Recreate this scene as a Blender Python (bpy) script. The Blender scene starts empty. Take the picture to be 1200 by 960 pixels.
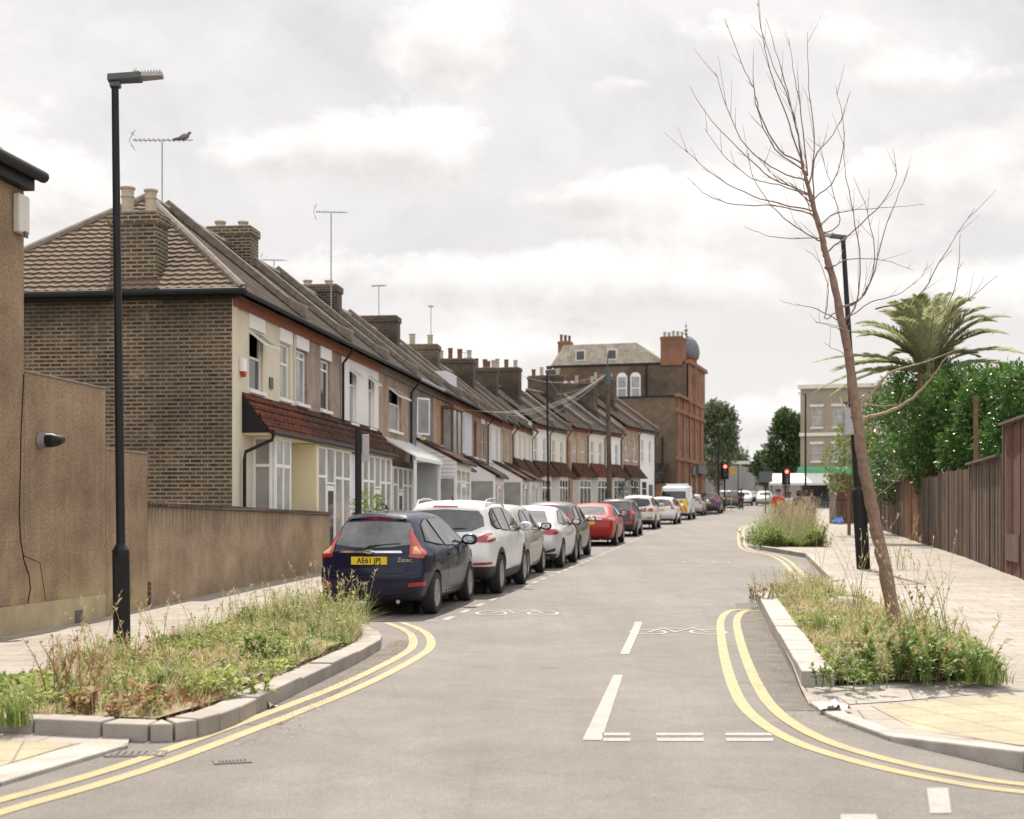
import bpy, bmesh, math, random
from mathutils import Vector, Matrix
from mathutils.bvhtree import BVHTree
R = random.Random(7)
SC = bpy.context.scene
COL = SC.collection
PI = math.pi
F, HX, HY, EYE = 1650.0, 600.0, 603.0, 1.48      # focal length and horizon of the photograph in its own pixels

# ---------- terrain profile: flat junction, then a street that climbs gently ----------
KN = [(-400,0),(18,0),(24.1,.1),(33.7,.22),(48.5,.42),(58,.58),(67.7,.78),(77.6,.97),(92,1.28),(104,1.56),(145,2.45),(200,3.3),(400,5.5),(3000,20)]
def g(y):
    for (a, za), (b, zb) in zip(KN, KN[1:]):
        if y <= b: return za + (zb-za)*(y-a)/(b-a)
    return KN[-1][1]
def P(px, py, d):                                # a point seen at (px,py) standing d metres ahead
    return Vector(((px-HX)/F*d, d, EYE+(HY-py)/F*d))
def G(px, py, dz=0.0):                           # the ground point seen at (px,py)
    lo, hi = 2.0, 160.0
    for _ in range(50):
        m = (lo+hi)/2
        if (EYE-g(m)-dz)*F/m > py-HY: lo = m
        else: hi = m
    return ((px-HX)/F*lo, lo)

# ---------- bookkeeping ----------
def tag(o, label=None, cat=None, group=None, kind=None):
    if label: o['label'] = label
    if cat: o['category'] = cat
    if group: o['group'] = group
    if kind: o['kind'] = kind
    return o
def thing(name, label, cat, loc=(0,0,0), rotz=0.0, group=None):
    o = bpy.data.objects.new(name, None); COL.objects.link(o)
    o.location = loc; o.rotation_euler = (0,0,rotz); o.empty_display_size = .2
    return tag(o, label, cat, group)

class MB:
    """collects faces, builds ONE mesh object"""
    def __init__(s): s.v=[]; s.f=[]; s.m=[]; s.cur=0
    def add(s, vs, fs, M=None):
        n=len(s.v)
        s.v += [tuple(M@Vector(p)) if M else tuple(p) for p in vs]
        s.f += [tuple(i+n for i in f) for f in fs]; s.m += [s.cur]*len(fs); return s
    def quad(s,a,b,c,d): return s.add([a,b,c,d],[(0,1,2,3)])
    def box(s,x0,x1,y0,y1,z0,z1,M=None):
        return s.add([(x0,y0,z0),(x1,y0,z0),(x1,y1,z0),(x0,y1,z0),(x0,y0,z1),(x1,y0,z1),(x1,y1,z1),(x0,y1,z1)],
            [(0,3,2,1),(4,5,6,7),(0,1,5,4),(1,2,6,5),(2,3,7,6),(3,0,4,7)],M)
    def prism(s,pts,axis,a,b):                   # polygon extruded along an axis; pts in the other two axes
        def mk(p,t): return {'x':(t,p[0],p[1]),'y':(p[0],t,p[1]),'z':(p[0],p[1],t)}[axis]
        n=len(pts)
        return s.add([mk(p,a) for p in pts]+[mk(p,b) for p in pts],
            [tuple(range(n)),tuple(range(2*n-1,n-1,-1))]+[(i,i+n,(i+1)%n+n,(i+1)%n) for i in range(n)])
    def tube(s,path,rad,seg=8,cap=True):
        path=[Vector(p) for p in path]; n=len(path)
        if not hasattr(rad,'__len__'): rad=[rad]*n
        vs=[]; prev=None
        for i,p in enumerate(path):
            t=(path[min(i+1,n-1)]-path[max(i-1,0)])
            t = t.normalized() if t.length>1e-9 else Vector((0,0,1))
            if prev is None:
                u=t.orthogonal().normalized()
            else:
                u=(prev-t*prev.dot(t)); u = u.normalized() if u.length>1e-6 else t.orthogonal().normalized()
            prev=u; w=t.cross(u)
            vs += [p+(u*math.cos(2*PI*k/seg)+w*math.sin(2*PI*k/seg))*rad[i] for k in range(seg)]
        fs=[(i*seg+k,i*seg+(k+1)%seg,(i+1)*seg+(k+1)%seg,(i+1)*seg+k) for i in range(n-1) for k in range(seg)]
        if cap: fs += [tuple(reversed(range(seg))),tuple(range((n-1)*seg,n*seg))]
        return s.add(vs,fs)
    def lathe(s,prof,seg=16,M=None):             # prof: (r,z)
        n=len(prof)
        vs=[(r*math.cos(2*PI*k/seg),r*math.sin(2*PI*k/seg),z) for r,z in prof for k in range(seg)]
        fs=[(i*seg+k,i*seg+(k+1)%seg,(i+1)*seg+(k+1)%seg,(i+1)*seg+k) for i in range(n-1) for k in range(seg)]
        if prof[0][0]>1e-5: fs.append(tuple(reversed(range(seg))))
        if prof[-1][0]>1e-5: fs.append(tuple(range((n-1)*seg,n*seg)))
        return s.add(vs,fs,M)
    def build(s,name,mat,parent=None,smooth=False,bevel=0,label=None,fix=True):
        me=bpy.data.meshes.new(name); me.from_pydata(s.v,[],s.f)
        mats = mat if isinstance(mat,(list,tuple)) else [mat]
        for m in mats: me.materials.append(m)
        if len(mats)>1: me.polygons.foreach_set('material_index',s.m)
        if fix and len(s.f)<60000:
            bm=bmesh.new(); bm.from_mesh(me); bmesh.ops.recalc_face_normals(bm,faces=bm.faces); bm.to_mesh(me); bm.free()
        o=bpy.data.objects.new(name,me); COL.objects.link(o)
        if parent: o.parent=parent
        if smooth:
            me.polygons.foreach_set('use_smooth',[True]*len(me.polygons))
            if smooth!='all': me.set_sharp_from_angle(angle=math.radians(40))
        if bevel:
            b=o.modifiers.new('bevel','BEVEL'); b.width=bevel; b.segments=2; b.limit_method='ANGLE'
        me.update()
        if label: o['label']=label
        return o

def inpoly(x,y,poly):
    c=False; n=len(poly)
    for i in range(n):
        (x1,y1),(x2,y2)=poly[i],poly[i-1]
        if (y1>y)!=(y2>y) and x<(x2-x1)*(y-y1)/(y2-y1)+x1: c=not c
    return c

def sheet(name, poly, dz, mat, kind='structure', step=None, thick=0, parent=None, label=None, xs=()):
    """a surface lying on the terrain, cut finely so it follows the slope"""
    bm=bmesh.new()
    vs=[bm.verts.new((p[0],p[1],0)) for p in poly]; bm.faces.new(vs)
    ys=[p[1] for p in poly]; y0,y1=min(ys),max(ys)
    cuts=[k for k,_ in KN if y0<k<y1]
    st=step or 4
    y=math.ceil(y0/st)*st
    while y<min(y1,150): cuts.append(y+.013); y+=st
    for c in cuts: bmesh.ops.bisect_plane(bm,geom=bm.verts[:]+bm.edges[:]+bm.faces[:],plane_co=(0,c,0),plane_no=(0,1,0))
    for c in xs: bmesh.ops.bisect_plane(bm,geom=bm.verts[:]+bm.edges[:]+bm.faces[:],plane_co=(c,0,0),plane_no=(1,0,0))
    bmesh.ops.triangulate(bm,faces=bm.faces)
    f = dz if callable(dz) else (lambda x,y: dz)
    for v in bm.verts: v.co.z=g(v.co.y)+f(v.co.x,v.co.y)
    if thick:
        r=bmesh.ops.extrude_face_region(bm,geom=bm.faces[:])
        for v in r['geom']:
            if isinstance(v,bmesh.types.BMVert): v.co.z-=thick
    bmesh.ops.recalc_face_normals(bm,faces=bm.faces)
    if not thick:
        bm.normal_update()
        if sum(f.normal.z for f in bm.faces)<0: bmesh.ops.reverse_faces(bm,faces=bm.faces)
    me=bpy.data.meshes.new(name); bm.to_mesh(me); bm.free(); me.materials.append(mat)
    o=bpy.data.objects.new(name,me); COL.objects.link(o)
    if parent: o.parent=parent
    elif kind: o['kind']=kind
    if label: o['label']=label
    return o

# ---------- materials ----------
def lin(c): return tuple((x/12.92 if x<=.04045 else ((x+.055)/1.055)**2.4) for x in c)
class NT:
    def __init__(s,m): s.t=m.node_tree; s.n=s.t.nodes; s.l=s.t.links
    def new(s,typ,**kw):
        n=s.n.new(typ)
        for k,v in kw.items():
            if k.startswith('i_'):
                key=k[2:]; key=int(key) if key.isdigit() else key.replace('_',' ')
                n.inputs[key].default_value=v
            else: setattr(n,k,v)
        return n
    def link(s,a,b): s.l.new(a,b)
    def math(s,op,a,b=None,clamp=False):
        n=s.n.new('ShaderNodeMath'); n.operation=op; n.use_clamp=clamp
        for i,x in enumerate((a,b)):
            if x is None: continue
            if hasattr(x,'links'): s.l.new(x,n.inputs[i])
            else: n.inputs[i].default_value=x
        return n.outputs[0]
    def mix(s,fac,a,b,typ='MIX'):
        n=s.n.new('ShaderNodeMix'); n.data_type='RGBA'; n.blend_type=typ
        for sock,x in ((n.inputs[0],fac),(n.inputs[6],a),(n.inputs[7],b)):
            if hasattr(x,'links'): s.l.new(x,sock)
            elif isinstance(x,(int,float)): sock.default_value=x
            else: sock.default_value=(*x[:3],1)
        return n.outputs[2]
    def ramp(s,fac,a,b,ca=(0,0,0),cb=(1,1,1)):
        n=s.n.new('ShaderNodeValToRGB'); e=n.color_ramp.elements
        e[0].position=a; e[1].position=b; e[0].color=(*ca,1); e[1].color=(*cb,1)
        s.l.new(fac,n.inputs[0]); return n.outputs[0]
    def noise(s,vec,scale,detail=3,rough=.6,dist=0):
        n=s.new('ShaderNodeTexNoise',i_Scale=scale,i_Detail=detail,i_Roughness=rough,i_Distortion=dist)
        if vec is not None: s.l.new(vec,n.inputs['Vector'])
        return n.outputs['Fac']
def newmat(name):
    m=bpy.data.materials.new(name); m.use_nodes=True
    nt=NT(m); b=nt.n['Principled BSDF']; return m,nt,b
def mat(name,col,rough=.7,var=.15,scale=6,metal=0,bump=0,bscale=60,spec=None,coat=0,col2=None,sub=None):
    """colour varied by noise in object space; fine bump"""
    m,nt,b=newmat(name)
    tc=nt.new('ShaderNodeTexCoord').outputs['Object']
    n=nt.noise(tc,scale,4)
    c2 = col2 if col2 else tuple(x*(1-var) for x in col); c1 = col if col2 else tuple(min(1,x*(1+var)) for x in col)
    nt.link(nt.ramp(n,.3,.7,c2,c1),b.inputs['Base Color'])
    b.inputs['Roughness'].default_value=rough; b.inputs['Metallic'].default_value=metal
    if spec is not None: b.inputs['Specular IOR Level'].default_value=spec
    if coat: b.inputs['Coat Weight'].default_value=coat; b.inputs['Coat Roughness'].default_value=.03
    if bump:
        bn=nt.new('ShaderNodeBump',i_Strength=bump,i_Distance=.01)
        nt.link(nt.noise(tc,bscale,3),bn.inputs['Height']); nt.link(bn.outputs[0],b.inputs['Normal'])
    return m
def uvec(nt,sx=1,sz=1):
    """object x+y along a wall, z up"""
    tc=nt.new('ShaderNodeTexCoord').outputs['Object']
    s=nt.new('ShaderNodeSeparateXYZ'); nt.link(tc,s.inputs[0])
    u=nt.math('ADD',s.outputs[0],s.outputs[1]); c=nt.new('ShaderNodeCombineXYZ')
    nt.link(nt.math('MULTIPLY',u,sx),c.inputs[0]); nt.link(nt.math('MULTIPLY',s.outputs[2],sz),c.inputs[1])
    return c.outputs[0],tc
def brickmat(name,c1,c2,mortar,dark=(.03,.025,.02),bw=.225,bh=.075,ms=.012,stain=.5,soot=None):
    m,nt,b=newmat(name)
    v,tc=uvec(nt)
    t=nt.new('ShaderNodeTexBrick',i_Scale=1.0,i_Mortar_Size=ms,i_Mortar_Smooth=.1,i_Bias=0.0,i_Brick_Width=bw,i_Row_Height=bh)
    t.offset=.5; t.inputs['Color1'].default_value=(*c1,1); t.inputs['Color2'].default_value=(*c2,1); t.inputs['Mortar'].default_value=(*mortar,1)
    nt.link(v,t.inputs['Vector'])
    # per-brick dark overburnt ones
    t2=nt.new('ShaderNodeTexBrick',i_Scale=1.0,i_Mortar_Size=ms,i_Mortar_Smooth=.1,i_Bias=-.1,i_Brick_Width=bw*.5,i_Row_Height=bh)
    t2.offset=.5; t2.inputs['Color1'].default_value=(*dark,1); t2.inputs['Color2'].default_value=(1,1,1,1); t2.inputs['Mortar'].default_value=(1,1,1,1)
    nt.link(v,t2.inputs['Vector'])
    big=nt.ramp(nt.noise(tc,1.5,6,.75),.40,.60)
    col=nt.mix(nt.math('MULTIPLY',big,.75),t.outputs['Color'],t2.outputs['Color'],'MULTIPLY')
    st=nt.ramp(nt.noise(tc,.45,4,.6),.35,.65,(1-stain,)*3,(1.15,1.12,1.05))
    col=nt.mix(1.0,col,st,'MULTIPLY')
    fine=nt.ramp(nt.noise(tc,55,3),.3,.7,(.75,)*3,(1.15,)*3); col=nt.mix(1.0,col,fine,'MULTIPLY')
    if soot:
        s3=nt.new('ShaderNodeSeparateXYZ'); nt.link(tc,s3.inputs[0]); f=nt.ramp(nt.math('ADD',nt.math('SUBTRACT',s3.outputs[2],soot),nt.math('MULTIPLY',nt.noise(tc,1.3,5,.65),1.6)),.35,1.1)
        col=nt.mix(nt.math('MULTIPLY',f,.62),col,(.035,.028,.02))
        ef=nt.ramp(nt.noise(tc,2.1,6,.75),.60,.68); col=nt.mix(nt.math('MULTIPLY',ef,.45),col,(.36,.31,.2))
    nt.link(col,b.inputs['Base Color']); b.inputs['Roughness'].default_value=.9
    bn=nt.new('ShaderNodeBump',i_Strength=.6,i_Distance=.01); bn.invert=True
    nt.link(t.outputs['Fac'],bn.inputs['Height']); nt.link(bn.outputs[0],b.inputs['Normal'])
    return m
def tilemat(name,c1,c2,bw=.26,bh=.19,moss=None,zs=1.0,edge=(.02,.015,.012)):
    m,nt,b=newmat(name); v,tc=uvec(nt,1,zs)
    t=nt.new('ShaderNodeTexBrick',i_Scale=1.0,i_Mortar_Size=.022,i_Mortar_Smooth=.6,i_Bias=0.0,i_Brick_Width=bw,i_Row_Height=bh)
    t.offset=.5; t.inputs['Color1'].default_value=(*c1,1); t.inputs['Color2'].default_value=(*c2,1); t.inputs['Mortar'].default_value=(*edge,1)
    nt.link(v,t.inputs['Vector'])
    st=nt.ramp(nt.noise(tc,1.7,5,.7),.35,.7,(.62,)*3,(1.2,)*3); col=nt.mix(1,t.outputs['Color'],st,'MULTIPLY')
    if moss: col=nt.mix(nt.ramp(nt.noise(tc,3.3,5,.7),.5,.68),col,moss)
    nt.link(col,b.inputs['Base Color']); b.inputs['Roughness'].default_value=.95; b.inputs['Specular IOR Level'].default_value=.12
    bn=nt.new('ShaderNodeBump',i_Strength=.9,i_Distance=.03); bn.invert=True
    nt.link(t.outputs['Fac'],bn.inputs['Height']); nt.link(bn.outputs[0],b.inputs['Normal'])
    return m
def glassmat(name,col=(.05,.055,.06),rough=.04,spec=.6,var=.25,scale=1.5):
    m,nt,b=newmat(name); tc=nt.new('ShaderNodeTexCoord').outputs['Object']
    nt.link(nt.ramp(nt.noise(tc,scale,2),.35,.65,tuple(x*(1-var) for x in col),tuple(x*(1+var) for x in col)),b.inputs['Base Color'])
    b.inputs['Roughness'].default_value=rough; b.inputs['Specular IOR Level'].default_value=spec
    return m
def emit(name,col,s):
    m,nt,b=newmat(name); b.inputs['Base Color'].default_value=(*col,1)
    b.inputs['Emission Color'].default_value=(*col,1); b.inputs['Emission Strength'].default_value=s; return m

def asphalt():
    m,nt,b=newmat('asphalt'); tc=nt.new('ShaderNodeTexCoord').outputs['Object']
    big=nt.noise(tc,.25,5,.6); med=nt.noise(tc,2.2,4,.65); fine=nt.noise(tc,70,2,.8)
    c=nt.ramp(big,.35,.65,(.128,.116,.103),(.168,.153,.137))
    c=nt.mix(1,c,nt.ramp(med,.3,.7,(.86,)*3,(1.1,)*3),'MULTIPLY'); c=nt.mix(1,c,nt.ramp(nt.noise(tc,17,3,.8),.3,.7,(.84,)*3,(1.14,)*3),'MULTIPLY')
    c=nt.mix(nt.math('MULTIPLY',nt.ramp(nt.noise(tc,1.15,3,.5),.66,.72),.4),c,(.07,.06,.052))
    c=nt.mix(1,c,nt.ramp(fine,.28,.72,(.55,)*3,(1.5,)*3),'MULTIPLY')
    mp=nt.new('ShaderNodeMapping'); mp.inputs['Rotation'].default_value=(0,0,-.16); mp.inputs['Scale'].default_value=(1.3,.05,1); nt.link(tc,mp.inputs[0])
    c=nt.mix(1,c,nt.ramp(nt.noise(mp.outputs[0],1,3),.35,.65,(.88,)*3,(1.06,)*3),'MULTIPLY')
    # hairline cracks
    w=nt.new('ShaderNodeTexVoronoi',feature='DISTANCE_TO_EDGE',i_Scale=.55); nt.link(nt.mix(.35,tc,nt.new('ShaderNodeTexNoise',i_Scale=1.3).outputs['Color']),w.inputs[0])
    cr=nt.ramp(w.outputs['Distance'],0,.009,(.6,)*3,(1,)*3); c=nt.mix(.3,c,nt.mix(1,c,cr,'MULTIPLY'))
    nt.link(c,b.inputs['Base Color']); b.inputs['Roughness'].default_value=.82
    bn=nt.new('ShaderNodeBump',i_Strength=.5,i_Distance=.006); nt.link(fine,bn.inputs['Height']); nt.link(bn.outputs[0],b.inputs['Normal'])
    return m
def slabs(name,c1,c2,mortar,bw,bh,rot=-.13,ms=.008,blister=False):
    m,nt,b=newmat(name); tc=nt.new('ShaderNodeTexCoord').outputs['Object']
    mp=nt.new('ShaderNodeMapping'); mp.inputs['Rotation'].default_value=(0,0,-rot); nt.link(tc,mp.inputs[0])
    t=nt.new('ShaderNodeTexBrick',i_Scale=1.0,i_Mortar_Size=ms,i_Mortar_Smooth=.2,i_Bias=0.0,i_Brick_Width=bw,i_Row_Height=bh)
    t.offset=.5 if not blister else 0; t.inputs['Color1'].default_value=(*c1,1); t.inputs['Color2'].default_value=(*c2,1); t.inputs['Mortar'].default_value=(*mortar,1)
    nt.link(mp.outputs[0],t.inputs['Vector'])
    c=nt.mix(1,t.outputs['Color'],nt.ramp(nt.noise(tc,1.4,6,.7),.3,.7,(.78,)*3,(1.1,)*3),'MULTIPLY')
    c=nt.mix(1,c,nt.ramp(nt.noise(tc,45,2,.8),.3,.7,(.82,)*3,(1.12,)*3),'MULTIPLY')
    nt.link(c,b.inputs['Base Color']); b.inputs['Roughness'].default_value=.85
    bn=nt.new('ShaderNodeBump',i_Strength=.5,i_Distance=.006); bn.invert=True
    nt.link(t.outputs['Fac'],bn.inputs['Height'])
    if blister:
        v=nt.new('ShaderNodeTexVoronoi',i_Scale=15.0,i_Randomness=0.0); nt.link(mp.outputs[0],v.inputs[0])
        b2=nt.new('ShaderNodeBump',i_Strength=.7,i_Distance=.006); b2.invert=True
        nt.link(nt.math('MINIMUM',v.outputs['Distance'],.35),b2.inputs['Height']); nt.link(bn.outputs[0],b2.inputs['Normal']); nt.link(b2.outputs[0],b.inputs['Normal'])
    else: nt.link(bn.outputs[0],b.inputs['Normal'])
    return m
def paintmat(name,col,wear=.45):
    m,nt,b=newmat(name); tc=nt.new('ShaderNodeTexCoord').outputs['Object']
    f=nt.ramp(nt.noise(tc,28,5,.8),wear-.16,wear+.02)
    f2=nt.ramp(nt.noise(tc,2.5,4,.7),.36,.5)
    c=nt.mix(nt.math('MULTIPLY',f,nt.math('ADD',nt.math('MULTIPLY',f2,.35),.6)),(.17,.155,.135),col)
    nt.link(c,b.inputs['Base Color']); b.inputs['Roughness'].default_value=.7
    return m
def pebbledash(name,c1,c2,stain=None,rough=.95,top=None):
    m,nt,b=newmat(name); tc=nt.new('ShaderNodeTexCoord').outputs['Object']
    fine=nt.noise(tc,34,4,.9); c=nt.ramp(fine,.36,.64,tuple(q*.82 for q in c2),tuple(q*1.12 for q in c1))
    c=nt.mix(1,c,nt.ramp(nt.noise(tc,.9,7,.72),.33,.67,(.58,.56,.54),(1.25,)*3),'MULTIPLY')
    mp=nt.new('ShaderNodeMapping'); mp.inputs['Scale'].default_value=(9,9,.5); nt.link(tc,mp.inputs[0])
    c=nt.mix(1,c,nt.ramp(nt.noise(mp.outputs[0],1,3),.35,.6,(.93,)*3,(1.03,)*3),'MULTIPLY')
    s=nt.new('ShaderNodeSeparateXYZ'); nt.link(tc,s.inputs[0])
    if stain:
        low=nt.ramp(s.outputs[2],.35,1.25,(1,)*3,(0,)*3)
        f=nt.math('MULTIPLY',low,nt.ramp(nt.noise(tc,1.6,5,.65),.44,.56)); c=nt.mix(nt.math('MULTIPLY',f,.8),c,stain)
    if top:   # dark run-off streaks below the coping; top = height of the wall head
        tp=nt.math('MULTIPLY',nt.ramp(nt.math('SUBTRACT',s.outputs[2],top-.5),0,.5),nt.ramp(nt.noise(mp.outputs[0],1.3,3),.36,.6)); c=nt.mix(nt.math('MULTIPLY',tp,.72),c,(.05,.037,.028))
    nt.link(c,b.inputs['Base Color']); b.inputs['Roughness'].default_value=rough
    bn=nt.new('ShaderNodeBump',i_Strength=.7,i_Distance=.012); nt.link(fine,bn.inputs['Height']); nt.link(bn.outputs[0],b.inputs['Normal'])
    return m
def woodmat(name,c1,c2,plank=.14,rough=.85):
    m,nt,b=newmat(name); v,tc=uvec(nt)
    s=nt.new('ShaderNodeSeparateXYZ'); nt.link(v,s.inputs[0])
    pl=nt.math('FLOOR',nt.math('DIVIDE',s.outputs[0],plank)); wn=nt.new('ShaderNodeTexWhiteNoise',noise_dimensions='1D'); nt.link(pl,wn.inputs['W'])
    c=nt.ramp(wn.outputs[0],.0,1.0,c1,c2)
    mp=nt.new('ShaderNodeMapping'); mp.inputs['Scale'].default_value=(30,30,1.2); nt.link(tc,mp.inputs[0])
    c=nt.mix(1,c,nt.ramp(nt.noise(mp.outputs[0],1,4,.7),.3,.7,(.55,)*3,(1.3,)*3),'MULTIPLY')
    c=nt.mix(1,c,nt.ramp(nt.noise(tc,1.2,4,.7),.3,.7,(.6,)*3,(1.2,)*3),'MULTIPLY')
    nt.link(c,b.inputs['Base Color']); b.inputs['Roughness'].default_value=rough
    return m
def leafmat(name,c1,c2,rough=.55,trans=.25,scale=2.0):
    m,nt,b=newmat(name); tc=nt.new('ShaderNodeTexCoord').outputs['Object']
    ge=nt.new('ShaderNodeNewGeometry')
    c=nt.mix(ge.outputs['Random Per Island'],c1,c2)
    c=nt.mix(1,c,nt.ramp(nt.noise(tc,scale,3),.3,.7,(.7,)*3,(1.25,)*3),'MULTIPLY')
    nt.link(c,b.inputs['Base Color']); b.inputs['Roughness'].default_value=rough
    tr=nt.new('ShaderNodeBsdfTranslucent'); nt.link(c,tr.inputs[0])
    ms=nt.new('ShaderNodeMixShader',i_0=trans); nt.link(b.outputs[0],ms.inputs[1]); nt.link(tr.outputs[0],ms.inputs[2])
    nt.link(ms.outputs[0],nt.n['Material Output'].inputs[0])
    return m

M={}
M['asphalt']=asphalt()
M['soil']=mat('soil',(.34,.27,.165),.95,.35,3,bump=1,bscale=30,col2=(.17,.12,.075))
M['land']=mat('land',(.10,.11,.05),.95,.3,.2)
M['slab']=slabs('paving_slabs',(.34,.305,.262),(.285,.255,.218),(.15,.128,.10),.6,.45)
M['slab2']=slabs('paving_slabs_border',(.35,.32,.28),(.30,.27,.24),(.16,.135,.11),.9,.6,rot=-.2)
M['tactile']=slabs('tactile_slabs',(.37,.33,.22),(.31,.275,.185),(.2,.17,.12),.4,.4,rot=.25,blister=True)
M['granite']=mat('granite',(.36,.33,.29),.8,.18,2.2,bump=.6,bscale=90,col2=(.23,.205,.18))
M['granite_light']=mat('granite_light',(.36,.335,.30),.8,.22,4,bump=.6,bscale=90)
M['white_paint']=paintmat('white_road_paint',(.32,.30,.27),.49)
M['faint_paint']=paintmat('worn_road_paint',(.42,.39,.35),.5)
M['yellow_paint']=paintmat('yellow_road_paint',(.35,.28,.12),.46)
M['iron']=mat('cast_iron',(.10,.09,.08),.7,.2,20,bump=.5)
M['blackmetal']=mat('black_painted_metal',(.013,.014,.015),.5,.2,8,spec=.25)
M['greymetal']=mat('galvanised_metal',(.35,.35,.36),.5,.15,10,metal=.6)
M['darkgrey']=mat('dark_grey_metal',(.07,.08,.085),.45,.15,6)
M['upvc']=mat('white_upvc',(.80,.79,.77),.4,.05,4)
M['cream_white']=mat('off_white_render',(.66,.63,.57),.8,.08,3)
M['glass']=glassmat('window_glass',(.07,.08,.085))
M['net']=glassmat('window_with_net_curtain',(.30,.30,.285),.12,.5,.18,2.0)
M['darkglass']=glassmat('dark_window_glass',(.03,.035,.04))
M['terracotta']=mat('terracotta',(.16,.075,.05),.85,.2,4)
M['pot_pale']=mat('buff_chimney_pot',(.42,.36,.28),.9,.2,6,bump=.4)
M['lead']=mat('lead',(.13,.14,.16),.5,.2,3)
M['redfascia']=mat('rust_red_fascia',(.235,.075,.04),.75,.2,5)
M['brownwood']=mat('brown_stained_wood',(.14,.075,.04),.6,.25,8)
M['mortar']=mat('weathered_mortar',(.19,.16,.13),.95,.3,7,bump=.6,bscale=25)
M['brick']=brickmat('london_stock_brick',(.155,.115,.072),(.055,.040,.028),(.34,.285,.205),ms=.015)
M['brick_side']=brickmat('stained_stock_brick',(.165,.122,.075),(.055,.040,.028),(.32,.265,.19),ms=.015,soot=5.1)
M['brick_dark']=brickmat('sooty_brick',(.13,.095,.065),(.07,.05,.038),(.19,.16,.125))
M['brick_red']=brickmat('red_brick',(.27,.10,.055),(.21,.08,.045),(.33,.22,.15),dark=(.55,.45,.4),stain=.25)
M['brick_pub']=brickmat('brown_brick',(.17,.115,.075),(.12,.08,.055),(.2,.16,.12),stain=.35)
M['tile_buff']=tilemat('buff_concrete_tiles',(.32,.25,.175),(.26,.20,.14),bh=.13,bw=.24)
M['tile_dark']=tilemat('dark_roof_tiles',(.055,.041,.031),(.037,.028,.022),bh=.13,moss=(.095,.07,.048))
M['slate']=tilemat('grey_slates',(.052,.05,.052),(.036,.035,.036),bh=.13,moss=(.085,.07,.055))
M['tile_red']=tilemat('red_clay_tiles',(.20,.068,.042),(.15,.052,.034),bh=.16,bw=.3,moss=(.12,.06,.04))
M['tile_brown']=tilemat('brown_clay_tiles',(.12,.06,.042),(.085,.044,.032),bh=.16,bw=.3,moss=(.09,.06,.045))
M['dash']=pebbledash('brown_pebbledash',(.40,.285,.185),(.20,.135,.085),stain=(.40,.31,.16))
M['dash_low']=pebbledash('tan_pebbledash',(.46,.345,.23),(.27,.19,.12),top=1.6)
M['plinth']=mat('yellowed_render',(.40,.33,.2),.9,.2,2,bump=.3)
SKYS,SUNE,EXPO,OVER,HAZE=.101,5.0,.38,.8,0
# ======================= GROUND, ROAD, PAVEMENTS =======================
def WX(y): return -5.25+.1285*(y-20.35)              # line of the long garden wall
KL=[(-14,3.6),(-9,4.3),(-5,5.2),(-3.45,6.4),(-2.78,7.66),(-2.43,8.9),(-2.5,9.2),(-2.2,9.7),(-2.02,10.7),(-1.58,15.1),(-1.62,16.4),(-1.9,17.4),(-2.5,18.6),(-3.05,19.5),
    (-3.0,20.5),(-2.25,25),(-.75,33.7),(1.6,48.5),(3.2,58),(4.9,67.7),(7.0,77.6),(9.2,88),(13.5,104),(19,125),(26,150)]
KR=[(14,4.6),(6,5.6),(3.9,6.9),(2.94,8.09),(2.46,9.2),(2.3,10.2),(2.3,10.9),(2.4,11.7),(3.1,16.6),(3.9,22.4),(4.4,24.0),(5.3,25.4),(6.0,26.5),(6.2,27.5),(8.07,38.7),(7.9,42.5),(7.8,44),(9.1,52),
    (10.4,60),(11.9,68),(13.8,77.6),(15.8,88),(19.5,104),(25,125),(32,150)]
def smooth(a,b,t): t=max(0,min(1,(t-a)/(b-a))); return t*t*(3-2*t)
def dzL(x,y): return .02+.08*smooth(9.3,11,y)*1.0 if y<19 else .1
def dzR(x,y): return .012+.02*smooth(9.6,8.4,y)+.09*smooth(11,13,y)
sheet('ground',[(-900,-60),(900,-60),(900,2600),(-900,2600)],-.03,M['land'])
sheet('road',[(-30,-12),(30,-12),(60,60),(60,330),(-20,330),(-30,40)],0,M['asphalt'])
pl=sheet('pavement',KL+[(-30,150),(-30,3.6)],dzL,M['slab'],step=1)
pr=sheet('pavement',KR+[(37,150),(20.6,79),(17.6,66),(15.3,54),(12.0,36),(10.55,29.6),(9.5,24.2),(24.5,21.6),(60,18),(60,4.6)],dzR,M['slab'],step=1)

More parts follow.
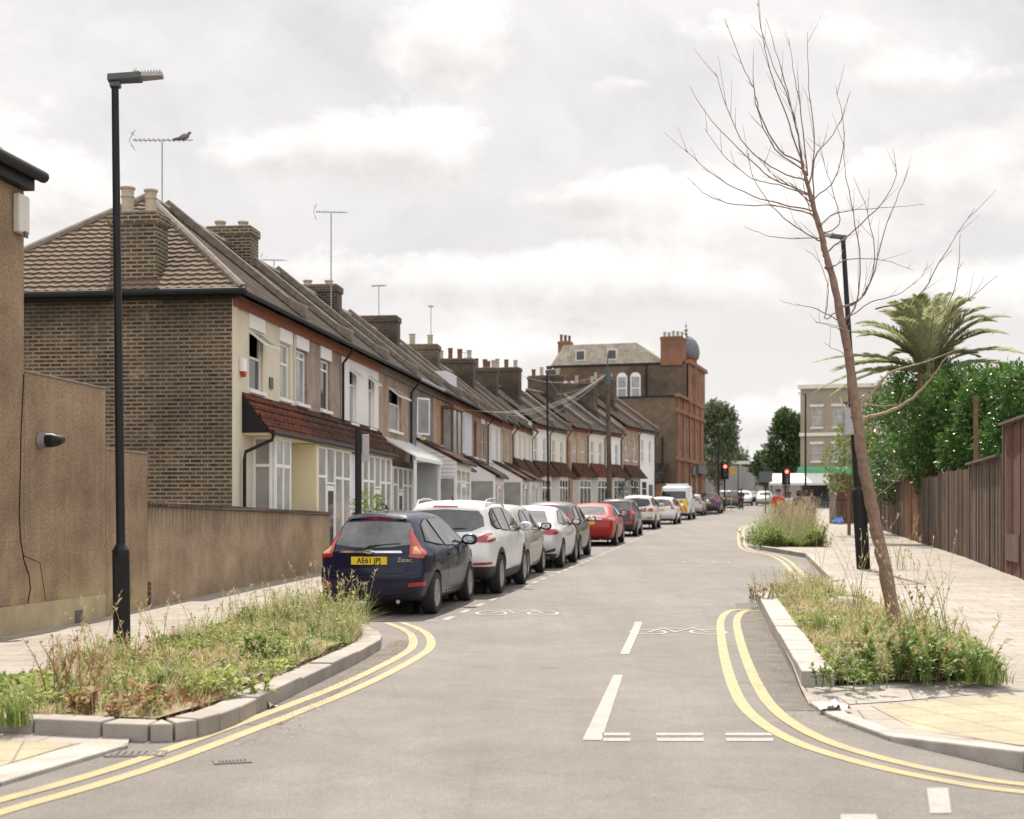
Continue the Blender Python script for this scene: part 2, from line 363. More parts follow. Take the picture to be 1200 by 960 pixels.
def resample(pts,step):
    out=[Vector((*pts[0],0))]; acc=0
    for a,b in zip(pts,pts[1:]):
        a=Vector((*a,0)); b=Vector((*b,0)); L=(b-a).length; n=max(1,int(L/step+.5))
        out += [a.lerp(b,(i+1)/n) for i in range(n)]
    return out
def chaikin(p,n=2,closed=False):
    for _ in range(n):
        q=[] if closed else [p[0]]
        for i in range(len(p) if closed else len(p)-1):
            a,b=p[i],p[(i+1)%len(p)]
            q += [tuple(x*.75+y*.25 for x,y in zip(a,b)),tuple(x*.25+y*.75 for x,y in zip(a,b))]
        if not closed: q.append(p[-1])
        p=q
    return p
def offs(pts,i,d):
    a=pts[max(0,i-1)]; b=pts[min(len(pts)-1,i+1)]; t=(b-a).normalized(); return pts[i]+Vector((-t.y,t.x,0))*d
def kerb(name,pts,w,h,m,side,block=.9,low=-.05,seg=None,gap=.012,jit=0.0):
    """a row of kerb stones along pts (outer edge); h may be a function of y"""
    pts=resample(pts,block); mb=MB(); hf = h if callable(h) else (lambda y:h)
    for i in range(len(pts)-1):
        a,b=pts[i],pts[i+1]; t=(b-a).normalized()
        ai,bi=offs(pts,i,side*w),offs(pts,i+1,side*w)
        j=R.uniform(-jit,jit); a2=a+t*gap/2; b2=b-t*gap/2; ai2=ai+t*gap/2; bi2=bi-t*gap/2
        vs=[(p.x,p.y,g(p.y)+low) for p in (a2,b2,bi2,ai2)]+[(p.x,p.y,g(p.y)+hf(p.y)+j) for p in (a2,b2,bi2,ai2)]
        mb.add(vs,[(0,3,2,1),(4,5,6,7),(0,1,5,4),(1,2,6,5),(2,3,7,6),(3,0,4,7)])
    o=mb.build(name,m,bevel=.012); o['kind']='structure'; return o
# left: flush kerb round the corner, then thick granite blocks round the planter, then a normal kerb
kerb('kerb',KL[1:6],.3,.028,M['granite_light'],1,.9)
PK=chaikin([(-4.6,9.75),(-3.43,9.42),(-2.45,9.16),(-2.12,9.2),(-1.95,9.75),(-1.87,10.7),(-1.42,15.1),(-1.5,16.3),(-1.85,17.5)],1)
kerb('planter_kerb',PK,.22,.12,M['granite'],1,.95,jit=.008,gap=.016)
kerb('kerb',[(-1.9,17.6),(-2.4,18.7),(-3.05,19.5)]+KL[14:],.16,.12,M['granite'],1,.9,gap=.006)
# right
kerb('kerb',KR[0:7],.15,lambda y:.035+.085*smooth(9.3,8.2,y),M['granite_light'],-1,.9)
kerb('planter_kerb',[(2.42,11.75),(3.1,16.6),(3.9,22.4)],.27,.17,M['granite_light'],-1,.92,gap=.02,jit=.008)
kerb('kerb',KR[9:],.16,.13,M['granite'],-1,.9,gap=.006)
kerb('kerb',[(2.58,11.45),(3.4,11.8),(4.35,12.15)],.25,.05,M['granite_light'],1,.85)
# planter beds (raised soil)
BEDL=[(-4.15,9.95),(-3.4,9.7),(-2.4,9.45),(-2.2,9.9),(-2.13,10.7),(-1.7,15.1),(-1.75,16.4),(-2.1,17.6),(-3.1,19.0),(-3.45,18.3),(-3.45,17),(-3.75,14.6),(-4.1,13.6),(-4.05,12),(-4.5,10.6)]
BEDR=[(2.68,11.75),(4.2,12.15),(4.8,14.5),(5.05,17.5),(5.3,21),(5.2,24.6),(4.5,23.8),(4.15,22.3),(3.4,16.8)]
BEDF=[(8.05,44.2),(9.6,44.4),(11.9,56),(12.3,62),(10.9,60),(9.3,52)]
def bump(x,y): return .105+.05*math.sin(x*2.3+y*.9)*math.sin(y*1.3-x)+.03*math.sin(y*4+x*3)
for p in (BEDL,BEDR,BEDF): sheet('planter_soil',p,lambda x,y:max(.105,bump(x,y)+.02),M['soil'],step=.5,xs=[k*.5 for k in range(-10,26)])
# tactile paving and its granite border
sheet('tactile_paving',[(-4.6,7.3),(-3.15,7.35),(-2.78,8.95),(-4.6,9.45)],lambda x,y:dzL(x,y)+.004,M['tactile'],step=1)
sheet('tactile_paving',[(2.75,9.6),(3.2,8.85),(5.6,9.3),(5.6,10.9),(4.6,11.6),(2.75,10.8)],lambda x,y:dzR(x,y)+.004,M['tactile'],step=1)
sheet('paving_border',[(2.6,10.85),(4.55,11.7),(4.45,12.1),(2.62,11.4)],lambda x,y:dzR(x,y)+.006,M['slab2'],step=1)
sheet('paving_border',[(3.3,8.75),(3.9,8.0),(6.2,8.5),(6.2,9.2),(5.6,9.25)],lambda x,y:dzR(x,y)+.005,M['slab2'],step=1)

# ---------- painted lines ----------
def stripe(name,pts,w,m,label=None,dz=.004,step=.35,chk=2):
    """a painted line along pts (ground coords)"""
    p=chaikin(pts,chk) if chk else pts
    p=resample(p,step); mb=MB(); L=[];
    for i in range(len(p)):
        a,b=offs(p,i,-w/2),offs(p,i,w/2); L.append((a,b))
    vs=[]
    for a,b in L: vs += [(a.x,a.y,g(a.y)+dz),(b.x,b.y,g(b.y)+dz)]
    mb.add(vs,[(2*i,2*i+1,2*i+3,2*i+2) for i in range(len(L)-1)])
    o=mb.build(name,m)
    if sum(q.normal.z for q in o.data.polygons)<0: o.data.flip_normals()
    o['kind']='structure'; return o
def pix(l): return [G(*q) for q in l]
Y=M['yellow_paint']
def dbl(pts,off,w=.10):
    p=chaikin(pts,3); r=resample(p,.25)
    stripe('yellow_line',p,w,Y,chk=0); stripe('yellow_line',[tuple(offs(r,i,off)[:2]) for i in range(len(r))],w,Y,chk=0,dz=.0046)
dbl([(-9,5.55)]+pix([(-60,974),(0,952),(110,922),(200,893),(330,843),(430,803),(492,770),(508,757),(500,740),(470,729.5)]),.205)
dbl(pix([(892,714),(843,715),(846,761),(860,812),(881,841),(926,869),(990,890),(1068,909),(1200,932)])+[(5.2,6.25),(8,5.3)],.215)
dbl(pix([(884,614),(866,618),(865,632),(868,646),(912,651),(942,688)]),.2)
def qmark(name,px,m,dz=.004):
    ps=[G(*q) for q in px]; return sheet(name,ps,dz,m,step=1)
WP=M['white_paint']
qmark('centre_line',[(744,729),(753,729),(737,767),(726.5,767)],WP)
qmark('centre_line',[(719,791.5),(730,791.5),(705,868),(682.5,868)],WP)
for a,b in ((706,738),(769,824),(850,905)):
    qmark('give_way_line',[(a,859.4),(b,859.4),(b,862.6),(a,862.6)],WP)
    qmark('give_way_line',[(a+1,865.6),(b+1,865.6),(b+1,869.2),(a+1,869.2)],WP)
qmark('centre_line',[(1086,924),(1111,924),(1115,954),(1090,954)],WP)
qmark('centre_line',[(985,955),(1027,955),(1034,990),(988,990)],WP)
qmark('centre_line',[(533,681),(541,681),(540,682.5),(532,682.5)],M['faint_paint'])
stripe('parking_bay_line',[(-1.0,19.35),(-2.95,19.2)],.08,WP,chk=0)
y=19.4; WR=[(-.93,19.4),(-.02,24.9),(1.45,33.7),(3.85,48.5),(5.4,58),(7.2,67.7),(9.4,77.6)]
def WRx(y):
    for (a,ya),(b,yb) in zip(WR,WR[1:]):
        if y<=yb: return a+(b-a)*(y-ya)/(yb-ya)
    return b
while y<70:
    stripe('parking_bay_line',[(WRx(y),y),(WRx(y+.55),y+.55)],.10,WP,chk=0); y+=1.15
def bike_mark(cx,cy,s,a,m):
    """painted bicycle symbol"""
    mb=MB(); ca,sa=math.cos(a),math.sin(a)
    def T(u,v): x,y_=cx+s*(u*ca-v*sa),cy+s*(u*sa+v*ca); return (x,y_,g(y_)+.005)
    def seg(p,q,w=.045):
        dx,dy=q[0]-p[0],q[1]-p[1]; L=math.hypot(dx,dy); nx,ny=-dy/L*w/2,dx/L*w/2
        mb.quad(T(p[0]+nx,p[1]+ny),T(p[0]-nx,p[1]-ny),T(q[0]-nx,q[1]-ny),T(q[0]+nx,q[1]+ny))
    for wx in (-.52,.52):
        for k in range(20):
            t0,t1=2*PI*k/20,2*PI*(k+1)/20
            r0,r1=.33,.27
            mb.quad(T(wx+r1*math.cos(t0),r1*1.7*math.sin(t0)),T(wx+r0*math.cos(t0),r0*1.6*math.sin(t0)),T(wx+r0*math.cos(t1),r0*1.6*math.sin(t1)),T(wx+r1*math.cos(t1),r1*1.7*math.sin(t1)))
    B=(-.05,0);S=(-.2,.75);H=(.33,.8);Rr=(-.52,0);Fr=(.52,0)
    for p,q in ((Rr,B),(B,S),(S,Rr),(B,H),((-.18,.6),(.34,.62)),(H,Fr),((.2,.98),(.42,.8)),((-.36,.82),(-.05,.82))): seg(p,q)
    o=mb.build('cycle_symbol',m); o['kind']='structure'
    if sum(q.normal.z for q in o.data.polygons)<0: o.data.flip_normals()
q=G(795,741); bike_mark(q[0],q[1],.72,-.02,M['faint_paint'])
q=G(606,719); bike_mark(q[0],q[1],.72,-.02,M['faint_paint'])
q=G(828,659); bike_mark(q[0],q[1],.72,-.02,M['faint_paint'])
# long repair patches in the tarmac
M['asphalt_dark']=mat('older_tarmac',(.125,.112,.098),.9,.25,3,bump=.6,bscale=90)
M['asphalt_pale']=mat('pale_tarmac',(.205,.187,.162),.9,.15,4,bump=.6,bscale=90)
sheet('tarmac_strip',[(2.02,10.6),(2.3,10.6),(2.42,11.7),(3.1,16.6),(3.9,22.4),(3.55,22.4),(2.75,16.6),(2.08,11.9)],.0025,M['asphalt_dark'],step=2)
sheet('tarmac_strip',[(-1.87,9.9),(-1.62,9.9),(-1.55,10.7),(-1.12,15.1),(-1.2,16.7),(-1.42,16.4),(-1.42,15.1),(-1.87,10.7)],.0025,M['asphalt_dark'],step=2)
# rectangular drain cover and a small round one in the gutter
def cover(px,py,w,d,a,label):
    x,y_=G(px,py); t=thing('drain_cover',label,'drain cover',(x,y_,g(y_)),a)
    f=MB(); f.box(-w/2,w/2,-d/2,-d/2+.03,0,.007); f.box(-w/2,w/2,d/2-.03,d/2,0,.007); f.box(-w/2,-w/2+.03,-d/2,d/2,0,.0069); f.box(w/2-.03,w/2,-d/2,d/2,0,.0069)
    f.build('frame',M['iron'],t); c=MB(); n=7
    for i in range(n):
        c.box(-w/2+.035+i*(w-.07)/n,-w/2+.035+(i+.72)*(w-.07)/n,-d/2+.035,d/2-.035,0,.009)
    c.build('grating',M['iron'],t)
cover(160,884,.36,.20,.1,'rectangular iron drain cover in the gutter by the yellow tactile paving')
cover(272,893,.22,.14,.3,'small dark iron cover on the yellow lines near the left planter')
# ======================= HOUSES =======================
DIRX=.1285; ROT=math.atan2(1,DIRX)
def local(ox,oy,rot):
    c,s=math.cos(rot),math.sin(rot)
    return lambda x,y:(ox+c*x-s*y, oy+s*x+c*y)
def holed_wall(mb,W,H,holes,rev=.11,x0=0,z0=-.3,y=0):
    """front wall in the plane y with rectangular holes (x0,x1,z0,z1) and their reveals"""
    xs=sorted({x0,W,*[h[0] for h in holes],*[h[1] for h in holes]}); zs=sorted({z0,H,*[h[2] for h in holes],*[h[3] for h in holes]})
    for a,b in zip(xs,xs[1:]):
        for c,d in zip(zs,zs[1:]):
            mx,mz=(a+b)/2,(c+d)/2
            if any(h[0]<mx<h[1] and h[2]<mz<h[3] for h in holes): continue
            mb.quad((a,y,c),(b,y,c),(b,y,d),(a,y,d))
    for h in holes:
        a,b,c,d=h; r=y+rev
        mb.quad((a,y,c),(a,r,c),(a,r,d),(a,y,d)); mb.quad((b,y,c),(b,y,d),(b,r,d),(b,r,c))
        mb.quad((a,y,d),(a,r,d),(b,r,d),(b,y,d)); mb.quad((a,y,c),(b,y,c),(b,r,c),(a,r,c))
def window(par,x0,x1,z0,z1,y,fm='upvc',gm='net',split=None,mull=(),open_=None,bar=.05,name='window',side=None):
    """frame is the part, each pane a sub-part; side='x' puts it in a plane x=const facing -x"""
    def bx(mb,a,b,c,d,y0,y1):
        if side is None: mb.box(a,b,y0,y1,c,d)
        else: mb.box(side+(y0-y),side+(y1-y),a,b,c,d)
    f=MB(); t=.05
    bx(f,x0,x0+bar,z0,z1,y,y+t); bx(f,x1-bar,x1,z0,z1,y,y+t); bx(f,x0+bar,x1-bar,z1-bar,z1,y,y+t); bx(f,x0+bar,x1-bar,z0,z0+bar,y,y+t)
    cols=[x0+bar]+[v for m_ in mull for v in (m_-bar/2,m_+bar/2)]+[x1-bar]
    for m_ in mull: bx(f,m_-bar/2,m_+bar/2,z0+bar,z1-bar,y,y+t)
    rows=[z0+bar,z1-bar] if split is None else [z0+bar,split-bar/2,split+bar/2,z1-bar]
    if split is not None:
        for k in range(0,len(cols),2): bx(f,cols[k],cols[k+1],split-bar/2,split+bar/2,y,y+t)
    fo=f.build(name,M[fm],par,bevel=.006)
    for k in range(0,len(cols),2):
        for r in range(0,len(rows),2):
            if open_=='top' and r==2:
                q=MB(); bx(q,cols[k],cols[k+1],rows[r],rows[r+1],y+.20,y+.21); q.build('vent_backing',M['net'],fo); continue  # pale panel added inside the open vent so the hollow isn't black
            p=MB(); bx(p,cols[k],cols[k+1],rows[r],rows[r+1],y+.022,y+.03); p.build('pane',M[gm],fo)
    if open_=='top':
        # top-hung vent swung out
        h=z1-split; L=h-.02; a=math.radians(52)
        o=MB(); zt=z1-.03
        def T(u,v,w): return (x0+u, y-.01-math.sin(a)*v-math.cos(a)*w, zt-math.cos(a)*v+math.sin(a)*w)
        Wd=x1-x0
        def slab(mb,u0,u1,v0,v1,w0,w1):
            vs=[T(u,v,w) for w in (w0,w1) for u,v in ((u0,v0),(u1,v0),(u1,v1),(u0,v1))]
            mb.add(vs,[(0,3,2,1),(4,5,6,7),(0,1,5,4),(1,2,6,5),(2,3,7,6),(3,0,4,7)])
        slab(o,0,.05,0,L,0,.04); slab(o,Wd-.05,Wd,0,L,0,.04); slab(o,.05,Wd-.05,0,.05,0,.04); slab(o,.05,Wd-.05,L-.05,L,0,.04)
        ob=o.build('open_vent',M[fm],fo); g_=MB(); slab(g_,.05,Wd-.05,.05,L-.05,.012,.026); g_.build('pane',M[gm],fo)
    return fo
def sill(par,x0,x1,z,m='upvc',out=.07,y=0):
    mb=MB(); mb.box(x0-.05,x1+.05,y-out,y+.1,z-.07,z); mb.build('sill',M[m],par,bevel=.006)
def lintel(par,x0,x1,z0,z1,m='upvc'):
    mb=MB(); mb.box(x0-.06,x1+.06,-.03,.02,z0,z1); mb.build('lintel',M[m],par)
def slope_slab(mb,x0,x1,ya,za,yb,zb,t=.09):
    mb.prism([(ya,za),(yb,zb),(yb,zb-t),(ya,za-t)],'x',x0,x1)
def chimney(par,x0,x1,y0,y1,z0,z1,pots,m='brick',potm='pot_pale',cap=True,poth=.45,side=False):
    mb=MB(); mb.box(x0,x1,y0,y1,z0,z1-.24); c=mb.build('chimney',M[m],par)
    k=MB(); k.box(x0-.04,x1+.04,y0-.04,y1+.04,z1-.24,z1-.06); k.build('corbel',M[m],c)
    k=MB(); k.box(x0+.02,x1-.02,y0+.02,y1-.02,z1-.06,z1); k.build('flaunching',M['mortar'],c,bevel=.02)
    n=pots
    for i in range(n):
        yy=y0+(y1-y0)*(i+.5)/n; r=.115+.01*(i%2); h=poth*(1+.12*((i*7)%3-1)); q=MB()
        q.lathe([(r*.98,0),(r,.05),(r*.92,.06),(r*.9,h*.6),(r*1.03,h*.62),(r*1.03,h*.67),(r*.92,h*.7),(r*.95,h-.04),(r*1.14,h-.035),(r*1.14,h),(r*.8,h),(r*.8,h-.1)],14,Matrix.Translation(((x0+x1)/2,yy,z1-.005)))
        q.build('chimney_pot',M[potm if not isinstance(potm,(list,tuple)) else potm[i%len(potm)]],c,smooth=True)
def downpipe(par,x,z0,z1,y=-.06,m='blackmetal',r=.035):
    mb=MB(); mb.tube([(x,-.3,z1+.05),(x,-.3,z1-.05),(x,y,z1-.35),(x,y,z0)],r,8); mb.build('downpipe',M[m],par,smooth=True)
def parapet(par,x,D,eave,ridge,m='mortar',w=.2,ov=.3,h=.2):
    mb=MB(); hy=D/2; k=(ridge-eave)/(hy+ov)
    mb.prism([(-ov+.02,eave+.02),(hy,ridge+.02),(hy,ridge+h+.05),(-ov+.42,eave+k*.42+h),(-ov+.02,eave+.33)],'x',x-w/2,x+w/2)
    mb.build('party_wall_coping',M[m],par,bevel=.02)
    mb=MB(); mb.prism([(D+ov-.1,eave),(hy+.001,ridge+.02),(hy+.001,ridge+h+.05),(D+ov-.1,eave+h)],'x',x-w/2,x+w/2); mb.build('rear_coping',M[m],par)

def porch_leanto(par,x0,x1,p,zt,zo,tile,cheek,front='glazed',col='upvc',z0=0,gut=True,thick=.07):
    """projecting porch: lean-to roof, side cheeks and a glazed front"""
    mb=MB(); slope_slab(mb,x0-.08,x1+.08,-.003,zt,-p-.12,zo,thick); rf=mb.build('porch_roof',M[tile],par)
    for sx in (x0,x1):
        a=MB(); a.prism([(-.003,1.0+z0),(-.003,zt-thick-.01),(-p,zo-thick+.02),(-p,1.0+z0)] if front!='solid' else [(-.003,-.2),(-.003,zt-thick-.01),(-p,zo-thick+.02),(-p,-.2)],'x',sx-.04,sx+.04)
        if front!='clad': a.build('porch_side',M[cheek],par)
        else:
            b=MB(); zc=2.15+z0; b.prism([(-.003,zc),(-.003,zt-thick-.01),(-p,zo-thick+.02),(-p,zc)],'x',sx-.04,sx+.04); b.build('porch_side',M[cheek],par)
            w=MB(); w.box(sx-.03,sx+.03,-p+.08,-.01,1.0,zc-.003); w.build('side_glazing',M['net'],par)
            c=MB(); c.box(sx-.045,sx+.045,-p+.001,-p+.08,-.2,zc-.002); c.box(sx-.04,sx+.04,-p+.08,-.004,-.2,1.0-.002); c.build('side_frame',M[col],par)
    n=max(2,int((x1-x0)/.7)); w=(x1-x0-.1)/n
    b=MB(); b.box(x0+.045,x1-.045,-p,-p+.06,zo-thick-.2,zo-thick+.0); b.build('fascia',M[col],par)
    k=n//2
    for i in range(n):
        a=x0+.05+i*w
        if i==k:
            d=MB(); d.box(a+.004,a+w-.004,-p+.005,-p+.05,0,2.05); do=d.build('door',M[col],par,bevel=.01)
            gmb=MB(); gmb.box(a+.13,a+w-.13,-p-.001,-p+.004,.5,1.9); gmb.build('door_glass',M['net'],do)
            h=MB(); h.box(a+.06,a+.085,-p-.05,-p+.004,1.0,1.14); h.build('handle',M['greymetal'],do)
            window(par,a,a+w,2.06,zo-thick-.2,-p+.005,col if col in M else 'upvc','net')
        else:
            wl=MB(); wl.box(a,a+w-.003,-p+.01,-p+.05,-.2,.55); wl.build('porch_panel',M[col],par)
            window(par,a,a+w-.002,.56,zo-thick-.2,-p+.005,'upvc','net',split=2.06)
    if gut:
        t=MB(); t.tube([(x0-.1,-p-.15,zo-.08),(x1+.1,-p-.15,zo-.09)],.05,8); t.build('porch_gutter',M['blackmetal'],par,smooth=True)

def terrace_house(idx,ox,oy,zb,rot,W,eave,D,wallm,label,group,wins,roofm='tile_dark',fascia='redfascia',ground='bay',hood='tile_brown',pipe=None,chim=None,hip=False,lastside=False,potm='pot_pale',pitch=.79,coping='mortar',first=False,gutm='blackmetal'):
    t=thing('terraced_house',label,'house',(ox,oy,zb),rot,group)
    H=eave; ridge=eave+(D/2+.3)*pitch
    mb=MB(); holes=[(w['x0'],w['x1'],w['z0'],w['z1']) for w in wins]
    gh=[]
    if ground in('bay','hood'): gh=[(W*.62,W*.62+.85,0,2.3)]
    holed_wall(mb,W,H,holes+gh)
    mb.quad((W,D,-.3),(0,D,-.3),(0,D,H),(W,D,H))
    mb.quad((W,0,-.3),(W,D,-.3),(W,D,H),(W,0,H)) 
    if not hip: mb.add([(0,.001,-.3),(0,D,-.3),(0,D,H),(0,D/2,ridge-.12),(0,.001,H)],[(0,1,2,3,4)])
    if lastside: mb.add([(W,D,H),(W,D/2,ridge-.12),(W,0,H)],[(0,1,2)])
    mb.build('wall',M[wallm],t)
    if hip:
        s=MB(); s.box(-.11,-.002,-.02,D,-.3,H-.005); s.build('side_wall',M['brick_side'],t)
        # quoin strip of the render at the corner
        q=MB(); q.box(-.112,.16,-.035,-.021,-.3,H-.01); q.build('corner_strip',M[wallm],t)
    # roof
    ov=.3; hy=D/2; za=eave; k=(ridge-za)/(hy+ov)
    if hip:
        hx=2.75
        r=MB(); e=-.38
        A=(e,-ov,za);B=(W,-ov,za);C=(W,D+ov,za);Dd=(e,D+ov,za);E=(hx,hy,ridge);Fp=(W,hy,ridge)
        r.add([A,B,C,Dd,E,Fp],[(0,1,5,4),(2,3,4,5),(3,0,4)]); r.add([(p[0],p[1],p[2]-.06) for p in (A,B,C,Dd,E,Fp)],[(4,5,1,0),(5,4,3,2),(4,0,3)])
        r.quad(A,B,(B[0],B[1],za-.06),(A[0],A[1],za-.06)); r.quad(A,Dd,(Dd[0],Dd[1],za-.06),(A[0],A[1],za-.06))
        r.cur=0; ro=r.build('roof',M['tile_front'],t)
        s2=MB(); s2.add([(A[0]-.004,A[1],A[2]+.004),(Dd[0]-.004,Dd[1],Dd[2]+.004),(E[0]-.004,E[1],E[2]+.006)],[(0,1,2)])
        # pantile relief: courses of barrel ridges on the hip slope
        n=22
        for i in range(n):
            f0,f1=i/n,(i+1)/n
            def at(f,yy): return Vector((A[0]+(E[0]-A[0])*f,yy,za+(ridge-za)*f))
            ya=-ov+(hy+ov)*f0; yb=D+ov-(D/2+ov)*f0; nn=max(1,int((yb-ya)/.07)); nrm=Vector((-(ridge-za),0,E[0]-A[0])).normalized()
            vs=[]; 
            for j in range(nn+1):
                yy=ya+(yb-ya)*j/nn; w_=.013*(1+math.sin(yy*2*PI/.21)) 
                lo=at(f0,yy)+nrm*(.045+w_); hi=at(min(1,f1+.004),min(max(yy,-ov+(hy+ov)*f1),D+ov-(D/2+ov)*f1))+nrm*(.008+w_)
                vs += [lo-nrm*.04,lo,hi]
            s2.add(vs,[(3*j,3*j+3,3*j+4,3*j+1) for j in range(nn)]+[(3*j+1,3*j+4,3*j+5,3*j+2) for j in range(nn)])
        s2.build('side_roof_tiles',M['tile_pan'],t,smooth=False,fix=False)
        hp=MB(); 
        for q,z_ in (((e,-ov,za),0),((e,D+ov,za),0)): hp.tube([Vector(q)+Vector((0,0,.02)),Vector(E)+Vector((0,0,.05))],.085,8)
        hp.tube([(hx,hy,ridge+.04),(W,hy,ridge+.04)],.085,8); hp.build('ridge_tiles',M['mortar'],t,smooth=True)
        gs=MB(); gs.tube([(e-.06,-ov-.08,za-.03),(e-.06,D+ov,za-.03)],.06,8); gs.build('side_gutter',M['blackmetal'],t,smooth=True)
        fs=MB(); fs.box(-.30,-.112,-.25,D+.2,za-.13,za-.062); fs.build('side_soffit',M['blackmetal'],t)
    else:
        r=MB(); slope_slab(r,0,W,-ov,za,hy,ridge); slope_slab(r,0,W,D+ov,za,hy+.002,ridge); r.build('roof',M[roofm],t)
        hp=MB(); hp.tube([(0,hy,ridge+.02),(W,hy,ridge+.02)],.09,8); hp.build('ridge_tiles',M[coping],t,smooth=True)
    f=MB(); f.box(0 if not hip else -.12,W,-.075,-.002 if not hip else -.036,za-.25,za-.05); f.build('fascia',M[fascia],t)
    gt=MB(); gt.tube([(-.0 if not hip else -.4,-ov-.05,za-.05),(W,-ov-.05,za-.05)],.05,8); gt.build('gutter',M[gutm],t,smooth=True)
    if pipe is not None: downpipe(t,pipe,0,za-.1)
    if coping: parapet(t,W,D,za,ridge,coping)
    if chim: chimney(t,*chim)
    for w in wins:
        window(t,w['x0'],w['x1'],w['z0'],w['z1'],.06,w.get('f','upvc'),w.get('g','net'),w.get('split'),w.get('mull',()),w.get('open'))
        sill(t,w['x0'],w['x1'],w['z0'],w.get('s','upvc'))
        if w.get('lin'): lintel(t,w['x0'],w['x1'],w['z1']+.02,w['z1']+.3)
    if ground=='hood':      # square bay under a steep tiled hood, and a front door
        bx0,bx1,p=.35,2.1,.5
        b=MB(); b.box(bx0,bx1,-p,-.002,-.2,.8); b.box(bx0,bx1,-p,-.002,2.35,2.55); b.build('bay_wall',M[wallm],t)
        window(t,bx0,bx1,.81,2.34,-p+.03,'upvc','darkglass',split=1.9,mull=((bx0*2+bx1)/3,(bx0+bx1*2)/3),name='bay_window')
        
        for q0 in (bx0,bx1-.06): c=MB(); c.box(q0,q0+.06,-p+.085,-.003,.81,2.34); c.build('bay_side',M['upvc'],t)
        h=MB(); h.add([(bx0-.2,-p-.18,2.5),(W-.15,-p-.18,2.5),(W-.25,-.003,3.35),(bx0-.1,-.003,3.35),(bx0-.2,-.003,2.5),(W-.15,-.003,2.5)],[(0,1,2,3),(0,3,4),(1,5,2),(0,4,5,1)])
        h.build('porch_hood',M[hood],t)
        d=MB(); d.box(W*.62+.04,W*.62+.81,.06,.1,0,2.0); do=d.build('door',M['darkgrey' if idx%2 else 'brownwood'],t)
        k=MB(); k.box(W*.62+.7,W*.62+.73,.02,.059,1.0,1.12); k.build('handle',M['greymetal'],do)
        window(t,W*.62+.02,W*.62+.83,2.02,2.29,.06)
    return t,ridge
# ======================= THE TERRACES =======================
def tile_uv(name,c1,c2,bh,bw,moss,axis='x'):
    return tilemat(name,c1,c2,bh=bh,bw=bw,moss=moss)
M['tile_front']=tilemat('brown_front_slope_tiles',(.06,.043,.031),(.04,.03,.024),bh=.13,moss=(.095,.07,.048))
M['tile_pan']=mat('buff_pantiles',(.19,.14,.10),.95,.2,5,bump=.5,bscale=40,col2=(.12,.088,.063))
for k,c,c2 in (('cream',(.70,.64,.50),(.60,.545,.42)),('cream_white_wall',(.75,.71,.62),(.65,.61,.53)),('white_wall',(.80,.775,.755),(.72,.70,.68)),('blue_white',(.70,.71,.76),(.6,.61,.66))):
    M[k]=mat(k+'_render',c,.9,.1,1.2,bump=.25,bscale=50,col2=c2)
for k,c,c2 in (('pinkish',(.41,.33,.275),(.30,.235,.19)),('tan',(.44,.33,.25),(.34,.25,.185)),('grey',(.25,.245,.245),(.19,.187,.19)),('orange',(.50,.35,.24),(.41,.28,.19)),('brownish',(.40,.30,.23),(.31,.23,.17)),('sand',(.53,.43,.30),(.43,.34,.23))):
    M[k]=pebbledash(k+'_pebbledash_wall',c,c2)
M['weatherboard']=mat('white_weatherboard',(.74,.72,.72),.6,.06,2)
M['polycarb']=mat('milky_polycarbonate',(.52,.54,.55),.3,.1,3)
M['creamwing']=mat('cream_wing_wall',(.72,.64,.43),.85,.06,1)
EA=5.56
c0=(-5.13,25.9)
def fp(s): return (c0[0]+DIRX*s*.9918*1.0, c0[1]+s*.9918)
GT='terraced houses on the left of the street'
WL=4.03
def W_(x0,x1,z0,z1,**k): return dict(x0=x0,x1=x1,z0=z0,z1=z1,**k)
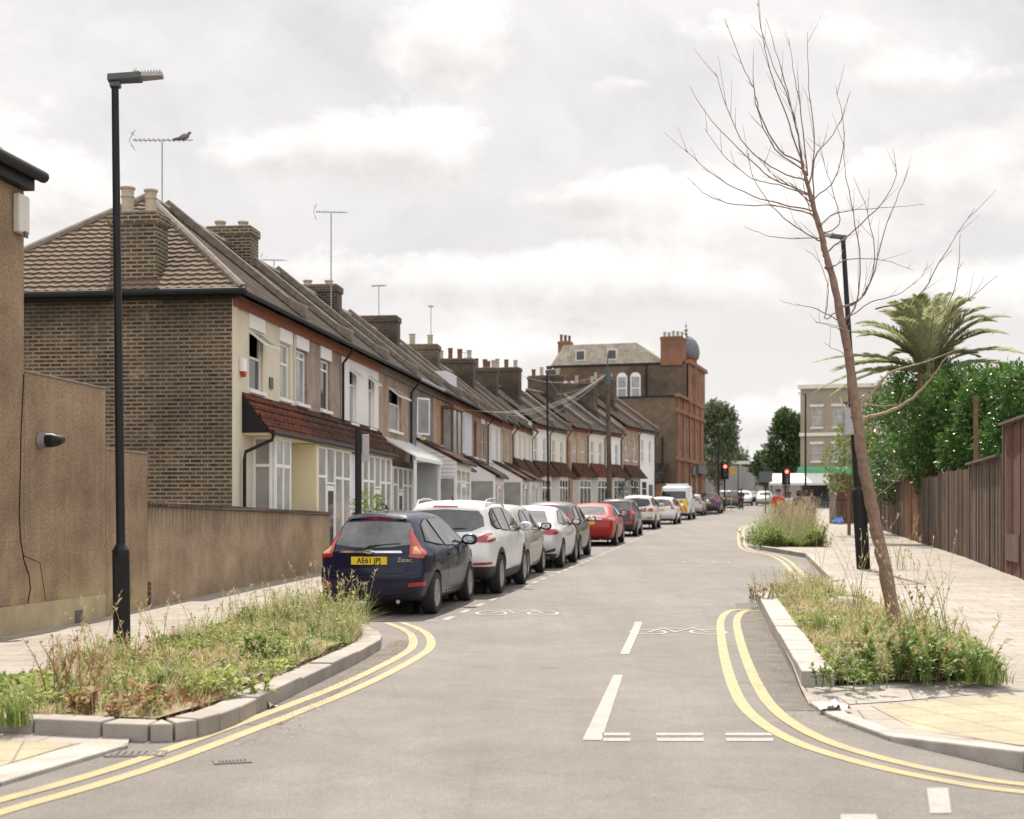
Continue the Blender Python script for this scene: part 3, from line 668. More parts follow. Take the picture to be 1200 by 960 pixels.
H=[ # wall, label, windows, kwargs        (z relative to the base of the house)
 ('cream','cream fronted corner house with a bare brick side wall and hipped tiled roof',
   [W_(.95,1.82,3.87,5.02,split=4.5,open='top',lin=1,g='darkglass'),W_(2.95,3.72,3.87,5.02,split=4.6,lin=1)],dict(hip=True,first=True,ground='none')),
 ('pinkish','house in pinkish brown pebbledash with two white windows, joined to the cream corner house',
   [W_(.12,.98,3.87,5.02,split=4.85,lin=1,mull=()),W_(2.1,2.95,3.87,5.02,split=4.8,lin=1,g='darkglass')],dict(pipe=3.95,ground='none',chim=(3.7,4.3,2.15,3.3,6.4,8.45,2,'brick','cowl'))),
 ('white_wall','white rendered house with two tall narrow windows, next to a black downpipe',
   [W_(.8,1.5,3.75,5.1,split=4.7,open='top',g='net'),W_(2.85,3.5,3.75,5.1,split=4.75,open='top')],dict(roofm='slate',ground='none')),
 ('tan','tan pebbledash house with one wide white window and its long top vent pushed open',
   [W_(1.3,2.95,3.85,5.05,split=4.6,mull=(),open='top',g='net')],dict(fascia='mortar',ground='none',roofm='slate',chim=(3.7,4.3,2.1,3.4,6.4,8.35,2,'brick_dark','cowl'))),
 ('grey','grey rendered house with a pale clad porch and a yellow sign under its window',
   [W_(1.3,2.3,3.9,5.1,g='net')],dict(fascia='mortar',ground='none',roofm='slate',pipe=.12,gutm='greymetal')),
 ('orange','orange tan house with a brown framed window box standing out from the wall',
   [W_(1.4,3.3,3.8,5.05,f='brownwood',g='net')],dict(ground='none',fascia='brownwood',roofm='slate',chim=(3.7,4.3,2.0,3.5,6.4,8.55,0,'brick_dark'))),
 ('blue_white','bluish white rendered house with a narrow window and a pale lean-to porch',
   [W_(1.2,2.3,3.8,5.1,split=4.6)],dict(ground='none')),
 ('brownish','brown pebbledash house with cream edges and dark sash windows',
   [W_(.5,1.3,3.7,5.1,g='darkglass',split=4.4,f='brownwood'),W_(2.4,3.2,3.7,5.1,g='darkglass',split=4.4,lin=1)],dict(ground='none',pipe=3.9,chim=(3.7,4.3,2.0,3.5,6.6,8.5,2,'brick'))),
 ('white_wall','white house between the brown and the sandy fronts, white lean-to porch with dark roof edge',
   [W_(.6,1.3,3.7,5.1,split=4.4),W_(2.6,3.3,3.7,5.1,split=4.4)],dict(ground='none')),
 ('sand','sandy yellow pebbledash house with two sash windows, beyond the white house',
   [W_(.6,1.3,3.7,5.1,split=4.4),W_(2.6,3.3,3.7,5.1,split=4.4)],dict(ground='none',pipe=3.9,roofm='slate',chim=(3.7,4.3,1.8,3.6,6.6,8.7,4,'brick_dark','x'))),
 ('cream_white_wall','pale cream house with a dark brown tiled porch hood, twelfth from the corner but one',
   [W_(.6,1.3,3.7,5.1,split=4.4),W_(2.6,3.3,3.7,5.1,split=4.4)],dict(ground='hood',hood='tile_brown')),
 ('cream_white_wall','last cream house before the terrace steps up, black downpipe and brown tiled porch hood',
   [W_(.6,1.3,3.7,5.1,split=4.4),W_(2.6,3.3,3.7,5.1,split=4.4)],dict(ground='hood',hood='tile_brown',pipe=3.9,lastside=True,chim=(3.7,4.3,1.8,3.6,6.6,8.9,4,'brick_dark','x'))),
]
H[10]=(H[10][0],'pale cream house with a dark brown tiled porch hood, beyond the sandy yellow one')+H[10][2:]
houses=[]
for i,(wm,lab,wins,kw) in enumerate(H):
    s=i*WL; x,y=fp(s); zb=g(y)+.1; up=0 if i<9 else (.1,.25,.3)[i-9]
    if i<4: zb=.1
    for w in wins: w['z0']=w['z0']-zb+up; w['z1']=w['z1']-zb+up; 
    for w in wins:
        if w.get('split'): w['split']+= -zb+up
    kw=dict(kw)
    if kw.get('chim'):
        ch=list(kw['chim'])
        ch=[('pot_pale' if q=='cowl' else q) for q in ch]; ch[4]-=zb; ch[5]+=-zb+up
        if len(ch)>8 and ch[8]!='pot_pale': ch[8]=['pot_pale','terracotta','terracotta','pot_pale']
        kw['chim']=ch
    low=kw.get('chim') and len(H[i][3]['chim'])>8 and H[i][3]['chim'][8]=='cowl'
    if low: kw['chim']=tuple(kw['chim'][:9])+(True,.16)
    t,ridge=terrace_house(i,x,y,zb,ROT,WL,EA-zb+up,5.5,wm,lab,GT,wins,**kw); houses.append(t)
h1,h2,h3,h4,h5,h6,h7,h8,h9,h10,h11,h12=houses
# --- house 1: end chimney, canopy, bay, alarm, vent
chimney(h1,-.112,.45,1.42,2.32,5.2,7.0,2,'brick','pot_pale',poth=.5)
def canopy(par,x0,x1,tile,cheek=True,zt=3.68,zo=2.98,p=.56,vents=0):
    mb=MB(); n=6
    slope_slab(mb,x0,x1,-.003,zt,-p,zo,.05); r=mb.build('canopy_roof',M[tile],par)
    c=MB()
    for i in range(1,5):
        f=i/5; ya,za=-p*f,zt+(zo-zt)*f; c.box(x0-.005,x1+.005,ya-.02,ya+.02,za-.02,za+.028)
    c.build('tile_course',M[tile],r)
    if cheek:
        k=MB(); k.prism([(-.004,zt-.05),(-.004,zo-.06),(-p+.02,zo-.06)],'x',x0+.005,x0+.04); k.build('canopy_cheek',M['blackmetal'],par)
    s=MB(); s.box(x0+.05,x1-.001,-p+.03,-.004,zo-.10,zo-.065); s.build('canopy_soffit',M['creamwing'],par)
    gmb=MB(); gmb.tube([(x0-.03,-p-.04,zo-.06),(x1,-p-.04,zo-.07)],.05,8); gmb.build('canopy_gutter',M['blackmetal'],par,smooth=True)
canopy(h1,.5,WL,'tile_red'); canopy(h2,.0,WL,'tile_brown',cheek=False); canopy(h3,.0,WL-.15,'tile_brown',cheek=False)
mb=MB(); mb.tube([(.56,-.6,2.9),(.56,-.57,2.78),(.42,-.1,2.55),(.42,-.08,2.4),(.42,-.08,0)],.035,8); mb.build('canopy_downpipe',M['blackmetal'],h1,smooth=True)
b=MB(); b.box(1.12,2.25,-.45,-.002,-.1,.55); b.build('bay_wall',M['cream'],h1)
window(h1,1.19,2.24,.56,2.88,-.45,'upvc','net',split=2.32,mull=(1.72,),name='bay_window',bar=.07)
window(h1,-.39,-.003,.56,2.88,-.4,'upvc','net',split=2.32,name='bay_side_window',side=1.13,bar=.06)
b=MB(); b.box(3.86,WL-.003,-.52,-.002,-.1,2.87); b.build('wing_wall',M['creamwing'],h1)
d=MB(); d.box(2.75,3.6,-.03,-.003,0,2.05); do=d.build('door',M['upvc'],h1); k=MB(); k.box(2.82,2.85,-.07,-.031,1,1.15); k.build('handle',M['greymetal'],do)
a=MB(); a.box(.33,.55,-.09,-.003,4.05,4.3); ao=a.build('alarm_box',M['upvc'],h1,bevel=.01)
M['alarm_red']=mat('alarm_red',(.5,.06,.03),.4,.1,5); a=MB(); a.prism([(.36,4.05),(.52,4.05),(.44,3.95)],'y',-.10,-.004); a.build('alarm_light',M['alarm_red'],ao)
a=MB(); a.box(2.2,2.42,-.03,-.003,3.9,4.12); a.build('vent',M['darkgrey'],h1)
a=MB(); a.tube([(3.95,-.02,5.2),(3.95,-.03,3.7)],.02,6); a.build('cable',M['cream_white'],h1)
# --- houses 2 and 3: glazed porches under the canopies
def glazed_front(par,x0,x1,p,top,n,door,fm='upvc'):
    w=(x1-x0)/n
    for i in range(n):
        a=x0+i*w
        if i in door:
            d=MB(); d.box(a+.03,a+w-.03,-p+.012,-p+.05,.02,2.02); do=d.build('door',M[fm],par,bevel=.01)
            q=MB(); q.box(a+.14,a+w-.14,-p+.004,-p+.011,.35,1.9); q.build('door_glass',M['darkglass'],do)
            q=MB(); q.box(a+.07,a+.095,-p-.04,-p+.011,1.0,1.14); q.build('handle',M['greymetal'],do)
            window(par,a,a+w-.002,2.04,top,-p,fm,'net')
        else:
            q=MB(); q.box(a,a+w-.002,-p+.005,-p+.05,-.1,.44); q.build('porch_panel',M[fm],par)
            window(par,a,a+w-.002,.45,top,-p,fm,'net',split=2.2,bar=.06)
    for q0 in (x0-.06,x1+.003): q=MB(); q.box(q0,q0+.057,-p-.002,-.004,-.1,top); q.build('porch_post',M[fm],par)
glazed_front(h2,.2,3.1,.46,2.86,4,(1,)); glazed_front(h3,.3,3.55,.46,2.86,5,(2,))
q=MB(); q.box(3.4,WL-.01,-.4,-.002,-.1,2.8); q.build('wing_wall',M['blue_white'],h2)
# house 4: clear canopy on posts
mb=MB(); slope_slab(mb,.1,WL-.1,-.003,3.5,-1.0,2.95,.03); mb.build('canopy_roof',M['polycarb'],h4)
mb=MB(); 
for k in range(6): slope_slab(mb,.1+k*.76,.14+k*.76,-.004,3.535,-1.03,2.985,.03)
mb.box(.1,WL-.1,-1.04,-.99,2.84,2.94); mb.build('canopy_frame',M['upvc'],h4)
for q0 in (.15,WL-.25): mb=MB(); mb.box(q0,q0+.07,-1.0,-.93,-.2,2.85); mb.build('canopy_post',M['upvc'],h4)
glazed_front(h4,.5,3.2,.3,2.7,4,(1,)); 
M['bluegrey']=mat('blue_grey_render',(.36,.38,.38),.8,.1,2)
mb=MB(); mb.box(3.3,3.42,-1.0,-.003,-.1,2.9); mb.build('screen_wall',M['bluegrey'],h4)
# house 5..10 porches
porch_leanto(h5,1.2,3.95,1.25,3.4,2.72,'tile_brown','weatherboard','clad')
porch_leanto(h7,1.6,3.9,1.25,3.15,2.4,'tile_dark','weatherboard','clad')
porch_leanto(h9,1.4,3.9,1.3,3.1,2.35,'tile_brown','weatherboard','clad')
porch_leanto(h6,.6,3.4,.7,3.0,2.6,'tile_brown','cream','clad')
porch_leanto(h8,.6,3.6,.7,2.95,2.5,'tile_brown','cream_white','clad')
porch_leanto(h10,.8,3.6,1.3,3.1,2.35,'tile_brown','weatherboard','clad')
# grey strips painted in as weatherboard shadow lines on the first porch
mb=MB()
for k in range(7): 
    z=2.2+k*.12; mb.box(1.155,1.158,-1.2+(k*.0),-.01,z,z+.012) if z<2.7 else mb.box(1.155,1.158,-1.2+(z-2.62)*1.7,-.01,z,z+.012)
mb.build('board_shadow_lines',M['grey'],h5)
M['sign_yellow']=mat('yellow_sign',(.65,.55,.05),.5,.1,5)
mb=MB(); mb.box(1.5,1.95,-.1,-.003,3.25-.3,3.75-.3); mb.build('alarm_box',M['sign_yellow'],h5)
# tall casement swung out on house 5, brown window box on house 6
mb=MB(); 
for a,b,c,d in ((0,.06,3.5,4.65),(.62,.68,3.5,4.65),(.06,.62,3.5,3.56),(.06,.62,4.59,4.65)): mb.box(1.32+a*.35,1.32+b*.35,-a-.06,-a,c,d) if False else mb.prism([(1.3+a*.75,-a*.45),(1.3+b*.75,-b*.45),(1.3+b*.75+.04,-b*.45+.03),(1.3+a*.75+.04,-a*.45+.03)],'z',c,d)
oc=mb.build('open_casement',M['upvc'],h5); mb=MB(); mb.prism([(1.35,-.028),(1.765,-.278),(1.775,-.262),(1.36,-.012)],'z',3.56,4.59); mb.build('pane',M['net'],oc)
mb=MB(); bx0,bx1,bp,bz0,bz1=1.4,3.3,.42,3.05,4.55
mb.box(bx0-.05,bx1+.05,-bp-.05,-.003,bz0-.12,bz0); mb.box(bx0-.05,bx1+.05,-bp-.05,-.003,bz1,bz1+.1)
for xx in (bx0,bx1-.08): mb.box(xx,xx+.08,-bp,-bp+.08,bz0+.001,bz1-.001); mb.box(xx,xx+.08,-.09,-.004,bz0+.001,bz1-.001)
mb.box((bx0+bx1)/2-.04,(bx0+bx1)/2+.04,-bp,-bp+.07,bz0+.001,bz1-.001)
bw=mb.build('oriel_window',M['brownwood'],h6,bevel=.008)
mb=MB(); mb.box(bx0+.02,bx0+.04,-bp+.08,-.09,bz0+.003,bz1-.003); mb.box(bx1-.04,bx1-.02,-bp+.08,-.09,bz0+.003,bz1-.003); mb.build('side_pane',M['net'],bw)
mb=MB(); mb.box(bx0+.08,(bx0+bx1)/2-.04,-bp+.03,-bp+.04,bz0+.003,bz1-.003); mb.box((bx0+bx1)/2+.04,bx1-.08,-bp+.03,-bp+.04,bz0+.003,bz1-.003); mb.build('front_pane',M['net'],bw)
# white dormer/sheet on the roof of the blue-white house
mb=MB(); mb.box(.3,2.3,.3,1.3,EA-.4-.5,EA+1.0-.5); mb.build('roof_box',M['blue_white'],h7)

# --- terrace 2: three stepped groups swinging to the right
G2='stepped terrace further up the street'
def group2(pa,pb,n,eave_abs,walls,labels,hoods,chim=True,lastside=True,roofm=None):
    ax,ay=pa; bx,by=pb; rot=math.atan2(by-ay,bx-ax); L=math.hypot(bx-ax,by-ay); w=L/n; out=[]
    for i in range(n):
        x=ax+(bx-ax)*i/n; y=ay+(by-ay)*i/n; zb=g(y)+.1; e=eave_abs-zb
        ww=w
        wins=[W_(ww*.14,ww*.14+.62,3.0,4.5,split=3.8),W_(ww*.62,ww*.62+.62,3.0,4.5,split=3.8)]
        for q in wins: q['z0']+=e-5.2; q['z1']+=e-5.2; q['split']+=e-5.2
        t,r=terrace_house(i,x,y,zb,rot,ww,e,5.5,walls[i],labels[i],G2,wins,roofm=(roofm or ('tile_dark','slate'))[i%2],ground='hood' if hoods[i] else 'none',hood=hoods[i] or 'tile_red',
            pipe=ww-.1,chim=(ww-.3,ww+.3,1.7,3.8,e+.9,e+3.3,4,'brick_dark',['pot_pale','terracotta']) if (chim and i%2==0) else None,lastside=(lastside and i==n-1),pitch=.72,fascia='mortar' if i%2 else 'redfascia')
        if not hoods[i]:
            window(t,ww*.15,ww*.15+1.2,.6,2.3,-.03,'upvc','darkglass',split=1.8); d=MB(); d.box(ww*.62,ww*.62+.8,-.05,-.003,0,2.1); d.build('door',M['darkgrey'],t)
        out.append(t)
    return out
g2=group2((1.03,73.6),(3.1,80.3),2,6.28,['white_wall','cream_white_wall'],
  ['white rendered house behind the slim lamp post, where the terrace steps up','pale house with a dark tiled porch hood, left of the pink brown one'],['tile_brown','tile_brown'])
g3=group2((3.35,81.1),(6.85,88.6),3,6.55,['orange','cream_white_wall','white_wall'],
  ['pink brown house front in the stepped terrace, tiled hood over its bay','cream house right of the pink brown one, reddish hood over its bay','white house right behind the wooden telegraph pole, dark hood over its bay'],['tile_brown','tile_red','tile_brown'])
g4=group2((7.0,89.3),(9.75,96.3),2,7.15,['tan','white_wall'],
  ['tan fronted narrow house near the end of the stepped terrace','white end house of the terrace beside the big brick building'],['tile_brown',None],roofm=('tile_dark','tile_dark'))
# rows of houses on the street behind, their slopes show above the near roofs
def backrow(x,y,rot,L,D,ez,rz,label,m,chims=2):
    t=thing('terraced_house',label,'house',(x,y,g(y)),rot,'houses behind the terrace')
    b=MB(); b.box(0,L,0,D,-.2,ez); b.add([(0,0,ez),(0,D,ez),(0,D/2,rz-.1)],[(0,1,2)]); b.add([(L,0,ez),(L,D/2,rz-.1),(L,D,ez)],[(0,1,2)]); b.build('wall',M['brick_dark'],t)
    r=MB(); slope_slab(r,-.1,L+.1,-.25,ez-.05,D/2,rz); slope_slab(r,-.1,L+.1,D+.25,ez-.05,D/2+.002,rz); r.build('roof',M[m],t)
    for k in range(chims): chimney(t,L*(k+.6)/chims-.4,L*(k+.6)/chims+.4,D/2-1,D/2+1,rz-.8,rz+1.1,4,'brick_dark',['pot_pale','terracotta'])
    for k in range(3): window(t,L*(k+.3)/3,L*(k+.3)/3+.8,ez-2,ez-.7,-.03)
backrow(-10.8,62,ROT,16,6,6.2,8.7,'dark slated house rear of the terrace, four-pot stacks on its ridge','slate')
backrow(-6.5,82,ROT-.25,18,6.5,6.4,9.0,'sooty brick house behind the stepped terrace with clusters of pots','tile_dark',3)
# ======================= LEFT BUILDING, GARDEN WALLS =======================
wy=16.55; t=thing('rendered_building','tall brown pebbledashed building cropped at the left, black gutter above its wall','building',(WX(wy),wy,0),ROT)
mb=MB(); mb.box(-9,0,0,6.5,-.1,5.45); mb.build('wall',M['dash'],t)
mb=MB(); mb.prism([(-.14,5.5),(3.25,7.9),(6.8,5.5),(6.8,5.42),(-.14,5.42)],'x',-9.2,.06); mb.build('roof',M['tile_dark'],t)
mb=MB(); mb.box(-9.2,.01,-.13,-.003,5.28,5.42); mb.build('soffit',M['blackmetal'],t)
mb=MB(); mb.tube([(-9.2,-.2,5.46),(.10,-.2,5.46)],.07,10); mb.build('gutter',M['blackmetal'],t,smooth=True)
mb=MB(); mb.box(-.28,-.02,-.09,-.002,4.75,5.2); ab=mb.build('alarm_box',M['cream_white'],t,bevel=.02)
mb=MB(); mb.box(-.19,-.11,-.11,-.091,4.7,4.77); mb.build('sensor',M['darkgrey'],ab)
# garden walls, stepping down
def gwall(y0,y1,z0,z1,label,m='dash',th=.22,cope=True):
    t=thing('garden_wall',label,'wall',(WX(y0),y0,0),ROT)
    L=(y1-y0)*math.hypot(1,DIRX); n=max(2,int(L/.5)); mb=MB()
    zz=lambda u: z0+(z1-z0)*u/L
    for i in range(n):
        a,b=L*i/n,L*(i+1)/n; mb.add([(a,0,-.1),(b,0,-.1),(b,th,-.1),(a,th,-.1),(a,0,zz(a)),(b,0,zz(b)),(b,th,zz(b)),(a,th,zz(a))],[(4,5,6,7),(0,1,5,4),(2,3,7,6)]+([(3,0,4,7)] if i==0 else [])+([(1,2,6,5)] if i==n-1 else []))
    w=mb.build('wall_face',M[m],t)
    if cope:
        mb=MB()
        for i in range(n):
            a,b=L*i/n+.004,L*(i+1)/n-.004; j=R.uniform(0,.006)
            mb.add([(a,-.035,zz(a)+.001),(b,-.035,zz(b)+.001),(b,th+.03,zz(b)+.001),(a,th+.03,zz(a)+.001),(a,-.035,zz(a)+.07+j),(b,-.035,zz(b)+.07+j),(b,th+.03,zz(b)+.07+j),(a,th+.03,zz(a)+.07+j)],[(0,3,2,1),(4,5,6,7),(0,1,5,4),(1,2,6,5),(2,3,7,6),(3,0,4,7)])
        mb.build('coping',M['brick_dark'],t,bevel=.008)
    else:
        mb=MB(); mb.box(0,L,-.012,th+.012,zz(0)+.001,zz(0)+.03); mb.build('coping',M['mortar'],t,bevel=.008)
    return t
w1=gwall(16.56,18.85,3.15,3.15,'tallest step of the pebbledashed boundary wall, black vent pipe sticking out','dash',cope=False)
mb=MB(); mb.box(-3.2,2.25,-.03,-.003,-.1,.42); mb.build('base_render',M['plinth'],w1)
mb=MB(); mb.tube([(-.62+1.0,-.01,2.37),(-.62+1.0,-.1,2.37)],[.095,.09],14); mb.build('collar',M['greymetal'],w1,smooth=True)
mb=MB(); mb.tube([(.38,-.02,2.37),(.38,-.17,2.37),(.42,-.2,2.37),(.56,-.2,2.39)],[.09,.085,.07,.05],12); mb.build('vent_pipe',M['blackmetal'],w1,smooth=True)
mb=MB(); mb.box(1.3,1.52,-.036,-.031,.08,.26); mb.build('air_brick',M['darkgrey'],w1)
cr=MB(); pts=[(-.02,3.13),(-.05,2.8),(-.09,2.4),(-.1,2.0),(-.13,1.5),(-.1,1.2),(-.02,.95),(.12,.75),(.15,.6),(.08,.43)]
cr.tube([(p[0],-.003,p[1]) for p in pts],.008,5); cr.tube([(-.03,-.003,1.0),(.4,-.003,.9),(.55,-.003,.44)],.004,4); cr.build('crack',M['blackmetal'],w1)
w2=gwall(18.86,20.3,2.34,2.34,'middle step of the pebbledashed wall behind the left lamp post','dash',cope=False)
w3=gwall(20.31,30.5,1.60,1.46,'long low tan pebbledashed garden wall with brick coping in front of the corner house','dash_low')
mb=MB(); mb.box(.003,.1,-.012,-.003,.1,.5); mb.build('broken_edge',M['brick_dark'],w3)
# low garden walls and gate piers in front of the next houses
def lowwall(s0,s1,p,h,m,label,piers=True):
    x,y=fp(s0); t=thing('front_garden_wall',label,'wall',(x,y,g(y)+.1),ROT,'low walls in front of the terrace'); L=s1-s0
    mb=MB(); mb.box(0,L,-p,-p+.2,-.2,h); mb.build('wall_face',M[m],t)
    mb=MB(); mb.box(-.02,L+.02,-p-.03,-p+.23,h,h+.07); mb.build('coping',M['cream_white'],t,bevel=.015)
    if piers:
        mb=MB(); mb.box(L,L+.4,-p-.08,-p+.32,-.2,h+.2); mb.build('pier',M[m],t); mb=MB(); mb.box(L-.05,L+.45,-p-.13,-p+.37,h+.2,h+.3); mb.build('pier_cap',M['cream_white'],t,bevel=.02)
lowwall(5.6,8.3,1.4,.85,'cream_white_wall','pale low wall with a capped pier, right after the long tan wall')
lowwall(10.0,12.1,1.4,.9,'cream','low cream wall in front of the white house')
lowwall(13.5,16,1.5,.9,'white_wall','low white wall behind the white parked SUV')

# ======================= THE BIG BRICK PUB AT THE JUNCTION =======================
pr_=math.atan2(13,3.85); t=thing('brick_building','tall brown and orange brick corner building with mansard roof, chimney stack and domed turret','building',(11.9,102,1.5),pr_)
UX=4.7; LH,UH=8.5,11.4   # local x along the front, y back
wins=[(1.3,2.1,.9,3.2),(3.2,4.0,.9,3.2),(1.3,2.1,4.6,6.6),(4.3,5.1,4.6,6.6),(6.6,7.4,4.6,6.6),(9,9.8,4.6,6.6),(6.6,7.6,.9,3.2),(9,10,.9,3.2)]
mb=MB(); holed_wall(mb,13,LH,wins); mb.build('front_wall',M['brick_red'],t)
mb=MB(); mb.box(-.001,UX+.3,.01,9,-.5,LH-.003); mb.build('side_wall',M['brick_pub'],t)
mb=MB(); mb.box(UX,13,.021,11,LH-2,UH); mb.build('upper_wall',M['brick_pub'],t)
mb=MB(); holed_wall(mb,13,UH,[(6.4,7.2,9,10.6),(8.6,9.4,9,10.6)],x0=UX,z0=LH-.002,y=-.1); mb.build('upper_front_wall',M['brick_red'],t)
for a in wins+[(6.4,7.2,9,10.6),(8.6,9.4,9,10.6)]: window(t,a[0],a[1],a[2],a[3],.08 if a[2]<8 else -.03,'cream_white','net',split=(a[2]+a[3])/2)
mb=MB()
for z in (3.9,7.4): mb.box(-.15,13.1,-.16,-.003,z,z+.3)
mb.box(-.2,UX,-.3,.1,LH,LH+.22); mb.box(UX+.01,13.2,-.3,.1,UH,UH+.3); mb.build('cornice',M['brick_red'],t,bevel=.03)
mb=MB(); 
for xx in (0.2,2.6,5.6,8.0,10.8): mb.box(xx,xx+.4,-.12,-.003,-.3,LH-.002)
mb.build('pilaster',M['brick_red'],t)
mb=MB(); mb.box(-.06,UX-.01,.1,9.1,LH,LH+.12); mb.build('side_coping',M['blackmetal'],t)
mb=MB(); mb.box(UX-.08,UX+.05,.2,11,UH,UH+.14); mb.build('upper_coping',M['blackmetal'],t)
M['mansard']=tilemat('pale_mansard_tiles',(.43,.38,.31),(.37,.33,.27),bh=.2,bw=.3,moss=(.36,.32,.25),edge=(.25,.22,.18))
mb=MB(); mb.add([(UX+.1,1.5,UH),(12.8,1.5,UH),(12.8,10.8,UH),(UX+.1,10.8,UH),(UX+1.5,4.2,UH+1.9),(11.5,4.2,UH+1.9),(11.5,10,UH+1.9),(UX+1.5,10,UH+1.9)],[(0,1,5,4),(1,2,6,5),(2,3,7,6),(3,0,4,7),(4,5,6,7)]); ms=mb.build('mansard_roof',M['mansard'],t)
for yy in (5.5,8.0):
    mb=MB(); mb.box(UX+.45,UX+.95,yy,yy+.8,UH+.5,UH+1.35); dd=mb.build('dormer',M['cream_white'],ms); mb=MB(); mb.box(UX+.43,UX+.449,yy+.1,yy+.7,UH+.6,UH+1.25); mb.build('pane',M['darkglass'],dd)
# arched white windows and small ones on the flank facing the camera
for k,yy in enumerate((3.55,4.6)):
    mb=MB(); pts=[(yy,8.75),(yy,10.5)]+[(yy+.4-.4*math.cos(a*PI/6),10.5+.35*math.sin(a*PI/6)) for a in range(1,6)]+[(yy+.8,10.5),(yy+.8,8.75)]
    mb.prism(pts,'x',UX-.06,UX-.003); w=mb.build('arched_window',M['upvc'],t); mb=MB(); mb.box(UX-.075,UX-.061,yy+.1,yy+.7,9.7,10.5); mb.box(UX-.075,UX-.061,yy+.1,yy+.7,8.9,9.6); mb.build('pane',M['net'],w)
for yy in (7.2,8.8):
    mb=MB(); mb.box(UX-.06,UX-.003,yy,yy+.9,8.9,10.3); w=mb.build('flank_window',M['upvc'],t); mb=MB(); mb.box(UX-.075,UX-.061,yy+.1,yy+.8,9.0,10.2); mb.build('pane',M['net'],w)
mb=MB(); mb.tube([(UX-.1,3.1,UH),(UX-.1,3.1,LH+.2)],.06,6); mb.tube([(-.1,6.9,LH),(-.1,6.9,1)],.06,6); mb.tube([(-.1,1.0,5.6),(-.1,1.0,0)],.06,6); mb.build('downpipe',M['blackmetal'],t)
mb=MB(); mb.prism([(.9,2.6),(.9,2.2),(4.6,2.2),(4.6,2.6)],'x',-.4,-.01); mb.build('shed_roof',M['slate'],t)
mb=MB(); mb.add([(-2.6,.6,2.3),(-2.6,5,2.3),(-.003,5,3.7),(-.003,.6,3.7)],[(0,1,2,3)]); mb.add([(-2.6,.6,2.2),(-2.6,5,2.2),(-.003,5,3.6),(-.003,.6,3.6)],[(0,3,2,1)]); mb.build('lean_to_roof',M['slate'],t)
mb=MB(); mb.box(-2.4,-.003,.8,4.8,-.5,2.2); mb.build('lean_to_wall',M['brick_red'],t)
chimney(t,UX-.15,UX+1.6,.32,1.6+.4,UH-.1,UH+2.1,5,'brick_red','pot_pale',poth=.45)
chimney(t,UX+2,UX+2.8,9.6,10.6,UH-.1,UH+2.3,3,'brick_red','terracotta',poth=.5)
# turret with lead dome
tx,ty=7.6,.55; mb=MB(); mb.lathe([(.85,LH),(.85,UH+.6),(1.0,UH+.65),(1.0,UH+.8)],12,Matrix.Translation((tx,ty,0))); tr=mb.build('turret',M['brick_red'],t,smooth=True)
mb=MB(); zz=UH+.8; mb.lathe([(1.02,zz),(1.06,zz+.15),(1.06,zz+.45),(.98,zz+.85),(.78,zz+1.25),(.45,zz+1.55),(.12,zz+1.68),(.1,zz+1.9)],16,Matrix.Translation((tx,ty,0))); dm=mb.build('dome',M['lead'],tr,smooth=True)
mb=MB(); mb.lathe([(.05,zz+1.9),(.05,zz+2.0),(.15,zz+2.05),(.15,zz+2.15),(.04,zz+2.2),(.04,zz+2.4),(.1,zz+2.45),(.02,zz+2.55),(.01,zz+2.75)],8,Matrix.Translation((tx,ty,0))); mb.build('finial',M['lead'],dm)
mb=MB(); mb.box(6.2,7.9,-.2,-.165,3.0,3.7); mb.box(8.2,12.6,-.35,-.17,3.2,3.85); mb.build('shop_sign',M['darkgrey'],t)

# ======================= FAR END OF THE STREET =======================
# long grey wall of the railway
M['concrete']=mat('grey_concrete',(.30,.29,.275),.9,.15,.3,bump=.2)
t=thing('retaining_wall','long pale grey wall closing the far end of the street','wall',(33,185,3),0)
mb=MB()
for k in range(14): mb.box(-12+k*2.2,-12+(k+1)*2.2-.08,0,.8,-2,4.9+.15*math.sin(k))
mb.build('wall_panel',M['concrete'],t); mb=MB(); mb.box(-12.2,19,-.2,.9,5.1,5.5); mb.build('coping',M['cream_white'],t)
mb=MB(); 
for k in range(8): mb.box(-12+k*4.4,-11.7+k*4.4,-.25,-.003,-2,5.05)
mb.build('post',M['concrete'],t)
t=thing('low_building','long low pale building with flat roof above the grey wall','building',(36,205,4),0)
mb=MB(); mb.box(-14,-3,0,8,0,6.2); mb.build('wall',M['cream_white_wall'],t); mb=MB(); mb.box(-14.2,-2.8,-.2,8.2,6.2,6.9); mb.build('roof',M['brick_dark'],t)
for k in range(5): window(t,-13+k*2,-12+k*2,3.6,5.2,-.04,'upvc','darkglass')
# three storey yellowish building on the right
M['buff']=mat('buff_brick_render',(.34,.29,.22),.9,.12,1,col2=(.28,.24,.18))
bx=P(938,600,125).x; t=thing('corner_building','three storey beige building with rows of arched sash windows, beyond the palm','building',(bx,125,2.0),-.32)
rows=[(4.2,5.7),(7.2,9.0)]; cols=[1.0+k*1.85 for k in range(5)]
hl=[(a,a+.85,z0,z1) for a in cols for z0,z1 in rows]
mb=MB(); holed_wall(mb,11,10.6,hl); mb.box(.01,10.99,.2,8,-.3,10.5); mb.build('wall',M['buff'],t)
for h in hl: window(t,*h,.08,'cream_white','net',split=(h[2]+h[3])/2)
mb=MB()
for h in hl: mb.box(h[0]-.18,h[1]+.18,-.08,-.003,h[3],h[3]+.22); mb.box(h[0]-.15,h[1]+.15,-.1,-.003,h[2]-.15,h[2])
mb.build('window_surround',M['cream_white'],t)
mb=MB(); mb.box(-.2,11.2,-.3,0,10.6,11.0); mb.box(-.1,11.1,-.15,-.003,6.4,6.7); mb.build('cornice',M['cream_white'],t,bevel=.04)
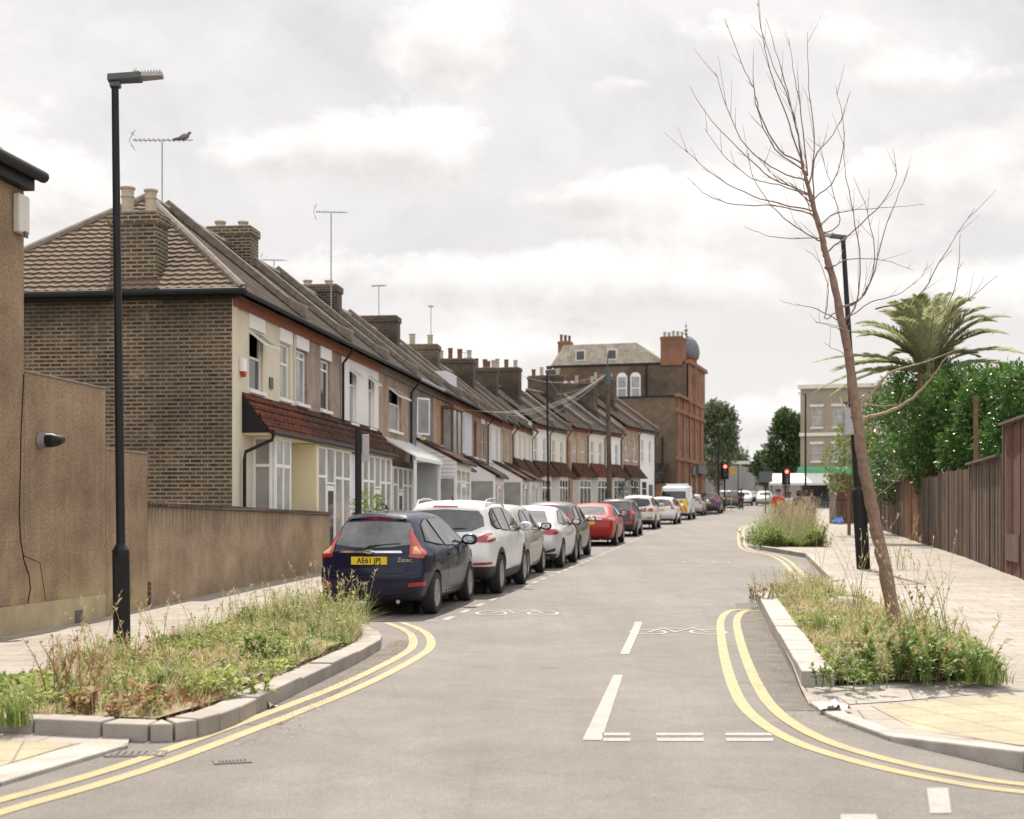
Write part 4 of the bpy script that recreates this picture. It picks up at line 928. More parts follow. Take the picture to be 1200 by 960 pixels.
M['shopgreen']=mat('green_shop_sign',(.12,.42,.22),.5,.1,3)
mb=MB(); mb.box(-.2,6.5,-.35,-.16,2.7,3.7); mb.build('shop_sign',M['shopgreen'],t)
mb=MB(); mb.box(.2,6.2,-.05,-.003,0,2.6); mb.build('shop_window',M['darkglass'],t)
t=thing('shop_awning','white awning over the shop front beneath the green sign','awning',(bx-3.4,121.5,2.2),-.2)
M['awning']=mat('white_canvas',(.62,.62,.55),.8,.05,2)
mb=MB(); mb.add([(0,0,2.0),(5.8,0,2.0),(5.8,3,2.9),(0,3,2.9),(0,0,1.8),(5.8,0,1.8)],[(0,1,2,3),(0,4,5,1)]); mb.build('canvas',M['awning'],t)
mb=MB()
for a in (0.05,5.7): mb.tube([(a,.03,0),(a,.03,1.98)],.04,6)
mb.build('post',M['greymetal'],t)

# ======================= FENCES ON THE RIGHT =======================
M['fence_red']=woodmat('reddish_fence_boards',(.15,.055,.028),(.09,.036,.02),.15)
M['fence_grey']=woodmat('weathered_grey_fence_boards',(.15,.105,.075),(.07,.048,.034),.13)
M['fence_brown']=woodmat('brown_fence_boards',(.16,.095,.058),(.085,.05,.032),.14)
M['fence_orange']=woodmat('orange_brown_fence_boards',(.27,.12,.05),(.17,.07,.03),.16)
#FL=[(13,23.5),(10.25,29.2),(11.75,36.4),(12.9,42.5),(15.0,54),(17.2,66),(19.0,79)]
def fence(a,b,h0,h1,m,label,cap=True,name='wooden_fence',board=.14,rail=True,posts=True,lean=0):
    ax,ay=a; bx_,by=b; L=math.hypot(bx_-ax,by-ay); rot=math.atan2(by-ay,bx_-ax)
    t=thing(name,label,'fence',(ax,ay,g(ay)+.09),rot,'fences along the right pavement'); dz=g(by)-g(ay); mb=MB(); n=int(L/board)
    for i in range(n):
        u=L*i/n; h=h0+(h1-h0)*u/L+R.uniform(-.03,.03); z=dz*u/L; o=R.uniform(-.012,.012)
        k=R.uniform(-.006,.006)
        mb.box(u+.004,u+L/n-.004+k,-.03+o,-.008+o,z-.15,z+h)
    mb.build('boards',M[m],t)
    if rail:
        r=MB()
        for q in (.35,h0*.5,h0-.3): r.add([(0,-.056,q),(L,-.056,q+dz),(L,-.1,q+dz),(0,-.1,q),(0,-.056,q+.08),(L,-.056,q+dz+.08),(L,-.1,q+dz+.08),(0,-.1,q+.08)],[(0,3,2,1),(4,5,6,7),(0,1,5,4),(1,2,6,5),(2,3,7,6),(3,0,4,7)])
        r.build('rail',M['fence_brown'],t)
    if posts:
        k=max(1,int(L/1.9))
        for i in range(k+1):
            u=L*i/k; q=MB(); q.box(u-.06,u+.06,-.09,.018,dz*u/L-.15,dz*u/L+h0+(h1-h0)*u/L+.05); q.build('post',M['fence_grey' if m!='fence_grey' else 'fence_brown'],t,bevel=.008)
    if cap:
        q=MB(); q.add([(0,-.02,h0+.03),(L,-.02,h1+dz+.03),(L,.11,h1+dz+.03),(0,.11,h0+.03),(0,-.02,h0+.08),(L,-.02,h1+dz+.08),(L,.11,h1+dz+.08),(0,.11,h0+.08)],[(0,3,2,1),(4,5,6,7),(0,1,5,4),(1,2,6,5),(2,3,7,6),(3,0,4,7)]); q.build('top_rail',M['fence_grey'],t)
    return t
fence((26,21.3),(9.35,24.05),2.3,2.3,'fence_brown','brown fence turning the corner away from the reddish gate')
gt_=fence((9.2,24.1),(10.28,29.45),3.05,3.05,'fence_red','tall dark reddish wooden gate at the right edge with pale top rail',name='wooden_gate',board=.16)
q=MB(); q.box(3.3,5.1,.006,.02,.35,.9); q.build('repair_board',M['fence_brown'],gt_)
#ROTF=lambda a,b: (FL[a],FL[b])
fence((10.35,29.8),(11.6,35.7),2.42,2.36,'fence_grey','weathered grey plank fence between the reddish gate and the hedge')
fence((11.65,35.9),(12.85,42.3),2.3,2.3,'fence_brown','dark brown plank fence in the shade under the hedge',cap=False)
fence((12.9,42.6),(13.9,48),2.2,2.2,'fence_grey','grey plank fence beneath the middle of the hedge, with a pale board',cap=False)
fence((13.95,48.3),(14.9,53.5),2.2,2.2,'fence_orange','orange brown slatted fence panel behind the tree trunk')
fence((14.95,53.8),(17.1,66),2.1,2.1,'fence_grey','low grey fence partly hidden by the black lamp post')
fence((17.0,74.0),(19.3,75.8),2.65,2.55,'fence_red','reddish brown corrugated panel fence at the far end, facing the road',board=.2,cap=False)
q_=thing('fence_post','pale concrete fence post at the outer end of the far reddish panel','post',(16.8,73.8,g(74)),0); mb=MB(); mb.box(-.15,.15,-.15,.15,-.1,2.7); mb.build('shaft',M['mortar'],q_,bevel=.02)
t=thing('fence_post','slim dark post rising out of the hedge','post',P(1148,560,37)[:2]+(g(37),) if False else (P(1148,560,37).x,37.3,g(37)),0); mb=MB(); mb.box(-.05,.05,-.05,.05,0,4.35); mb.build('shaft',M['brownwood'],t)
M['blue_plastic']=mat('blue_plastic',(.05,.2,.6),.4,.15,10)
x,y=G(966,612); t=thing('plastic_bag','small crumpled blue plastic bag at the foot of the far reddish fence','bag',(16.9,73.0,g(73)+.1),.3)
mb=MB(); mb.lathe([(.03,0),(.26,.02),(.3,.12),(.22,.26),(.1,.33),(.03,.36)],9); b=mb.build('bag_body',M['blue_plastic'],t)
for v in b.data.vertices: v.co.x*=1+R.uniform(-.2,.2); v.co.y*=1+R.uniform(-.2,.2)
mb=MB(); mb.tube([(-.05,0,.33),(-.1,0,.45),(0,0,.48),(.06,0,.34)],.012,5); mb.build('bag_handle',M['blue_plastic'],t)

# ======================= LAMPS, POLES, AERIALS, WIRES =======================
def street_lamp(x,y,h,lx,ly,rot,label,base=.085,r=.045,bh=1.35,arm=.5,mid=None):
    """lx, ly: how far the top leans"""
    t=thing('street_lamp',label,'street lamp',(x,y,g(y)+.08),0,'black street lamps')
    def T(z): return (lx*z/h,ly*z/h,z)
    mb=MB(); mb.tube([T(-.1),T(bh)],base,16); mb.tube([T(bh),T(bh+.07)],[base,r],16); p=mb.build('base_column',M['blackmetal'],t,smooth=True)
    mb=MB(); mb.tube([T(bh+.06),T(h)] if not mid else [T(bh+.06),T(mid),T(mid+.08),T(h)],[r,r*.8] if not mid else [r,r,r*.6,r*.5],12); mb.build('pole',M['blackmetal'],t,smooth=True)
    d=MB(); d.box(-.05,.05,-base-.006,-base+.02,.35,.95); d.build('access_door',M['blackmetal'],p)
    c,s=math.cos(rot),math.sin(rot); o=Vector(T(h)); X=Vector((c,s,.10)); Yv=Vector((-s,c,0)); Z=Vector((0,0,1))
    def hb(mb,a,b,w,z0,z1,w2=None):
        w2=w2 or w; vs=[]
        for zz in (z0,z1):
            for u,ww in ((a,w),(b,w2)):
                vs += [o+X*u-Yv*ww+Z*zz,o+X*u+Yv*ww+Z*zz]
        mb.add(vs,[(0,1,3,2),(4,6,7,5),(0,4,5,1),(2,3,7,6),(0,2,6,4),(1,5,7,3)])
    hd=MB(); hb(hd,-.07,.28,.085,.0,.075,.10); hb(hd,-.05,.06,.06,-.06,.0); hd2=hd.build('lamp_head',M['darkgrey'],t,bevel=.012)
    hd=MB(); hb(hd,.281,.50,.10,.02,.06,.07)
    for k in range(7): hb(hd,.29+k*.03,.30+k*.03,.09,.06,.08)
    hd.build('led_panel',M['greymetal'],hd2)
    hd=MB(); hd.lathe([(.03,0),(.035,.02),(.02,.045),(.002,.05)],8,Matrix.Translation(o+X*.22+Z*.085)); hd.build('photocell',M['cream_white'],hd2)
    return t
x,y=G(143,766); street_lamp(x,y,6.0,-.075,0,.12,'tall black lamp post in the foreground left, standing beside the weedy planter',base=.09,r=.047,bh=1.02)
x,y=G(1012,667,.1)
sl=street_lamp(x,y,7.25,-.45,0,PI,'black lamp post behind the bare tree, grey box sign strapped to it',base=.15,r=.10,bh=1.75,mid=4.3)
mb=MB(); mb.box(-.45,-.15,-.12,.02,2.95,3.55); mb.build('sign_box',M['greymetal'],sl,bevel=.02)
mb=MB(); mb.box(-.47,-.13,-.13,.03,3.62,3.68); mb.build('sign_bracket',M['darkgrey'],sl)
x,y=3.0,52.0; x=(643-600)/F*52; street_lamp(x+.0,y,4.35+1.48+.8-.45,-.06,0,.0,'slim black lamp post on the left pavement in front of the white terrace',base=.07,r=.045,bh=1.0)
x=(944-600)/F*96; street_lamp(x,96,8.2,0,0,PI,'distant thin black lamp post near the shop awning',base=.1,r=.07,bh=1.2)
x=(842-600)/F*118; street_lamp(x,118,7.0,0,0,0,'dark lamp column standing right behind the left traffic light',base=.12,r=.1,bh=1.2)
# telegraph pole
tx_,ty_=(712.5-600)/F*76,76
t=thing('telegraph_pole','wooden telegraph pole with cables fanning out, in front of the stepped terrace','telegraph pole',(tx_,ty_,g(76)),0)
hp=EYE+(603-432)/F*76-g(76); mb=MB(); mb.tube([(0.1,0,-.1),(-.02,0,hp)],[.16,.11],10); mb.build('pole',M['brick_dark'],t,smooth=True)
mb=MB(); mb.tube([(-.02,0,hp-.9),(-.02,0,hp+.0)],.19,10); mb.box(-.45,.45,-.05,.05,hp-.55,hp-.45); mb.build('terminal_box',M['darkgrey'],t)
mb=MB(); mb.tube([(-.02,0,hp),(-.02,0,hp+.8)],.03,6); mb.build('top_rod',M['darkgrey'],t)
M['wire']=mat('pale_cable',(.30,.28,.26),.7,.1,2)
def cable(a,b,sag,label,r=.012):
    a,b=Vector(a),Vector(b); p=[a.lerp(b,i/14)-Vector((0,0,sag*4*(i/14)*(1-i/14))) for i in range(15)]
    mb=MB(); mb.tube([q-a for q in p],r,5,cap=False); o=mb.build('overhead_cable',M['wire']); o.location=a
    tag(o,label,'cable','cables from the telegraph pole')
top=Vector((tx_,ty_,g(76)+hp-.4))
for k,(px,py,d,sg) in enumerate([(497,470,47,1.0),(545,478,57,.9),(575,487,64,.7),(600,497,69,.6),(610,440,78,.5),(652,462,80,.3)]):
    cable(top+Vector((-.3+.1*k,0,.06*k)),P(px,py,d),sg,['lowest of the cables, sagging to the house with the brown window box','second lowest cable, from the telegraph pole to the blue-white roof','cable from the telegraph pole to the brown pebbledash eaves','cable from the telegraph pole to the last near houses','cable from the telegraph pole up to a four-pot chimney','short cable from the telegraph pole to the stepped terrace roof'][k])
cable(P(640,440,80),P(690,500,84),.2,'thin cable crossing the roofs behind the slim lamp post')
def aerial(px,py_top,py_base,d,label,boomlen=1.0,rot=.2,kind='yagi'):
    a=P(px,py_top,d); b=P(px,py_base,d); h=a.z-b.z
    t=thing('tv_aerial',label,'aerial',(a.x,a.y,b.z),rot,'television aerials on the roofs')
    mb=MB(); mb.tube([(.0,0,0),(0,0,h)],.018,6); mb.build('mast',M['greymetal'],t)
    mb=MB(); mb.tube([(-boomlen*.5,0,h+.03),(boomlen*.52,0,h+.03)],.012,5); mb.build('boom',M['greymetal'],t)
    e=MB(); n=11
    for i in range(n):
        u=-boomlen*.45+boomlen*.8*i/(n-1); e.tube([(u,-.14,h+.03),(u,.14,h+.03)],.006,4); e.tube([(u,0,h+.0),(u,0,h+.07)],.008,4)
    if kind=='yagi':
        for s_ in (-1,1): e.tube([(-boomlen*.56,0,h+.03),(-boomlen*.46,.0,h+.03+s_*.22)],.01,4); e.tube([(-boomlen*.5,-.12,h+.03+s_*.14),(-boomlen*.5,.12,h+.03+s_*.14)],.008,4)
    e.build('element',M['greymetal'],t); return t,a
t,a=aerial(190,166,246,30.5,'aerial above the end chimney with a pigeon sitting on it',1.28,0.0)
aerial(388,250,362,38,'tallest aerial mast, between the second and third chimney',.85,0.1)
aerial(444,336,388,50,'small aerial on the dark chimney of the tan house',.55,-.2,'b'); aerial(505,360,405,62,'thin plain aerial rising above the broad brown chimney',.25,0,'b')
aerial(321,306,316,44,'low aerial just showing behind the roof ridge',.75,.1); aerial(545,414,424,78,'little distant aerial among the clustered chimney pots',.7,.1,'b')
# pigeon on the first aerial
M['pigeon']=mat('pigeon_grey',(.16,.155,.17),.8,.3,20)
pp=P(215,162.4,30.5); pg=thing('pigeon','grey pigeon perched at the right end of the aerial','bird',pp,.1)
mb=MB(); mb.tube([(-.16,0,-.015),(-.1,0,.0),(-.04,0,.02),(.03,0,.045),(.08,0,.06),(.105,0,.095),(.12,0,.125),(.15,0,.128),(.175,0,.118)],[.012,.03,.055,.068,.055,.033,.032,.026,.004],12); b=mb.build('body',M['pigeon'],pg,smooth='all')
mb=MB(); mb.tube([(-.22,0,-.03),(-.12,0,0)],[.02,.03],6); mb.build('tail',M['darkgrey'],pg)
mb=MB(); mb.tube([(.03,.02,0),(.035,.02,-.055)],.005,4); mb.tube([(.03,-.02,0),(.035,-.02,-.055)],.005,4); mb.build('leg',M['alarm_red'],pg)
# black sign post between the wall and the parked cars
x=(420-600)/F*26.3; t=thing('sign_post','short black post with a small white plate, by the end of the long tan wall','sign post',(x,26.3,g(26)+.1),0)
mb=MB(); mb.tube([(0,0,-.1),(-.005,0,2.85)],.062,12); mb.build('post',M['blackmetal'],t,smooth=True)
mb=MB(); mb.box(.07,.2,.0,.03,2.25,2.75); mb.build('sign_plate',M['greymetal'],t,bevel=.004)
# traffic lights
M['red_lit']=emit('red_signal_light',(1,.07,.04),7); M['lens_off']=mat('unlit_lens',(.02,.02,.02),.2,.1,5)
def signal(px,py,d,h,label):
    x=(px-600)/F*d; zc=EYE+(603-py)/F*d-g(d); t=thing('traffic_light',label,'traffic light',(x,d,g(d)),0,'traffic lights showing red')
    mb=MB(); mb.tube([(0,0,-.1),(0,0,zc+.3)],.07,10); mb.build('post',M['blackmetal'],t,smooth=True)
    mb=MB(); mb.box(-.2,.2,-.35,-.08,zc-.85,zc+.25); hd=mb.build('signal_head',M['blackmetal'],t,bevel=.03)
    mb=MB(); mb.box(-.33,.33,-.07,-.06,zc-1.0,zc+.4); mb.build('backing_board',M['blackmetal'],hd)
    for k in range(3):
        mb=MB(); mb.tube([(0,-.351,zc-.33*k),(0,-.37,zc-.33*k)],.13 if k==0 else .11,16); mb.build('lens',M['red_lit' if k==0 else 'lens_off'],hd)
    return t
signal(849,547,112,0,'traffic light showing red on the left side of the far junction'); signal(921,553,108,0,'traffic light showing red on the right, above the people')
x=(858-600)/F*112; t=thing('road_sign','small yellow sign on a post beside the left traffic light','sign',(x,112.5,g(112)),0)
mb=MB(); mb.tube([(0,0,0),(0,0,3.6)],.04,6); mb.build('post',M['greymetal'],t); mb=MB(); mb.box(-.3,.3,-.06,-.045,2.9,3.55)
M['sign_ochre']=mat('ochre_sign',(.5,.3,.08),.5,.1,4); mb.build('sign_plate',M['sign_ochre'],t)
x=(909-600)/F*100; t=thing('road_sign','dark backed sign on a post left of the right traffic light','sign',(x,104,g(104)),0)
mb=MB(); mb.tube([(0,0,0),(0,0,3.2)],.05,6); mb.build('post',M['blackmetal'],t); mb=MB(); mb.box(-.5,.5,-.06,-.05,2.3,3.1); mb.build('sign_plate',M['darkgrey'],t)
# ======================= CARS =======================
def carpaint(name,col,metal=.0,rough=.3,coat=.4,spec=.4):
    m,nt,b=newmat(name); tc=nt.new('ShaderNodeTexCoord').outputs['Object']
    s=nt.new('ShaderNodeSeparateXYZ'); nt.link(tc,s.inputs[0])
    f=nt.ramp(nt.noise(tc,2.5,4,.7),.3,.7); dirt=nt.math('MULTIPLY',nt.ramp(s.outputs[2],.2,.55,(1,)*3,(0,)*3),.35)
    c=nt.mix(dirt,col,(.14,.12,.10)); nt.link(c,b.inputs['Base Color'])
    nt.link(nt.math('ADD',nt.math('MULTIPLY',f,.1),rough),b.inputs['Roughness'])
    b.inputs['Metallic'].default_value=metal; b.inputs['Specular IOR Level'].default_value=spec; b.inputs['Coat Weight'].default_value=coat; b.inputs['Coat Roughness'].default_value=.04
    return m
M['p_navy']=carpaint('navy_car_paint',(.008,.010,.034),coat=.25,spec=.2,rough=.2); M['p_white']=carpaint('white_car_paint',(.66,.66,.64)); M['p_beige']=carpaint('silver_beige_car_paint',(.42,.40,.36),.3)
M['p_silver']=carpaint('pearl_white_car_paint',(.56,.56,.58),.2); M['p_grey']=carpaint('dark_grey_car_paint',(.10,.10,.10),.3); M['p_red']=carpaint('red_car_paint',(.36,.016,.012),coat=.3,spec=.3); M['p_dark']=carpaint('near_black_car_paint',(.03,.03,.04),.2)
M['p_maroon']=carpaint('dark_plum_car_paint',(.05,.03,.05),.2); M['p_teal']=carpaint('pale_green_car_paint',(.4,.5,.47)); M['p_warmwhite']=carpaint('warm_white_car_paint',(.62,.6,.52))
M['plastic']=mat('black_bumper_plastic',(.028,.027,.027),.6,.2,8,bump=.15); M['seam']=mat('shut_line',(.008,.008,.008),.8)
M['carglass']=glassmat('car_glass',(.05,.055,.055),.02,.9,.2,.8); M['rearglass']=glassmat('rear_window_glass',(.07,.075,.07),.03,.95,.5,2.5); M['privacy']=glassmat('dark_car_glass',(.015,.018,.018),.03,.7)
M['lamp_red']=mat('red_tail_lamp',(.36,.014,.01),.12,.25,14,coat=.8); M['lamp_amber']=mat('amber_lamp_lens',(.55,.28,.12),.15,.2,14,coat=.8); M['lamp_clear']=mat('clear_lamp_lens',(.5,.5,.5),.12,.3,20,coat=.8)
M['chrome']=mat('chrome',(.6,.6,.6),.15,.1,5,metal=1); M['rubber']=mat('tyre_rubber',(.022,.021,.02),.85,.2,12,bump=.3); M['rim']=mat('alloy_wheel',(.40,.40,.41),.35,.15,6,metal=.7)
M['plate_y']=mat('yellow_number_plate',(.75,.53,.02),.4,.04,5); M['plate_txt']=mat('plate_lettering',(.01,.01,.01),.6); M['mirror']=mat('mirror_glass',(.5,.5,.5),.05,.05,2,metal=1)

def text_mesh(name,s,size,mt,parent,Mx,depth=.002,sx=1.0):
    cu=bpy.data.curves.new(name,'FONT'); cu.body=s; cu.size=size; cu.extrude=depth; cu.align_x='CENTER'; cu.align_y='CENTER'; cu.resolution_u=3; cu.offset=.0015*size/.09
    tmp=bpy.data.objects.new('t',cu); COL.objects.link(tmp); dg=bpy.context.evaluated_depsgraph_get(); me=bpy.data.meshes.new_from_object(tmp.evaluated_get(dg))
    bpy.data.objects.remove(tmp); bpy.data.curves.remove(cu)
    me.transform(Matrix.Diagonal((sx,1,1,1))); me.transform(Mx); me.materials.clear(); me.materials.append(mt)
    o=bpy.data.objects.new(name,me); COL.objects.link(o); o.parent=parent; return o

def make_shell(sp):
    """closed body from a side silhouette (x forward, z up), inflated sideways with rounded edges"""
    sil=chaikin(sp['sil'],3,closed=True); n=len(sil); L=sp['L']; hw=sp['W']/2; belt=sp['belt']
    r=sp.get('r',.10); tum=sp.get('tum',.46); crown=sp.get('crown',.035); bow=sp.get('bow',.10); zt=max(p[1] for p in sil)
    def core(p):
        return (max(-L/2+.55,min(L/2-.75,p[0]*.8)),.60)
    S=[Vector((a,b)) for a,b in sil]
    def dist(p):
        best=9
        for i in range(n):
            a,b=S[i],S[(i+1)%n]; ab=b-a; t=max(0,min(1,(p-a).dot(ab)/max(ab.length_squared,1e-9))); best=min(best,(p-a-ab*t).length)
        return best
    def Wf(x,z):
        w=hw
        if z<.62: w-= .11*((.62-z)/.5)**2*hw/.86
        elif z<belt: w-= .02*((z-.62)/(belt-.62))
        if z>belt-.03:
            w-= .02
            t=z-belt+.03; w-= tum*t*min(1,.35+t/.12) if t<.08 else tum*t
        k=abs(x)/(L/2); w-= hw*.13*k**5
        if z>belt: w-= hw*.10*(max(0,-x)/(L/2))**2
        if x>0: w-=hw*.05*k**3
        return max(w,.12)
    fr=[0,.012,.03,.055,.085,.12,.17,.24,.33,.45,.6,.8,1.0]; vs=[]; fs=[]
    ring=[[],[]]
    for side in (0,1):
        for s_ in fr:
            row=[]
            for p in S:
                c=Vector(core(p)); q=p.lerp(c,s_); d=dist(q) if s_>0 else 0
                dd=min(d/r,1); y=Wf(q.x,q.y)-r*(1-math.sqrt(max(0,1-(1-dd)**2)))
                row.append(len(vs)); vs.append(Vector((q.x,y if side==0 else -y,q.y)))
            ring[side].append(row)
        for a,b in zip(ring[side],ring[side][1:]):
            for i in range(n): fs.append((a[i],a[(i+1)%n],b[(i+1)%n],b[i]) if side==0 else (a[i],b[i],b[(i+1)%n],a[(i+1)%n]))
    K=12; rows=[ring[0][0]]
    for k in range(1,K):
        t=1-2*k/K; row=[]
        for i,p in enumerate(S):
            tn=(S[(i+1)%n]-S[i-1]); nrm=Vector((tn.y,-tn.x)).normalized()
            if nrm.dot(p-Vector(core(p)))<0: nrm=-nrm
            y0=vs[ring[0][0][i]].y; amt=(crown+bow*max(0,abs(nrm.x)-.3)*(1 if p.y<belt+.6 else 1))*(1-t*t)
            if p.y<.35: amt*=.3
            row.append(len(vs)); vs.append(Vector((p.x+nrm.x*amt,y0*t,p.y+nrm.y*amt)))
        rows.append(row)
    rows.append(ring[1][0])
    for a,b in zip(rows,rows[1:]):
        for i in range(n): fs.append((a[i],b[i],b[(i+1)%n],a[(i+1)%n]))
    bm=bmesh.new(); bv=[bm.verts.new(v) for v in vs]
    for f in fs:
        try: bm.faces.new([bv[i] for i in f])
        except ValueError: pass
    bmesh.ops.remove_doubles(bm,verts=bm.verts,dist=.0008); bmesh.ops.recalc_face_normals(bm,faces=bm.faces)
    return bm

CX=[0,0]
def corner(u,w,s_):
    a=math.radians(u*90); c=(CX[0],s_*CX[1]); d=(-math.cos(a),s_*math.sin(a))
    return ((c[0]+3*d[0],c[1]+3*d[1],w),(-d[0],-d[1],0))
def patch(bvh,poly,view,off=.004,grid=.035,thick=0):
    """fill poly (2D in the given view) and lay it on the body; returns verts, faces"""
    bm=bmesh.new(); bm.faces.new([bm.verts.new((p[0],p[1],0)) for p in poly])
    for ax,no in ((0,(1,0,0)),(1,(0,1,0))):
        a0=min(p[ax] for p in poly); a1=max(p[ax] for p in poly); n=int((a1-a0)/grid)
        for k in range(1,n+1):
            c=a0+(a1-a0)*k/(n+1)+.00013; bmesh.ops.bisect_plane(bm,geom=bm.verts[:]+bm.edges[:]+bm.faces[:],plane_co=(c,0,0) if ax==0 else (0,c,0),plane_no=no)
    bmesh.ops.triangulate(bm,faces=[f for f in bm.faces if len(f.verts)>4])
    bm.verts.ensure_lookup_table(); bm.verts.index_update(); out=[]
    for v in bm.verts:
        u,w=v.co.x,v.co.y
        o,d={'R':((u,-3,w),(0,1,0)),'L':((u,3,w),(0,-1,0)),'B':((-5,u,w),(1,0,0)),'F':((5,u,w),(-1,0,0)),'T':((u,w,4),(0,0,-1)),'CR':corner(u,w,-1),'CL':corner(u,w,1)}[view]
        o,d=Vector(o),Vector(d); h,nr,_,_=bvh.ray_cast(o,d)
        if h is None:
            pt={'R':Vector((u,-.75,w)),'L':Vector((u,.75,w)),'B':Vector((-2,u,w)),'F':Vector((2,u,w)),'T':Vector((u,w,1.4)),'CR':Vector((-2,-.7,w)),'CL':Vector((-2,.7,w))}[view]
            h,nr,_,_=bvh.find_nearest(pt)
        if nr.dot(d)>0: nr=-nr
        out.append(h+nr*off)
    fs=[tuple(v.index for v in f.verts) for f in bm.faces]; bm.free(); return out,fs
def wheel(par,x,y,R_,side,rim='rim',spokes=10,w=.2):
    Mx=Matrix.Translation((x,y,R_))@Matrix.Rotation(PI/2*(-1 if side<0 else 1)*-1,4,'X')
    mb=MB(); rr=R_*.68; mb.lathe([(rr,-w/2),(R_*.93,-w/2),(R_*.985,-w/2+.025),(R_,-w/4),(R_,w/4),(R_*.985,w/2-.025),(R_*.93,w/2),(rr,w/2-.004),(rr*.98,w/2-.03),(rr*.96,-w/2+.01),(rr,-w/2)],28,Mx)
    ty=mb.build('wheel',M['rubber'],par,smooth=True)
    mb=MB(); mb.lathe([(rr*1.0,w/2-.02),(rr*.98,w/2-.008),(rr*.90,w/2-.012),(rr*.88,w/2-.05),(rr*.86,-.02)],24,Mx); mb.lathe([(0,w/2-.014),(.05,w/2-.016),(.07,w/2-.03),(.07,w/2-.08)],14,Mx)
    for k in range(spokes):
        a=2*PI*k/spokes; c,s=math.cos(a),math.sin(a); wv=.5*rr*.9*.62*2*PI/spokes*.36
        vs=[]
        for rad,ww,z in ((.05,wv*.7,w/2-.02),(rr*.9,wv*1.15,w/2-.02),(.05,wv*.7,w/2-.045),(rr*.9,wv*1.15,w/2-.045)):
            vs += [(c*rad-s*ww,s*rad+c*ww,z),(c*rad+s*ww,s*rad-c*ww,z)]
        mb.add(vs,[(0,2,3,1),(4,5,7,6),(0,4,6,2),(1,3,7,5),(2,6,7,3)],Mx)
    mb.build('rim',M[rim],ty,smooth=True)
    mb=MB(); mb.lathe([(0,-.03),(rr*.86,-.03)],20,Mx); mb.build('brake',M['seam'],ty)
def build_car(sp,label,cat='car',name='parked_car',group='cars parked along the left kerb',detail=2):
    L,W=sp['L'],sp['W']; CX[:]=[-L/2+.45,W/2-.45]; t=thing(name,label,cat,(0,0,0),0,group)
    bm=make_shell(sp); me=bpy.data.meshes.new('body'); bm.to_mesh(me); bm.free()
    R_=sp['R']; xa,xf=sp['axr'],sp['axf']
    full=BVHTree.FromPolygons([v.co[:] for v in me.vertices],[tuple(p.vertices) for p in me.polygons])
    bm=bmesh.new(); bm.from_mesh(me); AR=R_*1.12; zc=R_*1.0; NS=28
    for x in (xa,xf):
        for s_ in (-1,1):
            for k in range(NS):
                a=-.35+(PI+.7)*k/(NS-1)
                fs=[f for f in bm.faces if f.calc_center_median().y*s_>.30 and (Vector((f.calc_center_median().x-x,f.calc_center_median().z-zc))).length<AR+.30 and abs(math.atan2(f.calc_center_median().z-zc,f.calc_center_median().x-x)-a)%(2*PI)<.75]
                gm=list({v for f in fs for v in f.verts})+list({e for f in fs for e in f.edges})+fs
                if fs: bmesh.ops.bisect_plane(bm,geom=gm,plane_co=(x+math.cos(a)*AR,0,zc+math.sin(a)*AR),plane_no=(math.cos(a),0,math.sin(a)),dist=1e-5)
            dl=[]
            for f in bm.faces:
                c=f.calc_center_median()
                if c.y*s_>.34 and Vector((c.x-x,c.z-zc)).length<AR*.9985: dl.append(f)
            bmesh.ops.delete(bm,geom=dl,context='FACES')
            es=[e for e in bm.edges if len(e.link_faces)==1 and all(v.co.y*s_>.3 and Vector((v.co.x-x,v.co.z-zc)).length<AR+.03 for v in e.verts)]
            r=bmesh.ops.extrude_edge_only(bm,edges=es)
            yi=s_*(W/2-.32)
            for q in r['geom']:
                if isinstance(q,bmesh.types.BMVert): q.co.y=yi if abs(q.co.y)>abs(yi) else q.co.y
                if isinstance(q,bmesh.types.BMFace): q.material_index=1
    for q in list(bm.faces):
        if q.material_index==1: q.smooth=False
    wells=[(x,s_) for x in (xa,xf) for s_ in (-1,1)]
    # lower trim: cut the shell along a line and split it off
    lo=sp.get('trim',.30)
    for z in ({lo} | ({sp['trimr']} if 'trimr' in sp else set())):
        bmesh.ops.bisect_plane(bm,geom=bm.verts[:]+bm.edges[:]+bm.faces[:],plane_co=(0,0,z),plane_no=(0,0,1))
    xr=-L/2+.38
    if 'trimr' in sp: bmesh.ops.bisect_plane(bm,geom=bm.verts[:]+bm.edges[:]+bm.faces[:],plane_co=(xr,0,0),plane_no=(1,0,0))
    def istrim(f):
        c=f.calc_center_median()
        if f.material_index==1: return True
        if c.z<lo: return True
        if 'trimr' in sp and c.x<xr and c.z<sp['trimr']: return True
        if sp.get('arch'):
            for x in (xa,xf):
                if (Vector((c.x-x,c.z-R_*1.02))).length<R_*1.13+.075: return True
        return False
    tr=[f for f in bm.faces if istrim(f)]
    ti={f.index for f in tr}
    b2=bm.copy(); b2.faces.ensure_lookup_table(); bm.faces.ensure_lookup_table()
    bmesh.ops.delete(b2,geom=[b2.faces[i] for i in range(len(b2.faces)) if i not in ti],context='FACES')
    bmesh.ops.delete(bm,geom=[bm.faces[i] for i in ti],context='FACES')
    for nm,b_,m_ in (('body',bm,sp['paint']),('lower_trim',b2,sp.get('trimmat','plastic'))):
        q=bpy.data.meshes.new(nm); b_.to_mesh(q); b_.free(); q.materials.append(M[m_]); q.polygons.foreach_set('material_index',[0]*len(q.polygons)); q.polygons.foreach_set('use_smooth',[True]*len(q.polygons)); q.set_sharp_from_angle(angle=math.radians(50))
        o=bpy.data.objects.new(nm,q); COL.objects.link(o); o.parent=t
        if nm=='body': body=o
